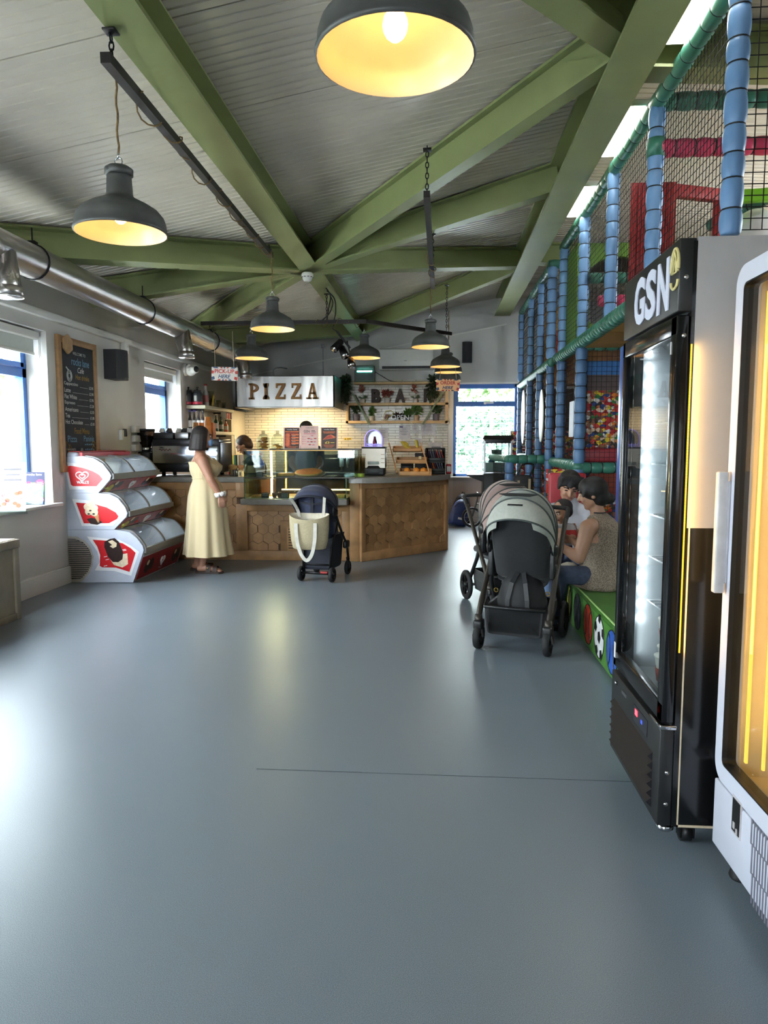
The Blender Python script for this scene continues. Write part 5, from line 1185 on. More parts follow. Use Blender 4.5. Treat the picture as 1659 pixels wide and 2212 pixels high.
KR = mat('kraft_cup', (176, 122, 72), .6, n=.1); ORC = mat('orange_cup', (222, 136, 66), .55, n=.06); PKC = mat('pink_cup', (228, 156, 118), .55, n=.06); PALEC = mat('pale_cup', (190, 186, 170), .55)
zc = zt_ + .452
for i, (px, n_, mm, lab) in enumerate(((414, 3, PALEC, 'pale paper cup stack at the left on the coffee machine'), (423, 8, KR, 'brown paper cup stack on the coffee machine'), (435, 8, ORC, 'orange paper cup stack behind the head of the woman in the dress'), (450, 13, ORC, 'tallest orange paper cup stack on the coffee machine'), (459, 8, PKC, 'peach paper cup stack at the right on the coffee machine'))):
    c = at(px, 940, Y=8.62 if i % 2 else 8.72); cup_stack(lab, c.x, c.y, zc - .002, n_, .044, .11, mm, 'paper_cup_stack', True, .0135, 'paper cup stacks on the coffee machine')
c = at(306, 985, Y=8.35); X = c.x; t = thing('coffee_grinder', 'black coffee grinder with a bean hopper left of the coffee machine', 'grinder', (X, 8.45, zt_))
m = MB(); m.rbox(X - .085, X + .085, 8.36, 8.62, zt_, zt_ + .03, .01); m.rbox(X - .075, X + .075, 8.40, 8.58, zt_ + .03, zt_ + .30, .02); m.cyl((X, 8.5, zt_ + .29), (X, 8.5, zt_ + .34), .06, .07, 24); build('body', m, BLACK, t)
m = MB(); m.lathe([(.055, .335), (.062, .35), (.105, .50), (.105, .55), (.10, .55), (.098, .5), (.055, .36)], (X, 8.5, zt_), 28); build('hopper', m, glass('hopper_glass', (150, 140, 130), .7, .03), t)
m = MB(); m.lathe([(.108, .55), (.11, .555), (.11, .57), (.1, .575), (.001, .577)], (X, 8.5, zt_), 28); build('lid', m, BLACK, t)
m = MB(); m.lathe([(.05, .345), (.058, .36), (.094, .48), (.06, .492), (.001, .494)], (X, 8.5, zt_), 26); o = build('beans', m, mat('coffee_beans', (52, 38, 28), .6, n=.4, ns=60), t); o['kind'] = 'stuff'
m = MB(); m.lathe([(.066, .315), (.07, .32), (.07, .345), (.064, .35)], (X, 8.5, zt_), 24); build('collar', m, CHROME, t)
# wall file rack and switches by the grinder
m = MB(); 
for k in range(4): m.rbox(XL, XL + .06, 8.28, 8.5, 1.18 + k * .11, 1.26 + k * .11, .006)
solo('document_rack', m, mat('rack_pale', (198, 194, 186), .5), 'pale wall document rack behind the coffee grinder', 'rack')
t = thing('wall_socket', 'small white socket box with a dark switch on the left wall', 'socket', (XL, 8.0, 1.45)); m = MB(); m.rbox(XL, XL + .04, 7.95, 8.02, 1.42, 1.54, .008); build('plate', m, WHITE, t); m = MB(); m.rbox(XL + .01, XL + .05, 8.03, 8.08, 1.46, 1.55, .008); build('switch', m, BLACK, t)

# counter clutter behind the woman and beside the display case
zt_ = .986
t = thing('drink_blender', 'dark blue drinks blender behind the woman in the dress', 'blender', (-2.62, 9.4, zt_)); c = at(468, 1000, Y=9.3); X = c.x
m = MB(); m.rbox(X - .10, X + .09, 8.93, 9.0, zt_ - .0, zt_ + .30, .02); m.rbox(X - .1, X + .1, 8.78, 9.0, zt_, zt_ + .06, .02); m.lathe([(.09, .28), (.12, .30), (.12, .38), (.1, .42), (.001, .43)], (X, 8.9, zt_), 24); build('body', m, mat('navy_plastic', (30, 34, 58), .4), t)
m = MB(); m.rbox(X - .035, X + .03, 8.924, 8.931, zt_ + .195, zt_ + .207, .003); build('badge', m, CHROME, t)
# move the origin under it
for px0, c_, lab, w in ((499, (176, 36, 50), 'red chopping board standing behind the tap', .03), (508, (196, 176, 40), 'yellow chopping board standing by the display case', .012), (512, (40, 84, 52), 'green chopping board standing by the display case', .03), (519, (190, 164, 128), 'beige chopping board standing by the display case', .02)):
    c = at(px0, 1020, Y=9.6); m = MB(); m.rbox(c.x - w / 2, c.x + w / 2 + .015, 9.5, 9.9, zt_ - .06, zt_ + .24, .006)
    solo('chopping_board', m, mat('board_%d' % px0, c_, .5), lab, 'board', 'chopping boards behind the counter')
m = MB(); m.rbox(-2.85, -2.25, 9.35, 10.0, .86, .925, .008); solo('prep_table', m, STEEL, 'steel prep table behind the counter near the tap', 'table')
t = thing('sink_tap', 'curved chrome tap beside the red chopping board', 'tap', (-2.42, 9.3, zt_)); c0 = at(480, 1012, Y=8.96); c1 = at(498, 1012, Y=8.96)
m = MB(); m.tube(cr([V((c0.x, 8.95, zt_ - .03)), c0, c0 + V((.02, 0, .055)), c0 + V((.06, 0, .075)), c1 + V((-.01, 0, .05)), c1 + V((0, 0, -.02))], 6), .009, 8); build('spout', m, CHROME, t)
for px, lab, g in ((499, 'small clear sugar shaker at the left of the counter cluster', 1), (506, 'small dark condiment pot beside the display case', 0), (511, 'small clear cup of stirrers beside the display case', 1)):
    c = at(px, 1034, Y=8.35); m = MB(); m.lathe([(.026, 0), (.03, .004), (.032, .075), (.028, .08)], (c.x, 8.4, zt_), 18); solo('condiment_pot', m, GLS if g else CUPD, lab, 'pot', 'small pots on the counter')
c = at(522, 1034, Y=8.35); m = MB(); m.lathe([(.03, 0), (.034, .01), (.033, .06), (.022, .08), (.001, .083)], (c.x, 8.32, zt_), 18); m.box(c.x - .008, c.x + .008, 8.284, 8.287, zt_ + .015, zt_ + .055, 1); solo('cream_jar', m, [mat('jar_cream', (218, 196, 150), .5), BLACK], 'cream coloured jar with a dark mark right beside the display case', 'jar')
c = at(500, 1013, Y=8.7); m = MB(); m.ell((c.x, 8.75, zt_ + .10), (.06, .05, .035), 16); m.cyl((c.x, 8.75, zt_), (c.x, 8.75, zt_ + .08), .045, .05, 16); solo('bread_bun_bowl', m, mat('bun_cream', (222, 200, 166), .7), 'pale bowl with a rounded cream lid on the counter', 'bowl')
c = at(516, 1009, Y=8.7); m = MB(); m.lathe([(.04, .0), (.03, .08), (.034, .085), (.05, .12), (.03, .125), (.001, .115)], (c.x, 8.78, zt_), 14); solo('paper_case_pot', m, mat('paper_peach', (214, 158, 110), .7), 'pot of peach paper cake cases on the counter', 'pot')
# ------------------------------------------------------------------ three tier ice cream freezer
FB = mat('freezer_body', (196, 200, 214), .38, n=.03); FG = mat('freezer_trim', (140, 138, 138), .4, n=.05); FIN = mat('freezer_liner', (222, 224, 228), .35, n=.02)
IRED = mat('ice_red', (214, 36, 44), .35, n=.05); IWH = mat('ice_white', (238, 236, 238), .35, n=.02); CHOC = mat('print_choc', (48, 30, 28), .4, n=.25, ns=30); CREAM = mat('print_cream', (230, 208, 176), .5, n=.15, ns=30); CONE = mat('print_cone', (196, 146, 96), .6, n=.2, ns=60)
DUSK = mat('print_dusk', (150, 64, 62), .4, n=.35, ns=14)
y0, y1 = 6.74, 7.95
def fq(cx, cy): p = at(120 + cx / 5.53, 960 + cy / 5.53, Y=y0); return (p.x, p.z)
t = thing('ice_cream_freezer', 'three tier ice cream display freezer with red stickers by the counter', 'freezer', (-3.3, 7.3, 0))
tiers = [
    dict(o=[(45, 150), (330, 142), (450, 165), (560, 230), (640, 330), (662, 372), (650, 420), (510, 580), (75, 580)], l=slice(1, 6), f=(5, 6, 7)),
    dict(o=[(75, 582), (510, 582), (640, 592), (745, 645), (830, 750), (857, 822), (842, 868), (700, 1016), (102, 1018)], l=slice(1, 6), f=(5, 6, 7)),
    dict(o=[(102, 1020), (720, 1020), (880, 1048), (970, 1120), (1040, 1212), (1052, 1262), (1030, 1335), (925, 1648), (120, 1650)], l=slice(1, 6), f=(5, 6, 7))]
XZ = fm((0, 0, 0), (1, 0, 0), (0, 0, 1))
def xprism(mm, poly, ya, yb, mi=0):
    mm.prism(poly, yb - ya, fm((0, yb, 0), (1, 0, 0), (0, 0, 1)), mi); return mm
for ti, T_ in enumerate(tiers):
    P_ = [fq(*q) for q in T_['o']]
    for ya, yb in ((y0, y0 + .035), (y1 - .035, y1)):
        m = MB(); xprism(m, P_[::-1], ya, yb); build('side_panel', m, FB, t)
    # inner tub: back wall, floor, front wall below the glass
    lid = P_[T_['l']]; fr0, fr1, fr2 = (P_[i] for i in T_['f'])
    m = MB(); bx = P_[0][0]; topz = P_[1][1]; botz = P_[8][1]; fz = fr1[1] - .10 + .0
    xprism(m, [(bx, botz), (bx, topz), (lid[0][0], topz), (lid[0][0], topz - .03), (bx + .1, topz - .03), (bx + .1, fz), (fr1[0] - .02 + (fr2[0] - fr1[0]) * (fr1[1] - fz) / (fr1[1] - fr2[1]), fz), (fr1[0] - .02, fr1[1]), (fr1[0], fr1[1]), (fr2[0] - .01, fr2[1]), (fr2[0] - .01, botz)][::-1], y0 + .035, y1 - .035); build('tub', m, FIN, t)
    l = bpy.data.lights.new('tub_light', 'AREA'); l.shape = 'RECTANGLE'; l.size = .08; l.size_y = 1.0; l.energy = .6; l.color = (.95, .98, 1)
    lo = bpy.data.objects.new('tub_light', l); COL.objects.link(lo); lo.parent = t; lo.location = V((lid[0][0] - .04, (y0 + y1) / 2, topz - .035)) - t.location; lo.rotation_euler = (0, -.35, 0)
    # curved glass and its frames
    g = MB(); cv = [V((a, 0, b)) for a, b in lid]; cv = cr(cv, 5)
    g.loft([[V((p.x, yy, p.z)) for p in cv] for yy in (y0 + .035, y1 - .035)], 0, True, closed=False); build('lid_glass', g, CLEAR, t)
    m = MB()
    for yy, w in ((y0 + .05, .03), ((y0 + y1) / 2 - .06, .035), (y1 - .05, .03)):
        m.strap([V((p.x, yy, p.z + .004)) for p in cv], (0, 1, 0), .012, w) if False else m.loft([[V((p.x, yy - w / 2, p.z)), V((p.x, yy + w / 2, p.z)), V((p.x + .006, yy + w / 2, p.z + .008)), V((p.x + .006, yy - w / 2, p.z + .008))] for p in cv], 0, False)
    build('lid_frame', m, FG, t)
    m = MB(); m.bar((fr0[0], y0 + .02, fr0[1] - .008), (fr0[0], y1 - .02, fr0[1] - .008), .035, .05); m.bar((fr1[0] + .004, y0 + .02, fr1[1] + .012), (fr1[0] + .004, y1 - .02, fr1[1] + .012), .022, .03); build('front_rail', m, FG, t)
    # front sticker band
    dz = V((fr2[0] - fr1[0], 0, fr2[1] - fr1[1])); L_ = dz.length; up = -dz.normalized(); c = V(((fr1[0] + fr2[0]) / 2, (y0 + y1) / 2, (fr1[1] + fr2[1]) / 2)); A = fm(c, (0, 1, 0), up)
    m = MB(); m.obox(A @ Matrix.Translation((0, 0, .004)), y1 - y0 - .09, L_ * .86, .008, 0)
    for k in range(2): m.tube([A @ V((.02 + (.055 - .025 * k) * (16 * sin(q) ** 3) / 16, (.055 - .025 * k) * (13 * cos(q) - 5 * cos(2 * q) - 2 * cos(3 * q) - cos(4 * q)) / 16, .012)) for q in [2 * PI * j / 24 for j in range(24)]], .006, 5, 1, closed=True)
    m.text("WALL'S", A @ Matrix.Translation((.02, -.085, .009)), h=.02, w=.1, d=.001, m=1)
    for sx in (-1, 1):
        m.disc(A @ Matrix.Translation((sx * .38, 0, .009)) @ Matrix.Rotation(.4, 4, 'Z'), .07, L_ * .3, 18, 2); m.disc(A @ Matrix.Translation((sx * .38 + .1, .01, .0095)) @ Matrix.Rotation(.4, 4, 'Z'), .05, L_ * .26, 18, 2); m.disc(A @ Matrix.Translation((sx * .38 - .01, .04, .011)), .03, .03, 12, 3)
    if ti < 2: m.disc(A @ Matrix.Translation((-.46, -.03, .0096)), .06, L_ * .3, 16, 4)
    build('front_sticker', m, [DUSK if ti < 2 else mat('ice_red_front', (150, 30, 36), .35, n=.2, ns=10), IWH, CHOC, CREAM, mat('print_yellow2', (196, 176, 60), .5, n=.3, ns=20)], t)
# side stickers
def side(poly, mi, mm, k): xprism(mm, [fq(*q) for q in poly][::-1], y0 - .0016 * k, y0 - .0016 * k + .0015, mi)
m = MB(); side([(102, 210), (330, 240), (470, 300), (615, 420), (500, 535), (165, 540)], 0, m, 1); side([(140, 262), (180, 254), (330, 280), (450, 322), (520, 362), (565, 415), (490, 500), (210, 498), (185, 480)], 1, m, 2)
def heart(cx, cy, s, mm, mi):
    for k, r_ in ((1.0, .008), (.45, .007)):
        pts = [fq(cx + s * k * 16 * sin(q) ** 3 / 16, cy - s * k * .85 * (13 * cos(q) - 5 * cos(2 * q) - 2 * cos(3 * q) - cos(4 * q)) / 16 + (1 - k) * 8) for q in [2 * PI * j / 28 for j in range(28)]]
        mm.tube([V((a, y0 - .004, b)) for a, b in pts], r_, 5, mi, closed=True)
heart(322, 378, 76, m, 0); c = fq(328, 452); m.text("WALL'S", FACE_CAM((c[0], y0 - .0045, c[1])), h=.03, w=.125, d=.001, m=0, bold=.04)
build('side_sticker', m, [IWH, IRED], t)
m = MB(); side([(198, 650), (420, 672), (600, 722), (740, 805), (805, 855), (690, 972), (315, 975)], 0, m, 1); side([(246, 694), (460, 712), (610, 752), (720, 812), (752, 858), (735, 890), (640, 940), (340, 942)], 1, m, 2)
side([(460, 850), (518, 835), (525, 930), (510, 935)], 4, m, 3); side([(375, 890), (440, 875), (520, 900), (560, 930), (500, 960), (420, 948)], 2, m, 2.6); side([(470, 848), (512, 838), (520, 925), (505, 930)], 4, m, 3.6)
for cx, cy, r_ in ((380, 745, 42), (440, 720, 40), (475, 760, 38), (400, 800, 46), (465, 810, 48), (430, 770, 40)): side([(cx + r_ * cos(q), cy + r_ * sin(q)) for q in [2 * PI * j / 12 for j in range(12)]], 3, m, 4 + .01 * cx / 10)
for cx, cy in ((420, 790), (460, 830), (400, 830)): side([(cx + 16 * cos(q), cy + 10 * sin(q)) for q in [2 * PI * j / 8 for j in range(8)]], 2, m, 5.5)
build('side_sticker', m, [IWH, IRED, CHOC, CREAM, CONE], t)
m = MB(); side([(375, 1098), (520, 1115), (760, 1140), (900, 1210), (998, 1285), (905, 1570), (700, 1510), (470, 1505), (530, 1400), (500, 1280)], 0, m, 1); side([(445, 1138), (620, 1150), (800, 1180), (900, 1240), (957, 1295), (885, 1522), (720, 1470), (560, 1468), (530, 1450), (535, 1320), (500, 1220)], 1, m, 2)
side([(640, 1350), (700, 1330), (860, 1300), (868, 1430), (800, 1470), (700, 1440)], 3, m, 2.6)
def rot(pts, cx, cy, a): return [(cx + x * cos(a) - y * sin(a), cy + x * sin(a) + y * cos(a)) for x, y in pts]
side(rot([(-70, -140), (0, -150), (60, -140), (92, -80), (95, 60), (60, 130), (0, 145), (-60, 120), (-90, 40), (-92, -80)], 700, 1270, -.35), 2, m, 3.4); side([(630, 1160), (680, 1140), (735, 1180), (730, 1220), (690, 1240), (650, 1215), (680, 1200)], 3, m, 4.2)
for cx, cy in ((600, 1340), (620, 1375), (820, 1255), (830, 1265), (600, 1450)): side([(cx - 20, cy), (cx + 18, cy - 8), (cx + 18, cy), (cx - 20, cy + 8)], 0, m, 3)
build('side_sticker', m, [IWH, IRED, CHOC, CREAM, CONE], t)
m = MB(); pg = [(78, 1092), (250, 1100), (350, 1150), (420, 1230), (455, 1340), (440, 1450), (400, 1540), (330, 1620), (290, 1648), (112, 1645)]
side(pg, 0, m, 1); pi = [(88, 1125), (240, 1130), (330, 1170), (400, 1250), (432, 1340), (420, 1440), (380, 1525), (300, 1605), (118, 1610)]; side(pi, 1, m, 2)
for k in range(21):
    cy = 1140 + k * 22.3; xl_ = 90 + (cy - 1125) * .058
    xs_ = [a[0] + (b[0] - a[0]) * (cy - a[1]) / (b[1] - a[1]) for a, b in zip(pi, pi[1:]) if min(a[1], b[1]) <= cy <= max(a[1], b[1]) and a[0] > 130 or (a[0] < 130 and b[0] > 200 and min(a[1], b[1]) <= cy <= max(a[1], b[1]))]
    xr_ = max(xs_ or [300]) + 8; a, b = fq(xl_, cy), fq(xr_, cy); m.box(a[0], b[0], y0 - .016, y0 - .003, a[1] - .0045, a[1] + .0045, 2)
build('vent_grille', m, [mat('grille_frame', (196, 188, 180), .4), BLACK, mat('grille_slat', (186, 172, 160), .4)], t)
a, b = fq(300, 1650), fq(900, 1600); m = MB(); m.box(-3.55, -3.05, y0 + .05, y1 - .05, 0, b[1]); build('foot', m, BLACK, t)
# top header strip with a red band
m = MB(); a, b = fq(65, 90), fq(300, 150); m.rbox(a[0], a[0] + .16, y0 + .01, y1 - .02, fq(65, 150)[1] - .02, a[1], .03); build('header', m, FB, t)
m = MB(); m.box(a[0] + .16, a[0] + .19, y0 + .05, y1 - .05, fq(65, 150)[1], a[1] - .005); m.rbox(a[0] + .02, a[0] + .17, y0 + .04, y1 - .05, a[1], a[1] + .006, .002); build('header_sticker', m, IRED, t)
# contents
rn = random.Random(12)
CT = [mat('lolly_%d' % k, c_, .4, n=.2, ns=20) for k, c_ in enumerate(((206, 210, 110), (70, 80, 150), (196, 60, 60), (226, 226, 226), (60, 44, 40)))]
for ti, nme in ((2, 'lowest'), (1, 'middle'), (0, 'top')):
    fz = [fq(*tiers[ti]['o'][6])[1] - .10][0]; x_ = fq(*tiers[ti]['o'][6])[0]
    for k in range((10, 4, 2)[2 - ti]):
        yy = y0 + .09 + (k * .105 if ti == 2 else k * .16); A = Matrix.Translation((x_ - .13 - (k % 2) * .1, yy, fz + .02)) @ Matrix.Rotation(rn.uniform(-.5, .5), 4, 'Z'); mm = MB(); mm.rbox(-.07, .07, -.028, .028, -.016, .016, .008, 0, A)
        solo('ice_lolly_pack', mm, CT[(0 if ti == 2 and k < 5 else k) % 5], ('wrapped ice lolly in the ' + nme + ' freezer tub, ' + ('nearest the sticker', 'second', 'third', 'fourth', 'fifth', 'sixth', 'seventh', 'eighth', 'ninth', 'farthest')[k] + ' along'), 'ice lolly', 'wrapped lollies in the freezer')

# ------------------------------------------------------------------ black display fridge
FX = .757
fy0, fy1 = 2.352, 3.0
t = thing('display_fridge', 'tall black upright display fridge with white lettered header and glass door', 'fridge', (1.08, 2.68, 0))
q = lambda x, y: at(x, y, X=FX)
zs1 = q(1485, 503).z; zs0 = q(1484.7, 668).z; zdT = zs0 - .012; zdB = q(1452, 1598).z; zg = .085
zs1 = zs1 + .004; zs0 = .5 * (zs0 + q(1356, 727).z)
BG = mat('fridge_gloss_black', (16, 16, 17), .16, n=.05, spec=.6); BSAT = mat('fridge_satin_black', (30, 30, 30), .4, n=.08); LINER = mat('fridge_liner', (186, 193, 195), .1, n=.02)
bx0, bx1 = .80, 1.40
m = MB()
m.box(bx0, bx1, fy1 - .03, fy1, zdB, zs1 - .01); m.box(bx1 - .03, bx1, fy0, fy1, zg, zs1 - .01); m.box(bx0, bx1, fy0, fy1, zs1 - .03, zs1 - .01); m.box(bx0, bx1, fy0, fy1, zdB - .03, zdB); m.box(bx0, bx1, fy0 + .01, fy1, zg, zdB - .03)
build('cabinet', m, BSAT, t)
zc = 1.10
m = MB(); m.box(bx0 + .012, bx1 + .001, fy0 - .003, fy0 + .028, zc, zs1 + .002); build('upper_side_panel', m, mat('fridge_side_white', (172, 168, 166), .35, n=.02), t)
m = MB(); m.box(bx0 + .02, bx1 + .001, fy0 - .003, fy0 + .028, zg, zc); m.box(bx0, bx0 + .02, fy0 - .001, fy0 + .028, zg, zs1 - .01); build('lower_side_panel', m, BG, t)
m = MB(); m.box(bx0 + .018, bx0 + .022, fy0 - .005, fy0 + .002, zg, zc); m.box(bx0 + .018, bx1, fy0 - .005, fy0 + .002, zg, zg + .008); build('edge_tape', m, mat('tape_cream', (206, 188, 160), .5), t)
m = MB(); m.box(bx0 + .03, bx1 - .03, fy0 + .03, fy0 + .034, zdB, zs0); m.box(bx0 + .03, bx1 - .03, fy1 - .034, fy1 - .03, zdB, zs0); m.box(bx1 - .036, bx1 - .03, fy0 + .03, fy1 - .03, zdB, zs0); m.box(bx0 + .03, bx1 - .03, fy0 + .03, fy1 - .03, zs0, zs0 + .006); m.box(bx0 + .0, bx1 - .03, fy0 + .03, fy1 - .03, zdB, zdB + .012); build('liner', m, LINER, t)
# header sign
m = MB(); m.rbox(FX, bx0 + .01, fy0, fy1, zs0, zs1, .004); m.rbox(FX + .02, bx0 + .28, fy0 - .0, fy0 + .012, zs0 + .0, zs1, .004) if False else None
build('header', m, BSAT, t)
m = MB(); cy = (fy0 + fy1) / 2; zc_ = (zs0 + zs1) / 2
def lq(x, y): p = at(x, y, X=FX); return p.y, p.z
for ch, xa, xb, ya, yb in (('G', 1371, 1396, 605, 699), ('S', 1395, 1420, 588, 686), ('N', 1420, 1449, 566, 675)):
    pm = at((xa + xb) / 2, (ya + yb) / 2, X=FX); w = abs(lq(xa, (ya + yb) / 2)[0] - lq(xb, (ya + yb) / 2)[0]); h = .172
    m.text(ch, FACE_NX((FX - .001, pm.y, pm.z)), h=h, w=w * .84, d=.004, bold=.035)
build('lettering', m, mat('sign_lettering', (206, 210, 228), .4, n=.02), t)
pm = at(1460, 583, X=FX); m = MB(); A = FACE_NX((FX - .003, pm.y, pm.z + .01))
m.tube([A @ V((.036 * cos(q_), .055 * sin(q_), 0)) for q_ in [PI * (-.08) + PI * 1.16 * k / 20 for k in range(21)]], .005, 6); m.tube([A @ V(p_) for p_ in ((-.03, -.02, 0), (0, .045, 0), (.03, -.02, 0))], .0045, 6); m.tube([A @ V(p_) for p_ in ((-.014, -.02, 0), (0, .02, 0), (.014, -.02, 0), (-.014, -.02, 0))], .0035, 6)
m.tube([A @ V((.032 * cos(q_), -.045 + .025 * sin(q_), 0)) for q_ in [PI + PI * k / 12 for k in range(13)]], .005, 6)
build('emblem', m, mat('emblem_gold', (204, 190, 130), .4), t)
# door
m = MB(); zt_ = zs0 - .01; zb_ = zdB + .01
gy0, gy1 = fy0 + .055, fy1 - .035; gz1 = q(1470, 719).z; gz0 = q(1442, 1535).z
m.rbox(FX, bx0 - .004, fy0, gy0, zb_, zt_, .004); m.rbox(FX, bx0 - .004, gy1, fy1, zb_, zt_, .004); m.rbox(FX, bx0 - .004, fy0, fy1, gz1, zt_, .004); m.rbox(FX, bx0 - .004, fy0, fy1, zb_, gz0, .004)
d_ = build('door', m, BG, t)
m = MB(); m.add([(FX + .012, gy1 + .004, gz0 - .004), (FX + .012, gy0 - .004, gz0 - .004), (FX + .012, gy0 - .004, gz1 + .004), (FX + .012, gy1 + .004, gz1 + .004)], [(0, 1, 2, 3)]); build('door_glass', m, DOORGL, d_)
m = MB(); m.box(FX - .0015, FX, fy1 - .03, fy1 - .008, gz0 - .03, gz0 + .035); m.box(FX - .0015, FX, gy0 - .01, gy0 - .003, 1.66, 1.70); build('sticker', m, PAPER, d_)
# led strip inside; glowing amber dots outside stand in for a reflection
m = MB()
for k in range(19): z = zdB + .22 + k * .06; m.ell((bx0 + .05, fy1 - .05, z), (.010, .008, .013), 10)
build('light_strip', m, glow('fridge_led', (248, 252, 255), 6.0), t)
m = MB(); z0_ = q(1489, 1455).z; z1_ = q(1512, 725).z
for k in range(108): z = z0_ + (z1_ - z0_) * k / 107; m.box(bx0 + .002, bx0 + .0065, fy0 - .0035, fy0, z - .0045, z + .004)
build('amber_reflection_dots', m, glow('amber_reflection_glow', (255, 184, 44), .36), t)
l = bpy.data.lights.new('added_amber_light', 'AREA'); l.shape = 'RECTANGLE'; l.size = .02; l.size_y = z1_ - z0_; l.energy = .3; l.color = (1, .58, .14)  # light added beside the dots, puts an amber glow on the side panel
lo = bpy.data.objects.new('added_amber_light', l); COL.objects.link(lo); lo.parent = t; lo.location = V((bx0 + .008, fy0 - .018, (z0_ + z1_) / 2)) - t.location; lo.rotation_euler = (PI / 2, 0, -PI / 2)
l = bpy.data.lights.new('fridge_light', 'AREA'); l.shape = 'RECTANGLE'; l.size = .05; l.size_y = 1.2; l.energy = .1; l.color = (.92, .97, 1)
lo = bpy.data.objects.new('fridge_light', l); COL.objects.link(lo); lo.parent = t; lo.location = V((bx0 + .06, fy1 - .06, 1.1)) - t.location; lo.rotation_euler = (PI / 2, 0, -PI * .25)
# shelves, price strips
for i, (px, py) in enumerate(((1440, 911), (1440, 1004), (1432, 1120), (1428, 1216), (1425, 1318))):
    z = at(px, py, X=.86).z
    m = MB(); m.box(.87, 1.36, fy0 + .04, fy1 - .05, z - .006, z)
    for k in range(10): m.box(.87, 1.36, fy0 + .05 + k * .055, fy0 + .056 + k * .055, z, z + .004)
    s_ = build('shelf', m, mat('shelf_white', (206, 212, 214), .3), t)
    m = MB(); m.rbox(.855, .868, fy0 + .045, 2.70, z - .022, z + .022, .003); build('price_strip', m, mat('strip_lilac', (176, 184, 242), .25), s_)
m = MB()
for yy in (fy0 + .06, fy1 - .06): m.box(1.345, 1.362, yy, yy + .02, zdB + .05, zs0 - .05)
m.box(.885, .893, 2.705, 2.73, zdB + .1, zs0 - .2)
for k in range(12): m.box(.882, .886, 2.708, 2.727, zdB + .15 + k * .1, zdB + .18 + k * .1)
build('shelf_rail', m, CHROME, t)
m = MB(); A = FACE_CAM((.86, fy1 - .036, 1.66))
for k in range(3): m.quad(A @ Matrix.Translation((0, .05 + .025 * k, .001)), .09 - .02 * (k % 2), .006)
build('backdrop_print', m, mat('print_pale', (170, 172, 176), .5), t)
TB = mat('tub_card', (226, 222, 206), .5); TR_ = mat('tub_berry', (170, 74, 60), .5, n=.25, ns=30)
zb = zdB + .0125
k = 0
for px, py, X in ((1432, 1395, .92), (1425, 1440, .87), (1442, 1450, .87)):
    p = at(px, py, X=X)
    for z_ in ((zb,) if k else (zb, zb + .115)):
        c = (X + .03, min(max(p.y, fy0 + .11), fy1 - .1), z_); m = MB(); m.lathe([(.035, 0), (.048, .105), (.051, .107), (.051, .112), (.001, .113)], c, 22, 0); tt = thing('frozen_yogurt_tub', ('upper tub of the stack of two in the black fridge', 'lower tub of the stack of two in the black fridge', 'printed tub nearest the door at the far side in the black fridge', 'printed tub nearest the door at the near side in the black fridge')[(1 if z_ == zb else 0) if k == 0 else k + 1], 'tub', c, 'yogurt tubs in the black fridge'); build('cup', m, TB, tt)
        m = MB(); n_ = 9; vs = [V(c) + V(((.038 + .12 * z2) * 1.01 * cos(a) + 0, (.038 + .12 * z2) * 1.01 * sin(a), z2)) for z2 in (.012, .04, .065) for a in [PI - .7 + 1.4 * j / (n_ - 1) for j in range(n_)]]; m.add(vs, [(r_ * n_ + j, r_ * n_ + j + 1, (r_ + 1) * n_ + j + 1, (r_ + 1) * n_ + j) for r_ in range(2) for j in range(n_ - 1)], 0, True); build('print', m, TR_, tt)
    k += 1
# lower grille, panel and castors
m = MB(); m.rbox(FX - .004, bx0, fy0, fy1, zg, zdB - .012, .004); build('base_panel', m, BSAT, t)
m = MB(); za, zb2 = zg + .03, zdB - .12
for k in range(6):
    z = za + (zb2 - za) * k / 6; h = (zb2 - za) / 6; m.loft([[V((FX - .004, yy, z)), V((FX - .022, yy, z + h * .55)), V((FX - .004, yy, z + h * .95))] for yy in (fy0 + .07, fy1 - .05)], 0, False)
build('louvre', m, mat('louvre_black', (38, 36, 38), .35, n=.1), t)
m = MB(); A = FACE_NX((FX - .0045, fy0 + .22, zdB - .066)); m.obox(A, .17, .06, .004, 0); m.quad(A @ Matrix.Translation((-.05, .008, .003)), .03, .022, 1); m.quad(A @ Matrix.Translation((.02, 0, .003)), .02, .014, 2); build('control_panel', m, [mat('panel_dark', (40, 40, 46), .2), glow('led_red', (255, 40, 50), 2.5), mat('led_blue', (50, 70, 190), .3, emit=(50, 70, 200), es=.4)], t)
m = MB(); A = FACE_NX((FX - .005, fy1 - .2, zdB - .05)); m.obox(A, .07, .014, .003); m.cyl((FX - .004, fy1 - .08, zdB - .045), (FX - .012, fy1 - .08, zdB - .045), .008, n=12); build('badge', m, STEEL, t)
m = MB(); m.rbox(FX - .006, bx0 + .006, fy0 - .004, fy0 + .012, zdB - .012, zdB + .004, .003); m.rbox(FX - .006, FX, fy0, fy0 + .12, zdB - .01, zdB, .003); build('hinge', m, CHROME, t)
m = MB()
for z in (zs1 - .12, zs1 - .30, zdB - .16, zdB - .27): m.cyl((bx0 - .02, fy0 + .001, z), (bx0 - .02, fy0 - .004, z), .007, n=12)
build('screw', m, CHROME, t)
m = MB(); m.rbox(.99, 1.06, fy0 - .003, fy0 + .002, 1.74, 1.91, .034) ; build('side_recess', m, BLACK, t)
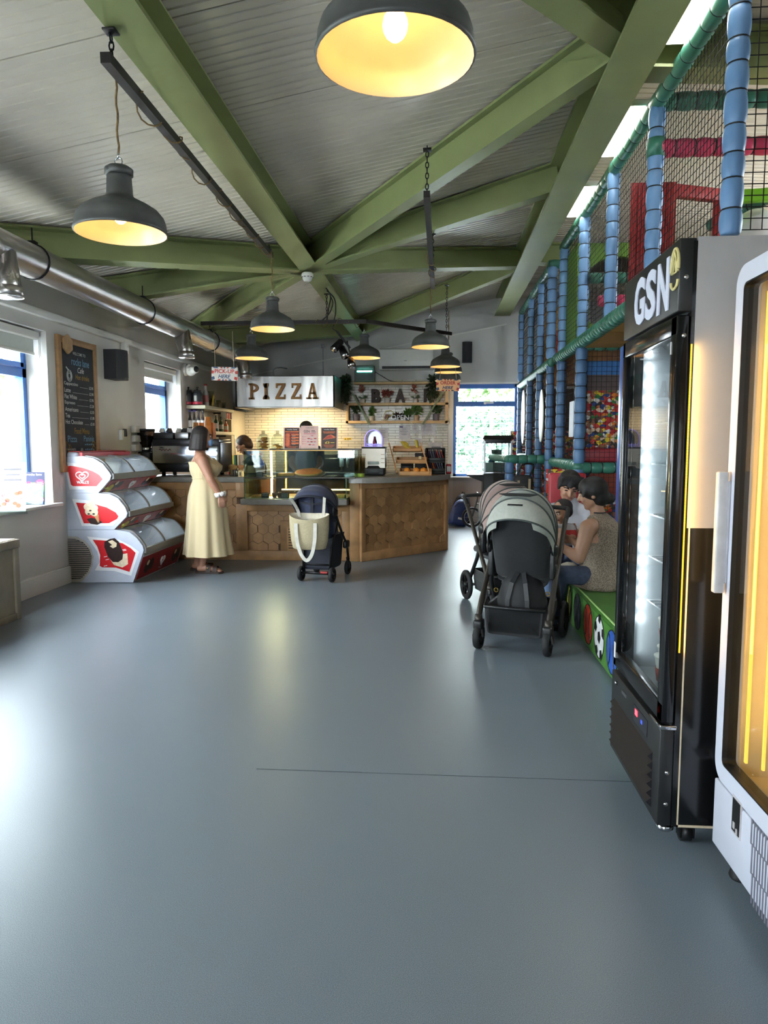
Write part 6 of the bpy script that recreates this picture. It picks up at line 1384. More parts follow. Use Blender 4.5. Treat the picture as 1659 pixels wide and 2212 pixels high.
for xx, yy in ((.87, fy0 + .06), (.87, fy1 - .06), (1.34, fy0 + .06), (1.34, fy1 - .06)):
    m = MB(); m.rbox(xx - .04, xx + .04, yy - .04, yy + .04, .068, zg, .004); m.rbox(xx - .026, xx - .018, yy - .02, yy + .02, .02, .07, .004); m.rbox(xx + .018, xx + .026, yy - .02, yy + .02, .02, .07, .004); c_ = build('castor', m, BLACKM, t)
    m = MB(); m.cyl((xx - .017, yy + .01, .032), (xx + .017, yy + .01, .032), .032, n=20); build('wheel', m, BLACK, c_)
m = MB(); m.lathe([(.025, .05), (.03, .055), (.03, .07), (.012, .075), (.012, zg)], (.795, fy0 + .05, 0), 18); build('levelling_foot', m, CHROME, t)

# ------------------------------------------------------------------ white fridge glowing yellow inside
GX = .905; gy1 = 2.282; gy0 = 1.56; zt2 = 1.905
t = thing('display_fridge', 'white upright display fridge glowing yellow at the right picture edge', 'fridge', (1.2, 1.9, 0))
WF = mat('fridge_white', (206, 208, 222), .35, n=.02); YEL = mat('fridge_yellow_liner', (232, 212, 168), .4, n=.03)
zb3 = at(1552, 1690, X=GX).z
m = MB(); m.box(GX + .05, 1.5, gy1 - .03, gy1, .08, zt2); m.box(GX + .05, 1.5, gy0, gy0 + .03, .08, zt2); m.box(1.47, 1.5, gy0, gy1, .08, zt2); m.box(GX + .05, 1.5, gy0, gy1, zt2 - .05, zt2); m.box(GX + .05, 1.5, gy0, gy1, .08, zb3 - .01)
build('cabinet', m, WF, t)
m = MB(); m.box(GX + .06, 1.465, gy1 - .036, gy1 - .03, zb3, zt2 - .05); m.box(GX + .06, 1.465, gy0 + .03, gy0 + .036, zb3, zt2 - .05); m.box(1.46, 1.47, gy0 + .03, gy1 - .03, zb3, zt2 - .05); m.box(GX + .06, 1.47, gy0 + .03, gy1 - .03, zb3 - .01, zb3 + .02); build('liner', m, YEL, t)
# door frame with rounded corners
def rr(y0_, y1_, z0_, z1_, r, n_=6):
    out = []
    for cy_, cz_, a0 in ((y1_ - r, z1_ - r, 0), (y0_ + r, z1_ - r, PI / 2), (y0_ + r, z0_ + r, PI), (y1_ - r, z0_ + r, 1.5 * PI)):
        for k in range(n_ + 1): a = a0 + PI / 2 * k / n_; out.append((cy_ + r * cos(a), cz_ + r * sin(a)))
    return out
O_ = rr(gy0, gy1 - .004, zb3 + .012, zt2 - .005, .06); I_ = rr(gy0 + .05, gy1 - .058, zb3 + .07, zt2 - .06, .02)
m = MB(); m.loft([[V((GX + .05, a, b)) for a, b in O_], [V((GX, a, b)) for a, b in O_], [V((GX - .0, a, b)) for a, b in I_], [V((GX + .05, a, b)) for a, b in I_]], 0, False, loop=True); d_ = build('door', m, WF, t)
m = MB(); G_ = rr(gy0 + .05, gy1 - .058, zb3 + .07, zt2 - .06, .02); g2 = rr(gy0 + .056, gy1 - .064, zb3 + .076, zt2 - .066, .016); m.loft([[V((GX - .001, a, b)) for a, b in G_], [V((GX - .002, a, b)) for a, b in g2], [V((GX + .04, a, b)) for a, b in g2]], 0, False, closed=True, c0=False, c1=False); build('door_seal', m, BLACK, d_)
m = MB(); m.add([(GX + .012, a, b) for a, b in g2][::-1], [tuple(range(len(g2)))]); build('door_glass', m, DOORGL, d_)
m = MB(); p0 = at(1578, 1021, X=GX - .035); p1 = at(1568, 1294, X=GX - .035); yy = gy1 - .022; m.rbox(GX - .04, GX - .008, yy - .016, yy + .012, p1.z, p0.z, .005); m.rbox(GX - .014, GX + .001, yy - .01, yy + .008, p1.z + .03, p0.z - .03, .003); build('handle', m, mat('handle_white', (200, 196, 196), .35), d_)
m = MB()
for k, (yy, w) in enumerate(((gy1 - .085, .012), (gy1 - .135, .010))): m.box(GX + .055 + .03 * k, GX + .062 + .03 * k, yy - w, yy, zb3 + .09, zt2 - .09)
build('light_strip', m, glow('amber_tube', (255, 196, 80), .45), t)
for yz in ((gy1 - .14, 1.1),):
    l = bpy.data.lights.new('amber_light', 'AREA'); l.shape = 'RECTANGLE'; l.size = .08; l.size_y = 1.3; l.energy = .5; l.color = (1, .60, .22)
    lo = bpy.data.objects.new('amber_light', l); COL.objects.link(lo); lo.parent = t; lo.location = V((GX + .12, yz[0] - .03, yz[1])) - t.location; lo.rotation_euler = (PI / 2, 0, -PI * .25 - PI / 2 * 0)
m = MB(); m.rbox(GX + .002, GX + .05, gy0, gy1 - .002, .08, zb3, .006); build('base_panel', m, WF, t)
m = MB(); A = FACE_NX((GX + .002, at(1591, 1765, X=GX).y, at(1591, 1765, X=GX).z)); m.obox(A, .062, .115, .006, 0); m.obox(A @ Matrix.Translation((0, 0, .001)), .05, .1, .008, 1); m.obox(A @ Matrix.Translation((-.008, -.03, .004)), .012, .02, .006, 0); m.obox(A @ Matrix.Translation((.012, -.04, .004)), .008, .016, .006, 0); build('switch_panel', m, [mat('switch_frame', (190, 184, 186), .4), BLACK], t)
m = MB()
for r_, py in enumerate((1800, 1865, 1930)):
    zc_ = at(1630, py, X=GX).z
    for k in range(16):
        yy = at(1622, py, X=GX).y - k * .017
        if yy > gy0 + .02: m.rbox(GX + .0005, GX + .004, yy - .0045, yy + .0045, zc_ - .045, zc_ + .045, .002)
build('vent_slots', m, mat('slot_grey', (104, 104, 116), .6), t)
for yy in (gy1 - .07, gy0 + .07):
    for xx in (GX + .07, 1.43): m = MB(); m.lathe([(.034, 0), (.036, .006), (.022, .045), (.018, .05), (.018, .08)], (xx, yy, 0), 18); build('foot', m, BLACK, t)
# ------------------------------------------------------------------ soft play frame
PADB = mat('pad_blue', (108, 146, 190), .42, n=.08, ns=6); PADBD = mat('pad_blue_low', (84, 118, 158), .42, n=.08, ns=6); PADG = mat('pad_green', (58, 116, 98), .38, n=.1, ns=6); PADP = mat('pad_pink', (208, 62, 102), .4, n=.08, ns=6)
TIE = mat('black_tie', (18, 20, 24), .6); NETM = mat('net_black', (24, 22, 22), .8)
t = thing('soft_play_frame', 'two storey padded soft play frame with blue posts, green rails and black nets', 'play frame', (2.3, 7.5, 0)); PF = t
PX = 1.47; ZD = 2.40; ZT = 3.66
def pad(name, p0, p1, r, mm, step=.13, bulge=.012, n=14, seed=0):
    """padded pole: foam sleeves pinched by ties"""
    p0, p1 = V(p0), V(p1); L_ = (p1 - p0).length; k = max(1, round(L_ / step)); A = axis_m(p0, p1); pr = []; rn = random.Random(seed + int(L_ * 1000))
    m = MB(); zs = [0]
    for i in range(k): zs.append(min(L_, (i + 1) * L_ / k + rn.uniform(-.015, .015)) if i < k - 1 else L_)
    for i in range(k):
        z0, z1 = zs[i], zs[i + 1]; d = z1 - z0
        for f, b in ((.0, -1), (.06, -.2), (.25, .7), (.5, 1), (.75, .75), (.94, -.1)): pr.append((r + bulge * b * .5, z0 + f * d))
    pr.append((r - bulge * .5, L_)); m.lathe(pr, n=n, A=A)
    for z in zs[1:-1]: m.lathe([(r - .001, z - .004), (r + .001, z), (r - .001, z + .004)], n=n, A=A, m=1, c0=False, c1=False)
    return build(name, m, [mm, TIE], PF)
YS = [3.81, 5.13, 6.30, 7.46, 8.60]
for i, y in enumerate(YS): pad('post', (PX, y, ZD + .02), (PX, y, ZT - .03), .05, PADB, seed=i)
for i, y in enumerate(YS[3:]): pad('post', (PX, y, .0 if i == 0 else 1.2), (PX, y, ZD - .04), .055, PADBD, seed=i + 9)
PX2 = 1.40; YS2 = [9.0, 9.9, 10.9, 12.15]; ZT2 = 3.55
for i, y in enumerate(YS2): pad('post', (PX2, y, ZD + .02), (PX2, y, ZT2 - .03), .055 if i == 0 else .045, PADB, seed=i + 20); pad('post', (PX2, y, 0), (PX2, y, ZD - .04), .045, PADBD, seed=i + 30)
pad('rail', (PX, 3.76, ZT), (PX, 8.68, ZT), .052, PADG, .16, .006); pad('rail', (PX2, 8.95, ZT2), (PX2, 12.2, ZT2), .045, PADG, .16, .006); pad('rail', (PX2 - .05, 9.0, ZT2), (1.9, 9.0, ZT2), .05, PADG, .14)
pad('rail', (PX - .01, 4.05, ZD), (PX - .01, 8.9, ZD), .058, PADG, .1, .02); pad('rail', (PX2, 8.9, ZD - .03), (PX2, 12.2, ZD - .05), .05, PADG, .1, .016)
pad('rail', (PX, 3.81, ZT), (3.6, 3.81, ZT), .055, PADG, .15); pad('rail', (PX, 5.13, ZT), (3.9, 5.13, ZT), .055, PADG, .13); pad('rail', (PX, 5.13, 3.36), (3.9, 5.13, 3.36), .055, PADP, .13)
pad('rail', (PX, 7.46, 1.15), (PX2, 12.1, 1.17), .052, PADG, .09, .018); pad('rail', (PX, 7.46, 1.13), (2.8, 7.46, 1.13), .055, PADG, .12); pad('rail', (PX, 7.46, ZD - .03), (2.8, 7.46, ZD - .03), .05, PADG, .12); pad('rail', (PX, 5.6, ZD), (3.0, 5.6, ZD), .05, PADG, .15)
pad('rail', (PX, 6.7, ZD), (3.0, 6.7, ZD), .05, PADG, .15)
for c in ((PX, 5.13, 3.36),): m = MB(); m.cyl((c[0], c[1], c[2] - .06), (c[0], c[1], c[2] + .06), .062, n=16); build('collar', m, PADG, PF)
m = MB(); m.ell((PX, 3.81, ZT), (.065, .065, .06), 16); build('corner_cap', m, PADG, PF)
m = MB(); m.ell((PX, 7.46, 1.14), (.068, .068, .062), 16); build('corner_cap', m, PADG, PF)
# entrance enclosure
pad('rail', (PX2, 9.3, 1.18), (.93, 9.3, 1.18), .055, PADG, .13); pad('rail', (.93, 9.3, 1.18), (.84, 10.9, 1.18), .045, PADG, .12); pad('post', (.95, 9.3, 0), (.95, 9.3, 1.14), .055, PADBD); pad('post', (.84, 10.9, 0), (.84, 10.9, 1.14), .045, PADBD); pad('post', (1.2, 9.3, 0), (1.2, 9.3, 1.14), .045, PADBD)
# inner frame higher up
pad('rail', (2.5, 6.5, 3.05), (2.0, 6.5, 2.9), .045, PADG, .12); pad('post', (2.62, 5.9, ZD), (2.62, 5.9, 3.26), .055, PADB); pad('rail', (2.62, 5.9, 3.3), (3.6, 5.9, 3.3), .05, PADG, .12); pad('rail', (2.25, 6.3, 3.18), (2.62, 5.9, 3.3), .045, PADG, .12); pad('post', (2.05, 7.4, ZD), (2.05, 7.4, 3.0), .05, PADB); pad('rail', (1.52, 7.4, 3.02), (2.7, 7.4, 3.02), .05, PADG, .12); pad('rail', (1.52, 7.0, 2.72), (2.3, 7.0, 2.72), .05, PADP, .12); pad('rail', (1.9, 6.0, 2.5), (2.9, 6.0, 2.5), .05, PADG, .12)
# decks
m = MB()
for k in range(1, 9): m.box(PX + .02, 3.9, 3.32 + k * .62, 3.92 + k * .62, ZD - .06, ZD - .01)
m.box(PX2 + .02, 3.9, 9.0, 12.2, ZD - .06, ZD - .01); build('deck', m, mat('deck_ochre', (176, 132, 62), .6, n=.1), PF)
m = MB(); m.box(PX + .05, 3.9, 7.52, 12.2, 1.10, 1.15); build('deck', m, mat('deck_red', (150, 50, 56), .5), PF)
# nets
def net(p0, u, v, w, h, cell=.05, r=.0016, skip=1):
    m = MB(); u, v, p0 = V(u), V(v), V(p0); nrm = u.cross(v); k = int(w / cell); j = int(h / cell)
    for i in range(k + 1): m.bar(p0 + u * (i * w / k), p0 + u * (i * w / k) + v * h, 2 * r, 2 * r, nrm)
    for i in range(j + 1): m.bar(p0 + v * (i * h / j), p0 + v * (i * h / j) + u * w, 2 * r, 2 * r, nrm)
    build('net', m, NETM, PF)
for a, b in zip(YS, YS[1:]): net((PX + .03, a + .05, ZD + .05), (0, 1, 0), (0, 0, 1), b - a - .1, ZT - ZD - .09)
net((PX + .05, 3.83, ZD + .05), (1, 0, 0), (0, 0, 1), 2.3, ZT - ZD - .09, .055, .002)
for a, b in zip(YS2, YS2[1:]): net((PX2 + .03, a + .04, ZD + .03), (0, 1, 0), (0, 0, 1), b - a - .08, ZT2 - ZD - .06); net((PX2 + .03, a + .04, 1.2), (0, 1, 0), (0, 0, 1), b - a - .08, ZD - 1.25)
for a, b in ((7.46, 8.6), (8.6, 9.0)): net((PX + .02, a + .05, 1.2), (0, 1, 0), (0, 0, 1), b - a - .08, ZD - 1.25)
net((PX + .05, 7.44, .32), (1, 0, 0), (0, 0, 1), 1.3, ZD - .36); net((PX2 + .03, 9.0, ZD + .03), (1, 0, 0), (0, 0, 1), .5, ZT2 - ZD - .06)
net((.95, 9.3, .1), (1, 0, 0), (0, 0, 1), .42, 1.04); net((.94, 9.32, .1), V((-.09, 1.6, 0)).normalized(), (0, 0, 1), 1.55, 1.04)
# printed panels: a crowd of flags
M, nt, B, tc = nodes_mat('crowd_print', 0.55)
N = nt.nodes.new; L = nt.links.new
mp = N('ShaderNodeMapping'); mp.inputs['Scale'].default_value = (24, 24, 30); L(tc.outputs['Object'], mp.inputs[0])
vo = N('ShaderNodeTexVoronoi'); vo.inputs['Scale'].default_value = 1.0; vo.distance = 'MANHATTAN'; L(mp.outputs[0], vo.inputs['Vector'])
sp = N('ShaderNodeSeparateColor'); L(vo.outputs['Color'], sp.inputs[0])
rp = N('ShaderNodeValToRGB'); rp.color_ramp.interpolation = 'CONSTANT'; els = rp.color_ramp.elements
cols = [(196, 44, 40), (228, 196, 44), (60, 48, 44), (226, 224, 218), (204, 60, 44), (58, 128, 62), (150, 96, 70), (226, 128, 44), (40, 66, 128), (222, 190, 160), (182, 30, 40), (90, 70, 60)]
els[0].color = rgb(cols[0]); els[1].position = 1 / 12; els[1].color = rgb(cols[1])
for k in range(2, 12): e = els.new(k / 12); e.color = rgb(cols[k])
L(sp.outputs[0], rp.inputs['Fac']); L(rp.outputs['Color'], B.inputs['Base Color'])
CROWD = M
m = MB(); m.box(PX + .04, 2.85, 7.52, 7.54, 1.33, 1.92); build('crowd_panel', m, CROWD, PF)
m = MB(); m.box(PX + .04, 2.85, 7.515, 7.545, 1.92, 2.08); build('panel_band', m, mat('band_brown', (96, 80, 78), .6), PF)
m = MB(); m.box(PX + .04, 2.85, 7.51, 7.545, 2.08, 2.22); build('panel_band', m, mat('band_blue', (60, 116, 180), .5), PF)
m = MB(); m.rbox(PX + .04, 2.85, 7.47, 7.55, 1.19, 1.33, .02); build('panel_band', m, mat('band_red', (140, 34, 44), .5), PF)
m = MB(); m.box(PX + .04, 2.85, 7.52, 7.54, .0, 1.10); build('crowd_panel', m, CROWD, PF)
m = MB(); m.disc(fm((1.85, 7.518, .98), (1, 0, 0), (0, 0, 1)), .28, .16, 20, 0); m.disc(fm((2.25, 7.517, .98), (1, 0, 0), (0, 0, 1)), .3, .14, 20, 1); build('panel_figure', m, [mat('print_rust', (150, 62, 44), .55), mat('print_gold', (186, 146, 50), .55)], PF)
m = MB(); m.box(2.3, 2.32, 7.6, 12.1, 0.0, 2.3); build('crowd_panel', m, CROWD, PF)
m = MB(); m.box(1.30, 1.62, 8.5, 8.52, 0, 1.08); build('crowd_panel', m, CROWD, PF)
m = MB(); m.box(1.26, 2.3, 12.25, 12.27, 0, 1.6); build('crowd_panel', m, CROWD, PF)
m = MB(); m.box(1.45, 2.3, 12.25, 12.27, 1.6, 2.3); build('dark_panel', m, mat('panel_umber', (74, 62, 56), .7), PF)
m = MB(); m.box(1.30, 1.62, 11.0, 11.02, 0, 1.1); build('crowd_panel', m, CROWD, PF)
m = MB(); m.rbox(1.115, 1.47, 7.08, 7.18, .0, 1.09, .02); build('red_pad', m, mat('pad_red', (166, 40, 52), .45, n=.08), PF)
m = MB(); m.rbox(1.405, 1.52, 5.52, 5.68, .32, 2.12, .02); build('post_pad', m, mat('pad_royal', (62, 96, 168), .3, n=.08, bump=.1, bs=14), PF)
# upstairs panels
GRP = mat('panel_green', (96, 132, 42), .45, n=.1); RDP = mat('panel_red', (166, 34, 38), .45, n=.1)
m = MB(); n_ = 40; cx_, cz_, r_ = 1.93, 2.98, .40; xa, xb, za, zb = PX + .04, 2.7, ZD, 3.52
ring = [(cx_ + r_ * cos(2 * PI * k / n_), cz_ + r_ * sin(2 * PI * k / n_)) for k in range(n_)]
def edge_(a):
    c, s_ = cos(a), sin(a); k = 9
    if c > 1e-6: k = min(k, (xb - cx_) / c)
    if c < -1e-6: k = min(k, (xa - cx_) / c)
    if s_ > 1e-6: k = min(k, (zb - cz_) / s_)
    if s_ < -1e-6: k = min(k, (za - cz_) / s_)
    return (cx_ + k * c, cz_ + k * s_)
for yy in (8.0, 8.06):
    b_ = len(m.v); vs = [V((x, yy, z)) for x, z in ring] + [V((*edge_(2 * PI * k / n_)[:1], yy, edge_(2 * PI * k / n_)[1])) for k in range(n_)]
    m.add(vs, [(k, (k + 1) % n_, n_ + (k + 1) % n_, n_ + k) for k in range(n_)])
m.loft([[V((x, yy, z)) for x, z in ring] for yy in (8.0, 8.06)], 0, True, False, False)
build('hole_panel', m, GRP, PF)
m = MB(); m.box(PX + .03, PX + .05, 7.98, 8.58, ZD, 3.52); m.box(PX + .15, PX + .165, 7.985, 7.995, ZD, 3.52, 1); build('side_green_panel', m, [GRP, mat('panel_green_dark', (60, 88, 34), .5)], PF)
m = MB(); m.lathe([(r_, .06), (r_, .7)], n=32, A=axis_m((cx_, 8.0, cz_), (cx_, 9, cz_)), c0=False, c1=False); build('tunnel', m, mat('tunnel_dark', (50, 52, 36), .6), PF)
m = MB()
for k in range(10): m.rbox(PX + .06 + k * .031, PX + .089 + k * .031, 5.88, 5.93, ZD, 3.40, .008)
m.rbox(PX + .05, PX + .40, 5.93, 5.95, ZD, 3.42, .004); build('ribbed_panel', m, RDP, PF)
A = fm((2.03, 6.08, 3.13), V((1, .35, 0)), (0, 0, 1)); m = MB()
for x, z, w, h in ((0, .25, .62, .10), (-.27, -.1, .08, .75), (.27, -.1, .08, .75)): m.obox(A @ Matrix.Translation((x, z, 0)), w, h, .07, 0, .01)
build('red_frame', m, RDP, PF)
A = fm((2.45, 5.62, 2.96), V((1, -.12, 0)), (0, 0, 1)); m = MB()
LIME = mat('panel_lime', (128, 196, 46), .45, n=.06)
for x, z, w, h in ((0, .24, .62, .09), (.27, -.06, .09, .6), (-.27, -.06, .09, .6)): m.obox(A @ Matrix.Translation((x, z, 0)), w, h, .07, 0, .01)
build('lime_frame', m, LIME, PF)
m = MB(); m.ell((2.40, 5.75, 2.88), (.21, .2, .26), 22); build('clear_dome', m, mat('dome_white', (222, 222, 224), .2, n=.04), PF)
m = MB(); m.box(1.75, 3.6, 7.2, 7.22, ZD, 2.75); build('upper_panel', m, mat('panel_white', (214, 204, 190), .6), PF)
m = MB(); m.box(2.9, 3.1, 6.35, 6.45, 2.4, deck(3) - .1); build('yellow_post', m, mat('pad_yellow', (206, 190, 50), .5), PF)
m = MB(); m.rbox(PX2 + .08, 1.9, 10.4, 10.45, ZD, 3.3, .01); build('upper_panel', m, mat('panel_amber', (150, 110, 56), .6, n=.2), PF)
m = MB(); m.rbox(1.55, 1.9, 9.3, 9.6, ZD, 2.86, .04); build('red_block', m, mat('pad_scarlet', (206, 54, 40), .45), PF)
# round boards and a notice tied to the net
for y, z, h, c_, lab in ((11.4, 1.80, .42, (222, 220, 218), 'white oval board hanging on the net nearest the back window'), (9.45, 1.74, .34, (216, 214, 196), 'cream oval board hanging on the net nearer the corner post')):
    m = MB(); m.prism([(.22 * (h / .42) * cos(q_), h * sin(q_)) for q_ in [2 * PI * k / 28 for k in range(28)]], .012, fm((PX2 - .03, y, z), (0, -1, 0), (0, 0, 1))); solo('oval_board', m, mat('board_%d' % int(y), c_, .5, n=.04), lab, 'board', 'oval boards on the play frame net')
m = MB(); m.box(PX - .02, PX - .012, 7.72, 7.95, 1.45, 1.83); solo('notice', m, mat('notice_white', (206, 212, 226), .5, n=.05), 'white paper notice tied to the play frame net by the corner post', 'notice')

# green bench / step with printed balls
t = thing('foam_bench', 'green padded bench printed with sports balls at the edge of the play frame', 'bench', (1.4, 5.0, 0))
GRN = mat('vinyl_green', (58, 100, 38), .38, n=.1, ns=8, bump=.05)
bx0, bx1, by0, by1, bz = 1.035, 1.95, 3.06, 7.03, .325
m = MB(); m.rbox(bx0, bx1, by0, by1, 0, bz, .025, 0); build('block', m, GRN, t)
BZ = mat('bench_side_green', (78, 130, 54), .42, n=.08)
m = MB(); m.box(bx0 - .002, bx0, by0 + .03, by1 - .03, .01, bz - .03); build('side_panel', m, BZ, t)
m = MB(); m.tube([(bx0 + .012, by0 + .02, bz - .004), (bx0 + .012, by1 - .02, bz - .004)], .006, 6); build('piping', m, mat('piping_pale', (150, 186, 110), .5), t)
def ball(y, z, r, base, spots, seamc=None):
    A = FACE_NX((bx0 - .0025, y, z)); m = MB(); m.disc(A, r, r, 28, 0, d=.001)
    m.tube([A @ V((r * cos(q_), r * sin(q_), .0005)) for q_ in [2 * PI * k / 28 for k in range(28)]], .004, 4, 1, closed=True)
    for x, yy, s_ in spots: m.disc(A @ Matrix.Translation((x * r, yy * r, .0015)), s_ * r, s_ * r, 5, 1, d=.0008)
    if seamc: 
        for s_ in (-1, 1): m.tube([A @ V((s_ * r * (.75 - .45 * cos(q_)), r * sin(q_) * .8, .002)) for q_ in [-1.1 + 2.2 * k / 10 for k in range(11)]], .004, 4, 1)
    build('ball_print', m, [base, BLACK], t)
ball(4.13, .162, .13, mat('ball_blue', (50, 92, 176), .4, n=.35, ns=12), [], True)
ball(4.46, .162, .132, mat('ball_white', (226, 226, 226), .4), [(0, 0, .32), (.75, .35, .28), (-.75, .35, .28), (.45, -.75, .28), (-.45, -.75, .28), (0, .9, .25)])
ball(4.79, .162, .135, mat('ball_red', (190, 62, 40), .4, n=.2), [], True)
ball(5.15, .162, .13, mat('ball_dark', (60, 64, 74), .4, n=.3), [], True); ball(5.52, .162, .135, mat('ball_lime', (214, 220, 60), .4), [], True); ball(5.95, .162, .13, mat('ball_orange', (220, 140, 60), .4), [], True)
# black bag hanging on the frame
t = thing('hanging_bag', 'black and beige bag hanging on the play frame behind the grey pram', 'bag', (1.16, 8.6, .75)); c = at(1134, 1048, Y=8.6)
m = MB(); m.rbox(c.x - .14, c.x + .09, 8.52, 8.68, c.z - .2, c.z + .12, .05); build('body', m, mat('bag_black', (30, 30, 32), .7), t)
m = MB(); m.rbox(c.x - .10, c.x - .07, 8.51, 8.525, c.z - .16, c.z + .06, .004, 0); m.rbox(c.x + .03, c.x + .06, 8.51, 8.525, c.z - .1, c.z + .08, .004, 0); m.rbox(c.x - .07, c.x + .0, 8.508, 8.522, c.z - .14, c.z - .02, .01, 1); build('trim', m, [mat('bag_beige', (150, 132, 104), .7), CROWD], t)
m = MB(); m.tube(cr([(c.x - .1, 8.6, c.z + .1), (c.x - .04, 8.6, c.z + .24), (1.2 - .02, 8.75, 1.12), (c.x + .05, 8.6, c.z + .1)]), .012, 6); build('strap', m, mat('bag_black'), t)

# ------------------------------------------------------------------ popcorn machine on its cart
px0, px1, py0, py1 = .722, 1.13, 10.75, 11.15
t = thing('popcorn_machine', 'black topped popcorn machine with glass sides in front of the back window', 'popcorn machine', (.93, 10.95, .93)); zb = .93
ALU = mat('aluminium', (206, 208, 212), .3, m=.9)
m = MB(); m.rbox(px0, px1, py0, py1, zb, zb + .03, .005); 
for x in (px0 + .008, px1 - .008):
    for y in (py0 + .008, py1 - .008): m.box(x - .012, x + .012, y - .012, y + .012, zb, 1.42)
build('frame', m, ALU, t)
m = MB(); m.rbox(px0 + .005, px1 - .005, py0, py1, 1.385, 1.455, .004); m.loft([[V((px0 - .03, py0 - .03, 1.45)), V((px1 + .03, py0 - .03, 1.45)), V((px1 + .03, py1 + .03, 1.45)), V((px0 - .03, py1 + .03, 1.45))], [V((px0 + .0, py0, 1.505)), V((px1 - .0, py0, 1.505)), V((px1, py1, 1.505)), V((px0, py1, 1.505))]], 0, False); build('top_hood', m, BLACK, t)
for x0_, x1_, y0_, y1_ in ((px0 + .01, px1 - .01, py0 + .002, py0 + .006), (px0 + .002, px0 + .006, py0 + .01, py1 - .01), (px1 - .006, px1 - .002, py0 + .01, py1 - .01)): m = MB(); m.box(x0_, x1_, y0_, y1_, zb + .03, 1.39); build('glass_side', m, CLEAR, t)
m = MB(); m.lathe([(.06, 0), (.075, .01), (.08, .085), (.083, .09)], (.92, 10.95, 1.20), 22); m.tube([(.92, 10.95, 1.29), (.92, 10.95, 1.39)], .006, 6); m.tube([(.84, 10.95, 1.28), (.84, 10.95, 1.39)], .004, 6); m.tube([(1.0, 10.95, 1.28), (1.0, 10.95, 1.39)], .004, 6); build('kettle', m, STEEL, t)
m = MB(); m.rbox(px0 + .02, px1 - .02, py0 + .02, py1 - .02, zb + .03, zb + .17, .01); build('popcorn_tray', m, mat('tray_pale', (206, 210, 220), .35, n=.06), t)
t = thing('popcorn_cart', 'black cart with a side shelf under the popcorn machine', 'cart', (.93, 10.95, 0))
m = MB(); m.rbox(px0 - .01, px1 + .01, py0 - .02, py1 + .02, .30, zb - .001, .01); build('cabinet', m, BLACK, t)
m = MB(); m.rbox(px0 - .25, px0 - .005, py0, py1, zb - .035, zb - .015, .004); m.prism([(0, 0), (-.24, 0), (0, -.09)], .012, fm((px0 - .01, py0 + .05, zb - .035), (1, 0, 0), (0, 0, 1))); m.prism([(0, 0), (-.24, 0), (0, -.09)], .012, fm((px0 - .01, py1 - .05, zb - .035), (1, 0, 0), (0, 0, 1))); build('side_shelf', m, BLACK, t)
for x in (px0 + .04, px1 - .04):
    for y in (py0 + .03, py1 - .03): m = MB(); m.cyl((x - .012, y, .12), (x + .012, y, .12), .12, n=24); m.cyl((x, y, .12), (x, y, .31), .012, n=8); build('wheel', m, BLACKM, t)
# backpacks by the back wall
def backpack(label, px, Y, w, h, col, tilt, accent, seed):
    t_ = thing('backpack', label, 'backpack', at(px, 1100, Y=Y) * V((1, 1, 0)) if False else V((at(px, 1100, Y=Y).x, Y, 0)), 'backpacks against the back wall'); c = t_.location
    A = Matrix.Translation(c) @ Matrix.Rotation(tilt, 4, 'Y') @ Matrix.Rotation(-.12, 4, 'X')
    m = MB(); rings = []
    for z, sx, sy in ((0.02, .42, .32), (.03, .5, .42), (h * .3, .52, .46), (h * .6, .48, .42), (h * .85, .36, .32), (h * .97, .2, .18), (h, .08, .06)):
        rings.append([A @ V((w * sx * (abs(cos(q_)) ** .7) * (1 if cos(q_) > 0 else -1), w * sy * (abs(sin(q_)) ** .7) * (1 if sin(q_) > 0 else -1), z)) for q_ in [2 * PI * k / 20 for k in range(20)]])
    m.loft(rings); build('body', m, col, t_)
    m = MB(); m.rbox(-w * .36, w * .36, -w * .5, -w * .3, h * .08, h * .45, .04, 0, A); build('front_pocket', m, col, t_)
    m = MB(); m.tube([A @ V((w * x, -w * .42 + abs(x) * .1, z)) for x, z in ((-.36, h * .45), (-.34, h * .7), (-.2, h * .85), (0, h * .9), (.2, h * .85), (.34, h * .7), (.36, h * .45))], .006, 5, 0); m.obox(A @ Matrix.Translation((w * .08, -w * .505, h * .3)), .07, .004, .035, 1); build('trim', m, [mat('zip_dark', (20, 20, 24), .5), accent], t_)
    m = MB(); m.tube([A @ V((x, w * .1, z)) for x, z in ((-.03, h * .97), (-.02, h * 1.06), (.02, h * 1.06), (.03, h * .97))], .009, 6); build('handle', m, BLACK, t_)
backpack('navy backpack with a pale logo leaning beside the counter end', 986, 11.9, .30, .46, mat('bag_navy', (40, 56, 106), .6, n=.15), .22, PAPER, 1)
backpack('black backpack standing behind the navy backpack', 994, 12.3, .32, .52, mat('bag_charcoal', (40, 42, 46), .7, n=.15), .1, BLACK, 2)
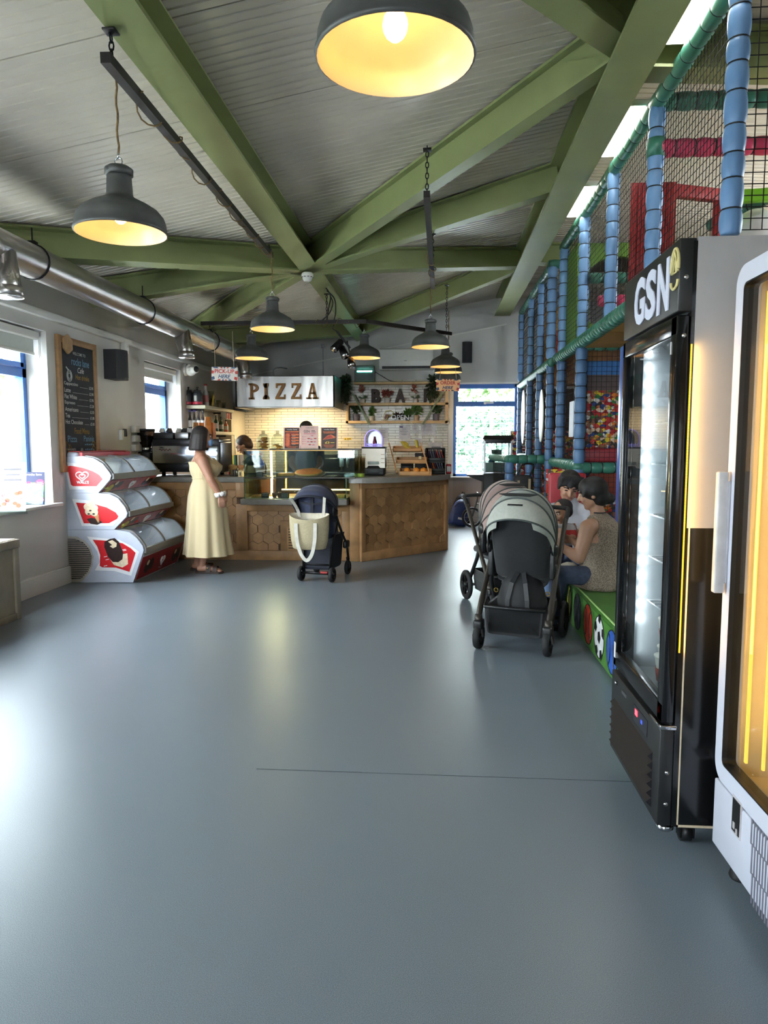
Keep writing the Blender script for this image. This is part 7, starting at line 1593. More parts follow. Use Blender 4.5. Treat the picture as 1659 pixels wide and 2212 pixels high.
# ------------------------------------------------------------------ prams
TYRE = mat('pram_tyre', (26, 26, 27), .7, n=.15); ALLOY = mat('pram_frame', (62, 56, 50), .4, m=.5, n=.1); FABB = mat('pram_black', (26, 26, 28), .75, n=.2, ns=40, sheen=.2)
def wheel(par, c, r, w, name='wheel'):
    c = V(c); A = axis_m(c - V((w / 2, 0, 0)), c + V((w / 2, 0, 0))); m = MB()
    m.lathe([(r * .72, w * .05), (r * .9, 0), (r, w * .25), (r, w * .75), (r * .9, w), (r * .72, w * .95)], n=28, A=A, c0=False, c1=False)
    m.lathe([(r * .72, w * .1), (r * .66, w * .1), (r * .66, w * .9), (r * .72, w * .9)], n=28, A=A, m=1, c0=False, c1=False)
    for k in range(5):
        a = 2 * PI * k / 5; d = V((0, cos(a), sin(a))); m.bar(c, c + d * r * .7, r * .14, w * .5, (1, 0, 0), 1)
    m.cyl(c - V((w * .55, 0, 0)), c + V((w * .55, 0, 0)), r * .2, n=16, m=1); return build(name, m, [TYRE, BLACKM], par)
def arc(rx, R_, phi, piv, n=24, sx=1.0):
    d = V((0, -cos(phi), sin(phi))); return [V(piv) + V((rx * cos(a), 0, 0)) + d * (R_ * sin(a) ** .66 if sin(a) > 0 else 0) for a in [PI - PI * k / n for k in range(n + 1)]]
def pram(label, loc, rz, hood, hood2, bag=True):
    t = thing('pram', label, 'pram', (0, 0, 0), 'prams parked by the play frame')
    for sx in (-1, 1):
        wheel(t, (sx * .23, -.265, .085), .085, .045, 'front_wheel'); wheel(t, (sx * .245, .265, .13), .13, .04, 'rear_wheel')
        m = MB(); m.tube(cr([(sx * .232, -.262, .20), (sx * .235, -.18, .32), (sx * .235, .14, .66), (sx * .235, .30, .84)], 4), [.02] * 5 + [.017] * 8, 10); m.tube([(sx * .232, -.266, .235), (sx * .232, -.262, .165)], [.024, .03], 10); build('side_tube', m, ALLOY, t)
        m = MB(); m.rbox(sx * .23 - .03, sx * .23 + .03, -.31, -.22, .135, .20, .012); m.bar((sx * .265, -.265, .085), (sx * .245, -.255, .18), .012, .04, (0, 1, 0)); m.bar((sx * .197, -.265, .085), (sx * .215, -.255, .18), .012, .04, (0, 1, 0)); build('fork', m, BLACK, t)
        m = MB(); m.tube([(sx * .232, .255, .14), (sx * .228, .05, .40), (sx * .22, -.02, .56)], .016, 8); m.rbox(sx * .21 - .02, sx * .21 + .02, -.06, .03, .46, .66, .012); build('rear_leg', m, BLACK, t)
        m = MB(); m.ell((sx * .22, -.03, .665), (.028, .05, .05), 14); build('pivot', m, BLACK, t)
    m = MB(); m.tube(cr([(-.235, .29, .82), (-.24, .36, .90), (-.20, .375, .915), (0, .38, .918), (.20, .375, .915), (.24, .36, .90), (.235, .29, .82)], 5), .016, 10); build('handlebar', m, mat('handle_leather', (38, 36, 36), .6, n=.2, ns=60), t)
    m = MB(); m.tube([(-.23, .26, .13), (.23, .26, .13)], .012, 8); m.tube([(-.22, -.1, .30), (-.2, -.235, .285), (.2, -.235, .285), (.22, -.1, .30)], .012, 8); build('axle', m, BLACK, t)
    m = MB(); m.loft([[V((sx * w, y, z)) for sx, y in ((-1, -.20), (-.9, -.23), (.9, -.23), (1, -.20), (1, .19), (.9, .22), (-.9, .22), (-1, .19))] for w, z in ((.17, .10), (.19, .105), (.205, .20), (.21, .285))], 0, False, True, False); m.loft([[V((sx * w, y, z)) for sx, y in ((-1, -.20), (-.9, -.23), (.9, -.23), (1, -.20), (1, .19), (.9, .22), (-.9, .22), (-1, .19))] for w, z in ((.21, .285), (.195, .283), (.185, .12), (.16, .115))], 0, False, False, True); build('basket', m, FABB, t)
    # seat shell leaning back towards the front wheels
    m = MB(); rings = []
    for z, w, y in ((.44, .15, .05), (.47, .185, .0), (.60, .195, -.055), (.75, .195, -.11), (.88, .175, -.16), (.93, .13, -.175)):
        rings.append([V((w * cx_, y + dy, z)) for cx_, dy in ((-1, .10), (-1, .02), (-.86, -.035), (-.4, -.05), (.4, -.05), (.86, -.035), (1, .02), (1, .10), (.8, .05), (-.8, .05))])
    m.loft(rings, 0, True); m.rbox(-.18, .18, .0, .30, .42, .48, .03); build('seat', m, FABB, t)
    m = MB(); m.rbox(-.15, .15, .0, .2, .385, .43, .02); build('seat_flap', m, mat('pram_grey_flap', (86, 88, 92), .7, n=.15), t)
    # hood: overlapping fabric bands between hoops
    piv = (0, -.03, .705); ph = [math.radians(a) for a in (33, 62, 84, 104, 124)]; RR = (.335, .352, .358, .352, .335)
    for i in range(4):
        m = MB(); rings = []
        for k in range(7):
            f = k / 6; a = ph[i] + (ph[i + 1] - ph[i]) * f; r_ = RR[i] + (RR[i + 1] - RR[i]) * f + .012 * sin(PI * f) - (.004 if i == 0 and k == 0 else 0); rings.append(arc(.225 + .006 * sin(PI * f), r_, a, piv))
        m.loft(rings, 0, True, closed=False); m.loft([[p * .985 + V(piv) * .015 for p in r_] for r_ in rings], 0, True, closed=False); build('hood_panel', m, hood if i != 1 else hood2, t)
    m = MB()
    for i in (1, 2, 3, 4): m.tube(arc(.229, RR[i] + .003, ph[i], piv), .006, 6)
    m.tube(arc(.226, RR[0], ph[0], piv), .006, 6); build('hood_piping', m, mat('pram_piping', (70, 76, 74), .7), t)
    # draped sides of the first panel
    for sx in (-1, 1):
        m = MB(); a0 = arc(.225, RR[0], ph[0], piv, 24); k0 = [p for p in a0 if p.x * sx > .10]; k0.sort(key=lambda p: p.z)
        low = [V((sx * .215 + (p.x - sx * .215) * .9, p.y + .02, p.z - .05 - .10 * max(0, 1 - (p.z - .70) / .12))) for p in k0]; m.loft([k0, low], 0, True, closed=False); m.loft([[p + V((0, .006, 0)) for p in k0], [p + V((0, .006, 0)) for p in low]], 0, True, closed=False); build('hood_side', m, hood, t)
    d = V((0, -cos(math.radians(50)), sin(math.radians(50)))); c = V(piv) + d * .352; m = MB(); A = fm(c + d * .002, (1, 0, 0), (0, .766, .643)); m.rbox(-.05, .05, -.007, .007, 0, .006, .003, 0, A); build('hood_loop', m, BLACK, t)
    d = V((0, -cos(math.radians(66)), sin(math.radians(66)))); c = V(piv) + d * .358; A = fm(c + d * .004, (1, 0, 0), (0, .88, .47)); m = MB(); m.prism([(-.13, .01), (-.08, -.014), (.08, -.014), (.13, .01), (.06, .02), (-.06, .02)], .004, A); build('hood_window', m, mat('mesh_dark', (34, 36, 36), .8), t)
    t.location = V(loc); t.rotation_euler = (0, 0, rz); return t
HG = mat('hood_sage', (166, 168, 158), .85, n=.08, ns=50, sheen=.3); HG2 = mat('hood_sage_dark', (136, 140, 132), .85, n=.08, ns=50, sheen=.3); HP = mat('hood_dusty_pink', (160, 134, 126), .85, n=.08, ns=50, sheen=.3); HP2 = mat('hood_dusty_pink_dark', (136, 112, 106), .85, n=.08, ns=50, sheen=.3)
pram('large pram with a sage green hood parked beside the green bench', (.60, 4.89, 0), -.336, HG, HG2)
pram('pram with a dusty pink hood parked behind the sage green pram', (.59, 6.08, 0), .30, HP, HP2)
# black changing bag in the basket
t = thing('changing_bag', 'black changing bag standing in the basket of the sage green pram', 'bag', (0, 0, 0))
m = MB(); rings = []
for z, w, d in ((.128, .155, .12), (.15, .17, .14), (.30, .175, .145), (.42, .14, .12), (.49, .08, .06), (.5, .04, .03)): rings.append([V((w * cos(q_), d * sin(q_), z)) for q_ in [2 * PI * k / 20 for k in range(20)]])
m.loft(rings); build('body', m, mat('bag_black'), t)
m = MB()
for sx in (-1, 1): m.strap([(sx * .07, -.153, .2), (sx * .066, -.150, .33), (sx * .045, -.12, .44), (sx * .02, -.06, .50)], (0, -1, .2), .03, .006)
m.tube(cr([(-.03, -.01, .49), (-.025, -.03, .54), (.025, -.03, .54), (.03, -.01, .49)]), .009, 6); build('strap', m, mat('strap_black', (44, 44, 46), .5), t)
m = MB()
for sx in (-1, 1): m.tube([(sx * .178 + .014 * cos(a), -.02, .36 + .014 * sin(a)) for a in [2 * PI * k / 12 for k in range(12)]], .004, 5, closed=True)
build('ring', m, mat('brass_ring', (150, 124, 70), .3, m=1), t); t.location = (.60, 4.88, 0); t.rotation_euler = (0, 0, -.336)

# navy stroller seen from behind
t = thing('pushchair', 'compact navy pushchair seen from behind in front of the counter', 'pushchair', (0, 0, 0))
NV = mat('pushchair_navy', (42, 48, 74), .75, n=.15, ns=40, sheen=.2); NVD = mat('pushchair_navy_dark', (28, 30, 42), .8, n=.15, ns=40)
for sx in (-1, 1):
    wheel(t, (sx * .165, 0, .075), .075, .04, 'rear_wheel'); wheel(t, (sx * .175, .46, .075), .075, .035, 'front_wheel')
    m = MB(); m.tube([(sx * .14, 0, .08), (sx * .15, .03, .35), (sx * .17, .16, .60)], .013, 8); build('rear_leg', m, BLACKM, t)
    m = MB(); m.tube(cr([(sx * .18, -.05, 1.0 - .13), (sx * .19, .02, .72), (sx * .2, .16, .52), (sx * .205, .34, .34)], 4), .013, 8); m.tube([(sx * .205, .34, .36), (sx * .19, .44, .16)], .013, 8); m.rbox(sx * .2 - .02, sx * .2 + .02, .28, .40, .30, .38, .016); m.rbox(sx * .185 - .03, sx * .185 + .03, -.05, .06, .66, .80, .02); build('side_tube', m, BLACK, t)
    m = MB(); m.bar((sx * .175, .45, .19), (sx * .19, .46, .07), .02, .04, (0, 1, 0)); build('fork', m, BLACK, t)
m = MB(); m.tube([(-.16, 0, .085), (.16, 0, .085)], .014, 8); m.tube([(-.145, .01, .17), (.145, .01, .17)], .008, 6); build('axle', m, BLACKM, t)
m = MB(); m.rbox(.045, .12, -.018, .0, .085, .105, .004); build('brake_pedal', m, mat('brake_red', (170, 50, 50), .5), t)
m = MB(); m.loft([[V((w * a, y + b * .5, z)) for a, b in ((-1, 0), (1, 0), (1, .6), (-1, .6))] for z, w, y in ((.115, .13, .03), (.14, .15, .02), (.34, .155, .05), (.46, .16, .1))], 0, False); build('basket', m, NVD, t)
m = MB(); rings = []
for z, w, y in ((.40, .14, .14), (.48, .165, .08), (.65, .175, .0), (.80, .18, -.05), (.90, .165, -.06)): rings.append([V((w * cx_, y + dy, z)) for cx_, dy in ((-1, .12), (-1, .0), (-.8, -.03), (0, -.045), (.8, -.03), (1, 0), (1, .12), (0, .05))])
m.loft(rings, 0, True); build('seat', m, NV, t)
m = MB(); m.box(-.016, .016, -.112, -.098, .70, .92); m.strap([(-.13, -.09, .80), (0, -.108, .785), (.13, -.09, .80)], (0, -1, 0), .02, .006); build('seat_strap', m, NVD, t)
piv = (0, .0, .72); m = MB(); rings = []
for k in range(17): a = math.radians(38 + 100 * k / 16); rings.append(arc(.215 + .006 * abs(sin(k * PI / 4)), .245 + .012 * abs(sin(k * PI / 4)), a, piv))
m.loft(rings, 0, True, closed=False); m.loft([[p * .98 + V(piv) * .02 for p in r_] for r_ in rings], 0, True, closed=False); build('hood', m, NV, t)
m = MB(); m.tube(arc(.218, .247, math.radians(38), piv), .012, 8); m.tube(arc(.216, .257, math.radians(88), piv), .007, 6); build('hood_hoop', m, NVD, t)
for sx in (-1, 1): m = MB(); m.loft([[V((sx * .21, .0, .73)), V((sx * .19, -.08, .80)), V((sx * .16, -.13, .84))], [V((sx * .20, .02, .60)), V((sx * .185, -.05, .62)), V((sx * .17, -.08, .64))]], 0, True, closed=False); m.loft([[V((sx * .204, .0, .73)), V((sx * .184, -.08, .80)), V((sx * .154, -.13, .84))], [V((sx * .194, .02, .60)), V((sx * .179, -.05, .62)), V((sx * .164, -.08, .64))]], 0, True, closed=False); build('hood_side', m, NVD, t)
t.location = (-1.187, 6.965, 0); t.rotation_euler = (0, 0, -.2)
# beige tote hanging from the pushchair
t = thing('tote_bag', 'beige canvas tote bag hanging from the back of the navy pushchair', 'bag', (0, 0, .32))
CAN = mat('canvas_beige', (176, 162, 130), .85, n=.1, ns=70, bump=.08, bs=300); CANL = mat('canvas_cream', (206, 196, 176), .85, n=.06, ns=50)
m = MB(); rings = []
for z, w, d, oy in ((.34, .14, .07, .0), (.35, .165, .085, .0), (.43, .185, .095, .0), (.55, .197, .10, -.0), (.645, .2, .10, -.0)): rings.append([V((w * cos(q_), oy - .02 + d * sin(q_), z + (.05 * (sin(q_) * .5 + .5) + .012 * cos(2 * q_) if z > .6 else 0))) for q_ in [2 * PI * k / 32 for k in range(32)]])
inner = [[V((p.x * .97, (p.y + .02) * .95 - .02, p.z)) for p in rings[-1]], [V((p.x * .94, (p.y + .02) * .92 - .02, p.z - .04)) for p in rings[-1]]]
m.loft(rings, 0, True, True, False); m.loft([rings[-1], inner[0]], 0, True, False, False); build('body', m, CAN, t)
m = MB(); m.loft(inner + [[V((p.x * .5, (p.y + .02) * .5 - .02, p.z - .035 + .02 * cos(3 * k))) for k, p in enumerate(inner[1])], [V((p.x * .02, -.02, .64)) for p in inner[1]]], 0, True, False, True); build('lining', m, CANL, t)
m = MB(); m.strap(cr([(-.105, -.122, .60), (-.10, -.128, .50), (-.085, -.135, .40), (-.05, -.135, .30), (.0, -.13, .245), (.05, -.13, .30), (.08, -.132, .42), (.085, -.126, .52), (.085, -.12, .605)], 5), lambda i: (0, -1, 0), .034, .006)
m.strap(cr([(-.115, .06, .62), (-.13, .02, .72), (-.165, -.09, .84)], 4), (0, -1, .3), .03, .006); m.strap(cr([(.115, .06, .62), (.135, .02, .72), (.172, -.09, .85)], 4), (0, -1, .3), .03, .006); build('strap', m, mat('strap_cream', (206, 200, 188), .8), t)
t.location = (-1.22, 6.80, .335); t.rotation_euler = (0, 0, -.1)
# a wheel of a buggy by the back wall
t = thing('balance_bike', 'small dark wheeled balance bike by the back wall, one wheel showing', 'bike', (0, 0, 0))
m = MB(); c = V((0, 0, .17))
def bw(cx_):
    m = MB(); c = V((cx_, 0, .17)); m.tube([c + V((.15 * cos(q_), 0, .15 * sin(q_))) for q_ in [2 * PI * k / 28 for k in range(28)]], .02, 8, closed=True)
    m.tube([c + V((.128 * cos(q_), 0, .128 * sin(q_))) for q_ in [2 * PI * k / 28 for k in range(28)]], .008, 6, 1, closed=True)
    for k in range(8): a = PI * k / 4; m.cyl(c, c + V((.13 * cos(a), 0, .13 * sin(a))), .003, n=6, m=1)
    m.cyl(c - V((0, .04, 0)), c + V((0, .04, 0)), .016, n=12, m=1); build('wheel', m, [TYRE, STEEL], t)
bw(0); bw(.5)
m = MB(); m.tube([(0, 0, .17), (.08, 0, .45), (.09, 0, .56)], .014, 8); m.tube([(.07, 0, .40), (.3, 0, .30), (.5, 0, .17)], .014, 8); m.tube([(.3, 0, .3), (.33, 0, .42)], .012, 8); build('frame', m, mat('bike_grey', (90, 92, 90), .4, m=.5), t)
m = MB(); m.tube([(.09, -.18, .57), (.09, .18, .57)], .012, 8); build('handlebar', m, BLACK, t)
m = MB(); m.rbox(.26, .42, -.05, .05, .42, .46, .02); build('saddle', m, BLACK, t); t.location = (.60, 11.75, 0)
# ------------------------------------------------------------------ people
def skin(name, c): return mat(name, c, .5, n=.05, ns=14)
def jn(f): return lambda x, y, d=0.0: at(x, y, Y=f + d)
def hand(mm, W, P, N, s=1.0, curl=.5, side=1):
    """palm from wrist W towards P (unit), N = back-of-hand normal; five bent fingers"""
    P = V(P).normalized(); N = V(N).normalized(); S = P.cross(N).normalized() * side; N = S.cross(P) * side
    W = V(W)
    for k in range(4):
        o = (k - 1.5) * .019 * s; mm.cap(W, .017 * s, W + P * .075 * s + S * o, .0135 * s, 8)
    for k, L_ in enumerate((.066, .074, .070, .054)):
        o = (k - 1.5) * .021 * s; b = W + P * .08 * s + S * o; d = P; r = .0092 * s
        for seg in (.42, .33, .25):
            a = curl * (.55 if seg == .42 else .8); d = (d * cos(a) - N * sin(a)).normalized(); e = b + d * L_ * seg * s; mm.cap(b, r, e, r * .9, 8); b = e; r *= .9
    b = W + P * .025 * s - S * .022 * s
    for L_, d in ((.04, (P * .7 - S * .7 - N * .15)), (.03, (P * .95 - S * .2 - N * .35))): d = d.normalized(); e = b + d * L_ * s; mm.cap(b, .0125 * s, e, .010 * s, 8); b = e
def head(mm, C, face, up, s=1.0):
    """skull, jaw, nose, ears; face = direction looked at"""
    C = V(C); f = V(face).normalized(); u = V(up); u = (u - f * u.dot(f)).normalized(); r = f.cross(u)
    Rm = Matrix((r, f, u)).transposed()
    mm.ell(C + u * .02 * s, (.074 * s, .092 * s, .092 * s), 18, R=Rm); mm.ell(C + f * .018 * s - u * .045 * s, (.058 * s, .066 * s, .068 * s), 16, R=Rm)
    mm.ell(C + f * .055 * s - u * .092 * s, (.026 * s, .024 * s, .022 * s), 12, R=Rm)
    mm.cap(C + f * .088 * s + u * .012 * s, .010 * s, C + f * .104 * s - u * .026 * s, .0135 * s, 10)
    for sx in (-1, 1): mm.ell(C + r * sx * .074 * s - f * .008 * s - u * .012 * s, (.010 * s, .02 * s, .03 * s), 10, R=Rm); mm.ell(C + r * sx * .035 * s + f * .07 * s - u * .03 * s, (.024 * s, .02 * s, .02 * s), 10, R=Rm)
    return f, u, r, Rm
def face_parts(par, C, f, u, r, Rm, s, lipc, browc, shut=False):
    m = MB()
    for sx in (-1, 1):
        e = C + r * sx * .031 * s + f * .084 * s + u * .008 * s
        m.ell(e, (.014 * s, .008 * s, (.004 if shut else .008) * s), 10, 1 if shut else 0, R=Rm)
        if not shut: m.ell(e + f * .006 * s, (.006 * s, .004 * s, .006 * s), 8, 1, R=Rm)
    build('eyes', m, [mat('eye_white', (214, 206, 198), .3), mat('eye_dark', (28, 20, 18), .3)], par)
    m = MB()
    for sx in (-1, 1): m.tube([C + r * sx * .014 * s + f * .092 * s + u * .024 * s, C + r * sx * .034 * s + f * .088 * s + u * .031 * s, C + r * sx * .052 * s + f * .072 * s + u * .025 * s], .0045 * s, 6)
    build('eyebrows', m, browc, par)
    m = MB(); m.tube([C - r * .024 * s + f * .078 * s - u * .056 * s, C - r * .008 * s + f * .091 * s - u * .053 * s, C + r * .008 * s + f * .091 * s - u * .053 * s, C + r * .024 * s + f * .078 * s - u * .056 * s], .006 * s, 6); build('mouth', m, lipc, par)
def ringloft(W, rows, n=36, fold=None, dy=0.0):
    """rows: (y, xl, xr, half depth, depth offset)"""
    rings = []
    for i, (y, xl, xr, hd, od) in enumerate(rows):
        c = W((xl + xr) / 2, y, od + dy); a = W(xr, y, od + dy).x - c.x; ring = []
        for k in range(n):
            q_ = 2 * PI * k / n; f = fold(i, q_) if fold else 1.0
            ring.append(V((c.x + a * cos(q_) * f, c.y + hd * sin(q_) * f, c.z)))
        rings.append(ring)
    return rings
LIP = mat('lip', (158, 104, 92), .5); HDK = mat('hair_dark_brown', (40, 32, 30), .62, n=.3, ns=60); HBK = mat('hair_black', (26, 22, 21), .6, n=.3, ns=60); HBR = mat('hair_brown', (64, 46, 34), .5, n=.3, ns=60)
SK1 = skin('skin_warm', (172, 124, 100)); SK2 = skin('skin_light', (180, 136, 110)); SK3 = skin('skin_tan', (176, 130, 104))

# --- woman in the cream dress
W = jn(7.42); t = thing('person', 'woman in a long cream strappy dress standing at the counter with her back half turned', 'person', W(450, 1232) * V((1, 1, 0)))
m = MB(); C = W(437, 946); f, u, r, Rm = head(m, C, (1, .42, .10), (-.05, 0, 1), 1.0)
m.cap(W(433, 964), .050, W(432, 988), .062, 14); m.ell(W(437, 1004), (.118, .15, .12), 20); m.ell(W(443, 1024), (.10, .13, .12), 18); m.cap(W(433, 990, -.13), .07, W(433, 990, .14), .07, 14)
for d, E1, W1_, sg in ((-.175, (455, 1037, -.20), (475, 1069, -.17), 1), (.18, (446, 1036, .22), (468, 1068, .20), -1)):
    S_ = W(437, 996, d); E_ = W(*E1); H_ = W(*W1_); m.cap(S_, .062, S_.lerp(E_, .5), .052, 14); m.cap(S_.lerp(E_, .5), .052, E_, .043, 14); m.cap(E_, .043, E_.lerp(H_, .35), .043, 14); m.cap(E_.lerp(H_, .35), .043, H_, .027, 14)
    hand(m, H_, (.22, -.02 * sg, -1), (.4, -sg, 0), 1.0, .55, sg)
for d, x0, x1, y1 in ((-.09, 440, 437, 1226), (.09, 428, 426, 1221)):
    m.cap(W(x0, 1150, d), .062, W(x0, 1190, d), .056, 14); m.cap(W(x0, 1190, d), .056, W(x1, y1 - 6, d), .036, 14)
    a = W(x1, y1, d); a.z = .05; m.cap(a + V((-.025, 0, 0)), .036, a + V((.10, 0, .0)), .033, 12); m.cap(a + V((.10, 0, -.005)), .033, a + V((.175, 0, -.015)), .026, 12)
    for k in range(5): b_ = a + V((.18, (k - 2) * .017, -.018)); m.cap(b_, .012, b_ + V((.035 - abs(k - 1) * .006, 0, -.004)), .010, 8)
build('body', flesh(m, .0085, 4), SK1, t)
m = MB()
for k in range(1): pass
m.ell(C + V((-.022, 0, .035)), (.098, .098, .098), 20); m.ell(C + V((-.045, -.01, -.02)), (.085, .1, .10), 18)
for k in range(15):
    a = .95 + (2 * PI - 1.9 + .35) * k / 14 - .05; p = V((cos(a) * .088 - .022, sin(a) * .094, 0)); m.cap(C + p * .85 + V((0, 0, .03)), .030, C + p * 1.06 + V((-.012, 0, -.115)), .022, 8)
build('hair', flesh(m, .009, 5), HDK, t)
m = MB(); m.ell(C + f * .072 - u * .05, (.06, .036, .05), 16, R=Rm); build('face_mask', m, mat('mask_blue', (130, 168, 214), .7), t)
face_parts(t, C, f, u, r, Rm, 1.0, LIP, HDK)
DR = mat('dress_cream', (208, 188, 148), .8, n=.02, ns=5, bump=.06, bs=90, sheen=.3)
def fold(i, q_):
    k = max(0, (i - 6)) / 6.0; return 1 + k * ((.05 * sin(8 * q_ + .6) + .035) * 1 + .025 * sin(15 * q_ + 1.3 + i * .1)) + (.012 * sin(26 * q_) if i < 7 else 0)
rows = [(997, 409, 462, .15, 0), (1000, 409, 472, .158, 0), (1006, 411, 479, .165, 0), (1015, 411, 478, .165, 0), (1024, 414, 471, .158, 0), (1030, 417, 467, .15, 0), (1034, 418, 467, .151, 0), (1040, 417, 472, .165, 0), (1052, 413, 478, .18, 0), (1072, 409, 484, .19, 0), (1105, 407, 489, .20, 0), (1140, 406, 492, .215, 0), (1170, 404, 496, .23, 0), (1190, 403, 499, .245, 0), (1197, 403, 500, .25, 0)]
m = MB(); rr_ = ringloft(W, rows, 90, fold)
rr_[0] = [V((p.x, p.y, p.z + (.035 if p.x > W(445, 997).x else 0))) for p in rr_[0]]
m.loft(rr_, 0, True, False, False); m.loft([[V((c.x + (p.x - c.x) * .97, c.y + (p.y - c.y) * .97, p.z)) for p in r_] for r_ in rr_[-4:] for c in [sum(r_, V()) / len(r_)]], 0, True, False, False); build('dress', m, DR, t)
m = MB(); rb = ringloft(W, [(1032.5, 417, 467, .152, 0)], 60)[0]; m.tube(rb, .005, 6, closed=True)
for d in (-.075, .075): m.strap(cr([W(415, 998, d - .02), W(419, 988, d - .01), W(428, 980.5, d), W(438, 980, d - .01), W(452, 988, d - .02), W(462, 994, d - .02)], 5), lambda i: (0, 0, 1) if 5 < i < 18 else (-1 if i < 6 else 1, 0, .3), .016, .007)
build('dress_strap', m, DR, t)
m = MB(); c = W(476, 1068, -.17); ax = V((.22, 0, -1)).normalized(); e1 = ax.orthogonal().normalized(); e2 = ax.cross(e1)
m.tube([c + (e1 * cos(q_) + e2 * sin(q_)) * (.038 + .006 * sin(7 * q_)) + ax * (.012 * sin(9 * q_)) for q_ in [2 * PI * k / 60 for k in range(60)]], [.019 + .007 * sin(k * 1.9) for k in range(60)], 8, closed=True); build('scrunchie', m, mat('scrunchie_white', (230, 224, 220), .8), t)
SAN = mat('sandal_brown', (58, 42, 34), .6, n=.15)
for d, x1, y1 in ((-.09, 437, 1226), (.09, 426, 1221)):
    a = W(x1, y1, d); m = MB(); pts = [(-.07, -.03), (-.03, -.042), (.08, -.04), (.19, -.046), (.225, -.02), (.225, .02), (.19, .046), (.08, .04), (-.03, .042), (-.07, .03)]
    m.prism(pts, .022, UPW((a.x, a.y, 0)))
    for xx, h in ((.075, .082), (.145, .066)): m.loft([[V((a.x + xx + dx, a.y + .05 * cos(q_), .015 + h * sin(q_))) for q_ in [PI * k / 12 for k in range(13)]] for dx in (-.024, .024)], 0, True, closed=False); m.loft([[V((a.x + xx + dx, a.y + .046 * cos(q_), .015 + (h - .004) * sin(q_))) for q_ in [PI * k / 12 for k in range(13)]] for dx in (-.024, .024)], 0, True, closed=False)
    m.rbox(a.x + .06, a.x + .08, a.y - .055, a.y - .045, .05, .07, .003, 1); build('sandal', m, [SAN, mat('buckle', (150, 130, 90), .3, m=1)], t)

# --- woman sitting on the green bench
W = jn(5.3); t = thing('person', 'woman in a sleeveless patterned top and jeans sitting on the green bench', 'person', (1.15, 5.3, 0))
m = MB(); C = W(1279, 1066); f, u, r, Rm = head(m, C, (-1, .25, -.25), (-.1, 0, 1), 1.0)
m.cap(W(1288, 1092), .048, W(1294, 1122), .062, 14); m.cap(W(1275, 1138, -.14), .062, W(1300, 1134, .15), .062, 14); m.ell(W(1298, 1160), (.12, .17, .13), 18); m.ell(W(1297, 1225), (.13, .17, .15), 18)
for S_, E_, H_, pd, nd, sg in ((W(1270, 1140, -.165), W(1251, 1206, -.20), W(1214, 1182, -.16), (-.25, .1, 1), (-.6, -.8, 0), 1), (W(1290, 1138, .17), W(1268, 1196, .16), W(1243, 1172, .08), (-.8, -.2, .5), (0, .6, 1), -1)):
    m.cap(S_, .060, S_.lerp(E_, .5), .052, 14); m.cap(S_.lerp(E_, .5), .052, E_, .042, 14); m.cap(E_, .042, E_.lerp(H_, .4), .042, 14); m.cap(E_.lerp(H_, .4), .042, H_, .027, 14); hand(m, H_, pd, nd, .98, .5, sg)
build('body', flesh(m, .009, 4), SK2, t)
m = MB(); B_ = V((.012, 0, .032)); m.ell(C + B_, (.108, .096, .098), 18); m.ell(C + V((-.035, 0, .045)), (.066, .088, .07), 16); m.ell(C + V((.05, 0, -.02)), (.075, .085, .08), 16); m.ell(W(1315, 1077), (.05, .05, .042), 14); m.cap(W(1300, 1078), .05, W(1318, 1077), .04, 10); m.cap(C + V((-.05, -.05, .06)), .03, C + V((-.075, -.068, -.015)), .014, 8); m.cap(C + V((-.05, .05, .06)), .03, C + V((-.075, .068, -.015)), .014, 8)
build('hair', flesh(m, .009, 5), HBK, t); face_parts(t, C, f, u, r, Rm, 1.0, LIP, HBK)
M, nt, B, tc = nodes_mat('speckled_top', .85); vo = nt.nodes.new('ShaderNodeTexNoise'); vo.inputs['Scale'].default_value = 150; vo.inputs['Detail'].default_value = 3; nt.links.new(tc.outputs['Object'], vo.inputs['Vector']); rp = nt.nodes.new('ShaderNodeValToRGB'); rp.color_ramp.elements[0].position = .42; rp.color_ramp.elements[1].position = .58; rp.color_ramp.elements[0].color = rgb((110, 96, 84)); rp.color_ramp.elements[1].color = rgb((158, 142, 124)); nt.links.new(vo.outputs['Fac'], rp.inputs['Fac']); nt.links.new(rp.outputs['Color'], B.inputs['Base Color'])
rows = [(1106, 1279, 1308, .062, 0), (1112, 1276, 1316, .085, 0), (1120, 1270, 1326, .15, 0), (1130, 1267, 1334, .185, 0), (1150, 1268, 1340, .185, 0), (1180, 1264, 1343, .18, 0), (1210, 1259, 1344, .185, 0), (1235, 1250, 1345, .215, 0), (1254, 1242, 1346, .235, 0), (1264, 1238, 1345, .24, 0)]
m = MB(); m.loft(ringloft(W, rows, 60, lambda i, q_: 1 + .012 * i / 4 * sin(8 * q_ + i * .7)), 0, True, False, True); build('top', m, M, t)
m = MB(); m.tube(ringloft(W, [(1107, 1279, 1308, .064, 0)], 40)[0], .007, 6, closed=True); build('collar', m, mat('collar_dark', (50, 46, 46), .7), t)
DEN = mat('denim_blue', (72, 82, 104), .85, n=.15, ns=40, bump=.05, bs=200)
m = MB(); m.ell(W(1300, 1250), (.14, .17, .075), 16)
for d, K_, A_ in ((-.10, W(1208, 1240, -.10), W(1196, 1340, -.08)), (.09, W(1214, 1234, .10), W(1206, 1330, .10))):
    H_ = W(1296, 1247, d * .8); m.cap(H_, .082, K_, .066, 14); m.cap(K_, .066, K_.lerp(A_, .35), .06, 14); m.cap(K_.lerp(A_, .35), .06, A_, .046, 14)
for p in m.v: p.z = max(p.z, .33) if p.x > 1.04 else p.z
build('jeans', flesh(m, .011, 4), DEN, t)
m = MB(); SHO = mat('shoe_black', (28, 27, 28), .5)
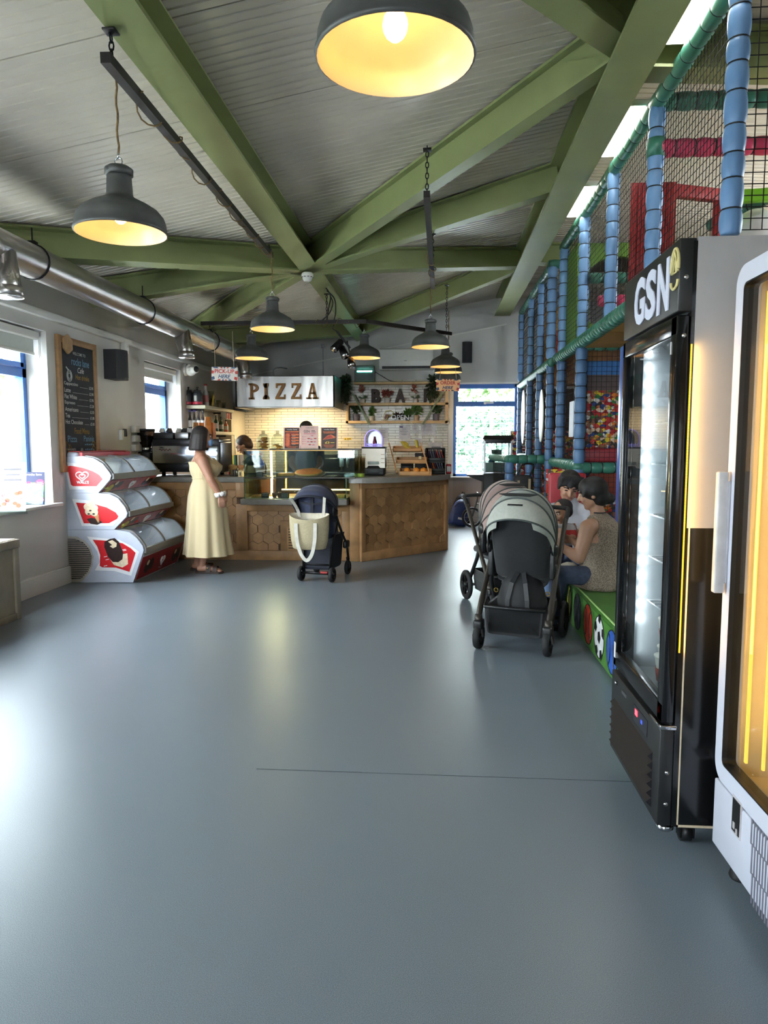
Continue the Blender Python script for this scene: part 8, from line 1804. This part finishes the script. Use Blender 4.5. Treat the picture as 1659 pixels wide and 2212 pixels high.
for d, x in ((-.08, 1194), (.10, 1204)): a = W(x, 1360, d); a.z = 0; m.cap(a + V((.03, 0, .06)), .035, a + V((.03, 0, .17)), .036, 12, 1); m.cap(a + V((.05, 0, .04)), .04, a + V((-.13, 0, .032)), .032, 12, 0)
for p in m.v: p.z = max(p.z, 0.001)
build('shoes', m, [SHO, mat('sock_pink', (196, 160, 152), .8)], t)
m = MB(); rn = random.Random(2); c = W(1226, 1228, 0); m.ell(c, (.085, .07, .045), 20)
for p in m.v: p += V((rn.uniform(-.008, .008), rn.uniform(-.008, .008), rn.uniform(-.008, .010)))
solo('cloth', flesh(m, .009, 2), mat('cloth_cream', (196, 188, 172), .85, n=.06), 'crumpled cream cloth on the lap of the woman in the patterned top', 'cloth')

# --- man with the toddler
W = jn(5.92); t = thing('person', 'man in a white T-shirt sitting and looking down at the toddler on his lap', 'person', (1.2, 5.9, 0))
m = MB(); C = W(1229, 1052, -.06); f, u, r, Rm = head(m, C, (-.05, -1, -.42), (.12, -.2, 1), 1.05)
m.cap(W(1230, 1072), .055, W(1230, 1094, .03), .068, 14)
for S_, E_, H_, pd, nd, sg in ((W(1192, 1106), W(1184, 1156, -.12), W(1204, 1150, -.30), (.6, -.2, .2), (0, -1, .2), 1), (W(1268, 1108), W(1266, 1160, -.12), W(1230, 1146, -.34), (-.8, -.1, .1), (0, -1, .3), -1)):
    m.cap(S_, .055, E_, .043, 14); m.cap(E_, .043, H_, .029, 14); hand(m, H_, pd, nd, 1.05, .35, sg)
build('body', flesh(m, .009, 4), SK3, t)
m = MB(); m.ell(C - f * .028 + u * .045, (.093, .098, .092), 18, R=Rm); m.ell(C - f * .05 - u * .0, (.086, .07, .085), 16, R=Rm)
for k in range(9): x = (k - 4) * .019; m.cap(C + r * x + f * .05 + u * .10, .026, C + r * x * 1.12 + f * (.088 - abs(x) * .35) + u * (.05 - .012 * (k % 3)), .012, 8)
for sx in (-1, 1): m.cap(C + r * sx * .078 + u * .06, .026, C + r * sx * .082 + f * .012 - u * .012, .016, 8)
build('hair', flesh(m, .009, 4), HBK, t); face_parts(t, C, f, u, r, Rm, 1.05, LIP, HBK, True)
TSH = mat('tshirt_white', (196, 196, 202), .85, n=.03, bump=.05, bs=40)
m = MB(); m.cap(W(1196, 1104), .072, W(1264, 1106), .072, 14); m.ell(W(1230, 1140), (.185, .125, .17), 20); m.ell(W(1230, 1185), (.175, .13, .15), 18); m.cap(W(1230, 1088), .075, W(1230, 1110), .10, 14)
for S_, E_ in ((W(1192, 1106), W(1186, 1140, -.07)), (W(1268, 1108), W(1267, 1142, -.07))): m.cap(S_, .07, E_, .06, 14)
build('tshirt', flesh(m, .011, 5), TSH, t)
m = MB(); m.ell(W(1230, 1212), (.17, .14, .09), 16)
for sx, K_, A_ in ((-1, W(1196, 1206, -.38), W(1180, 1290, -.42)), (1, W(1252, 1214, -.40), W(1240, 1245, -.30))):
    H_ = W(1230 + sx * 24, 1212, 0); m.cap(H_, .09, K_, .068, 14)
    if sx < 0: m.cap(K_, .068, A_, .05, 14)
for p in m.v: p.z = max(p.z, .333) if p.x > 1.03 else p.z
build('jeans', flesh(m, .012, 4), mat('denim_light', (112, 136, 172), .85, n=.15, ns=40), t)
m = MB(); a = W(1180, 1295, -.42); a.z = 0; m.cap(a + V((.02, .03, .04)), .042, a + V((-.05, -.13, .034)), .034, 12)
m.cap(a + V((.02, .03, .05)), .035, a + V((.015, .02, .16)), .04, 12)
for p in m.v: p.z = max(p.z, .001)
build('shoes', m, SHO, t)
# toddler
W = jn(5.48); t = thing('person', 'toddler in a white and red top sitting on the lap of the man in white', 'person', W(1212, 1195))
m = MB(); C = W(1214, 1106); f, u, r, Rm = head(m, C, (-.75, -.55, -.25), (-.08, 0, 1), .80)
m.cap(W(1214, 1122), .032, W(1214, 1134), .04, 12)
for S_, E_, H_, pd, nd, sg in ((W(1196, 1142, -.02), W(1188, 1158, -.08), W(1192, 1134, -.10), (.3, 0, 1), (-1, 0, 0), 1), (W(1232, 1142), W(1238, 1162, -.05), W(1222, 1168, -.10), (-.9, -.1, .1), (0, 0, 1), -1)):
    m.cap(S_, .033, E_, .028, 12); m.cap(E_, .028, H_, .022, 12); hand(m, H_, pd, nd, .6, .5, sg)
build('body', flesh(m, .0075, 3), SK2, t)
m = MB(); m.ell(C - f * .022 + u * .032, (.072, .076, .066), 16, R=Rm); m.ell(C - f * .036 - u * .005, (.066, .052, .056), 14, R=Rm); build('hair', flesh(m, .008, 4), HDK, t); face_parts(t, C, f, u, r, Rm, .8, LIP, HDK)
m = MB(); m.ell(W(1214, 1150), (.085, .07, .085), 16); m.ell(W(1214, 1170), (.085, .07, .07), 16); m.cap(W(1197, 1142), .042, W(1231, 1142), .042, 12)
for S_, E_ in ((W(1196, 1142, -.02), W(1190, 1154, -.06)), (W(1232, 1142), W(1237, 1156, -.03))): m.cap(S_, .043, E_, .037, 12)
fl = flesh(m, .009, 4)
zlo, zhi = W(1214, 1166).z, W(1214, 1143).z
fl.m = [1 if zlo < sum((fl.v[i].z for i in f_), 0) / len(f_) < zhi and sum((fl.v[i].y for i in f_), 0) / len(f_) < 5.5 else 0 for f_ in fl.f]
build('top', fl, [TSH, mat('toddler_red', (190, 62, 62), .8, n=.08)], t)
m = MB(); m.ell(W(1213, 1182), (.085, .075, .055), 14)
for sx in (-1, 1): m.cap(W(1213 + sx * 9, 1184), .045, W(1200 + sx * 10, 1192, -.13), .036, 12); m.cap(W(1200 + sx * 10, 1192, -.13), .036, W(1199 + sx * 10, 1215, -.15), .03, 12)
build('trousers', flesh(m, .009, 3), mat('toddler_navy', (40, 50, 84), .85, n=.1), t)

# --- staff behind the counter
W = jn(9.4); t = thing('person', 'staff member with brown hair bending over behind the counter left of the cookie jars', 'person', W(540, 1040) * V((1, 1, 0)))
m = MB(); C = W(525, 962); f, u, r, Rm = head(m, C, (-.8, -.2, -.6), (-.45, 0, 1), 1.0); m.cap(W(534, 968), .052, W(545, 985, .03), .065, 12); m.cap(W(540, 998, -.17), .06, W(548, 996, .17), .06, 12)
for sg in (-1, 1): S_ = W(540, 998, .18 * sg); E_ = W(528, 1030, .2 * sg); H_ = W(512, 1040, .12 * sg); m.cap(S_, .05, E_, .042, 12); m.cap(E_, .04, H_, .028, 12); hand(m, H_, (-.8, 0, -.4), (0, 0, 1), 1.0, .4, sg)
build('body', flesh(m, .01, 4), SK2, t)
m = MB(); m.ell(C - f * .03 + u * .04, (.096, .1, .09), 16, R=Rm); m.ell(C - f * .055 - u * .02, (.09, .075, .09), 14, R=Rm); m.cap(C - f * .08, .06, W(541, 962), .04, 10); build('hair', flesh(m, .01, 4), HBR, t); face_parts(t, C, f, u, r, Rm, 1.0, LIP, HBR)
m = MB(); m.cap(W(541, 998, -.16), .08, W(549, 996, .16), .08, 12); m.ell(W(552, 1015), (.15, .2, .18), 16); m.ell(W(565, 1055), (.15, .19, .2), 16); m.cap(W(568, 1070, 0), .17, V((W(568, 1070).x, 9.42, .55)), .15, 14); m.cap(V((W(568, 1070).x, 9.42, .55)), .15, V((W(568, 1070).x, 9.42, .08)), .10, 14); build('uniform', flesh(m, .014, 4), mat('uniform_black', (40, 38, 36), .8), t)
m = MB(); m.prism([(-.12, -.42), (.12, -.42), (.10, .0), (.06, .06), (-.06, .06), (-.10, 0)], .02, fm(W(532, 1005, -.17), (.85, -.5, 0), (.25, 0, 1))); build('apron', m, mat('apron_olive', (104, 88, 62), .8, n=.1), t)
W = jn(9.75); t = thing('person', 'staff member in a denim apron standing behind the display case posters', 'person', W(662, 1040) * V((1, 1, 0)))
m = MB(); C = W(661, 930); f, u, r, Rm = head(m, C, (-.1, -1, -.3), (0, 0, 1), 1.02); m.cap(W(661, 948), .055, W(661, 966), .065, 12); m.cap(W(634, 972), .06, W(688, 972), .06, 12)
for sx in (-1, 1): S_ = W(661 + sx * 29, 974); E_ = W(661 + sx * 31, 1004, -.12); H_ = W(661 + sx * 20, 1018, -.36); m.cap(S_, .055, E_, .044, 12); m.cap(E_, .042, H_, .029, 12); hand(m, H_, (-sx * .3, -1, -.3), (0, 0, 1), 1.05, .4, sx)
build('body', flesh(m, .01, 4), SK3, t)
m = MB(); m.ell(C - f * .02 + u * .042, (.093, .1, .09), 16, R=Rm); m.ell(C - f * .05, (.086, .075, .085), 14, R=Rm); build('hair', flesh(m, .01, 4), HBK, t); face_parts(t, C, f, u, r, Rm, 1.02, LIP, HBK)
m = MB(); m.cap(W(636, 974), .078, W(686, 974), .078, 12); m.ell(W(661, 1000), (.19, .13, .22), 16); m.ell(W(661, 1045), (.175, .13, .25), 16)
for sx in (-1, 1): m.cap(W(661 + sx * 28, 976), .075, W(661 + sx * 31, 992, -.05), .065, 12); m.cap(W(661 + sx * 9, 1070), .10, V((W(661 + sx * 9, 1070).x, 9.75, .5)), .08, 12); m.cap(V((W(661 + sx * 9, 1070).x, 9.75, .5)), .08, V((W(661 + sx * 9, 1070).x, 9.75, .06)), .055, 12)
build('uniform', flesh(m, .014, 4), mat('uniform_navy', (44, 50, 70), .8, n=.1), t)
m = MB(); n_ = 13; rows_ = [(.11, 968), (.15, 985), (.185, 1005), (.20, 1040), (.2, 1090)]
m.loft([[V((W(661, y).x + w * 1.0 * sin(a), 9.75 - .165 * cos(a) - .0, W(661, y).z)) for a in [-1.25 + 2.5 * k / (n_ - 1) for k in range(n_)]] for w, y in rows_], 0, True, closed=False); m.loft([[V((W(661, y).x + w * .98 * sin(a), 9.75 - .158 * cos(a), W(661, y).z)) for a in [-1.25 + 2.5 * k / (n_ - 1) for k in range(n_)]] for w, y in rows_], 0, True, closed=False); build('apron', m, mat('apron_denim', (84, 112, 148), .85, n=.2, ns=40), t)
# ------------------------------------------------------------------ light
wd = bpy.data.worlds.new('sky'); SC.world = wd; wd.use_nodes = True
bg = wd.node_tree.nodes['Background']
bg.inputs['Color'].default_value = (0.94, 0.97, 1.0, 1); bg.inputs['Strength'].default_value = 9.0
def portal(name, loc, size, rot):
    l = bpy.data.lights.new(name, 'AREA'); l.shape = 'RECTANGLE'; l.size, l.size_y = size; l.cycles.is_portal = True
    o = bpy.data.objects.new(name, l); COL.objects.link(o); o.location = loc; o.rotation_euler = rot
for nme, Wd in (('w0', W0), ('w1', W1), ('w2', W2)):
    portal('portal_' + nme, (XL - .33, (Wd[0] + Wd[1]) / 2, (Wd[2] + Wd[3]) / 2), (Wd[3] - Wd[2], Wd[1] - Wd[0]), (0, -PI / 2, 0))
portal('portal_back', ((BW[0] + BW[1]) / 2, YB + .29, 1.61), (BW[1] - BW[0], 1.62), (-PI / 2, 0, 0))
portal('portal_right', (XR + .16, 5.9, 3.02), (.75, 3.4), (0, PI / 2, 0))
portal('portal_front', (-2.0, YF - .21, 1.9), (1.8, 2.0), (PI / 2, 0, 0))

# ------------------------------------------------------------------ camera and view
cd = bpy.data.cameras.new('camera'); co = bpy.data.objects.new('camera', cd); COL.objects.link(co)
cd.sensor_fit = 'VERTICAL'; cd.sensor_height = 24.0; cd.lens = F / 2212.0 * 24.0
cd.clip_start = 0.02; cd.clip_end = 200
co.location = (0, 0, CH); co.rotation_euler = (PI / 2 - PITCH, 0, YAW)
SC.camera = co
SC.view_settings.view_transform = 'Standard'; SC.view_settings.look = 'None'; SC.view_settings.gamma = 1.0
SC.view_settings.use_curve_mapping = False
SC.view_settings.exposure = 2.12
SC.cycles.use_adaptive_sampling = True; SC.cycles.adaptive_threshold = 0.08; SC.cycles.adaptive_min_samples = 16
SC.cycles.max_bounces = 7; SC.cycles.diffuse_bounces = 3; SC.cycles.glossy_bounces = 3; SC.cycles.transmission_bounces = 4; SC.cycles.transparent_max_bounces = 16
SC.cycles.caustics_reflective = False; SC.cycles.caustics_refractive = False
SC.cycles.sample_clamp_indirect = 6.0
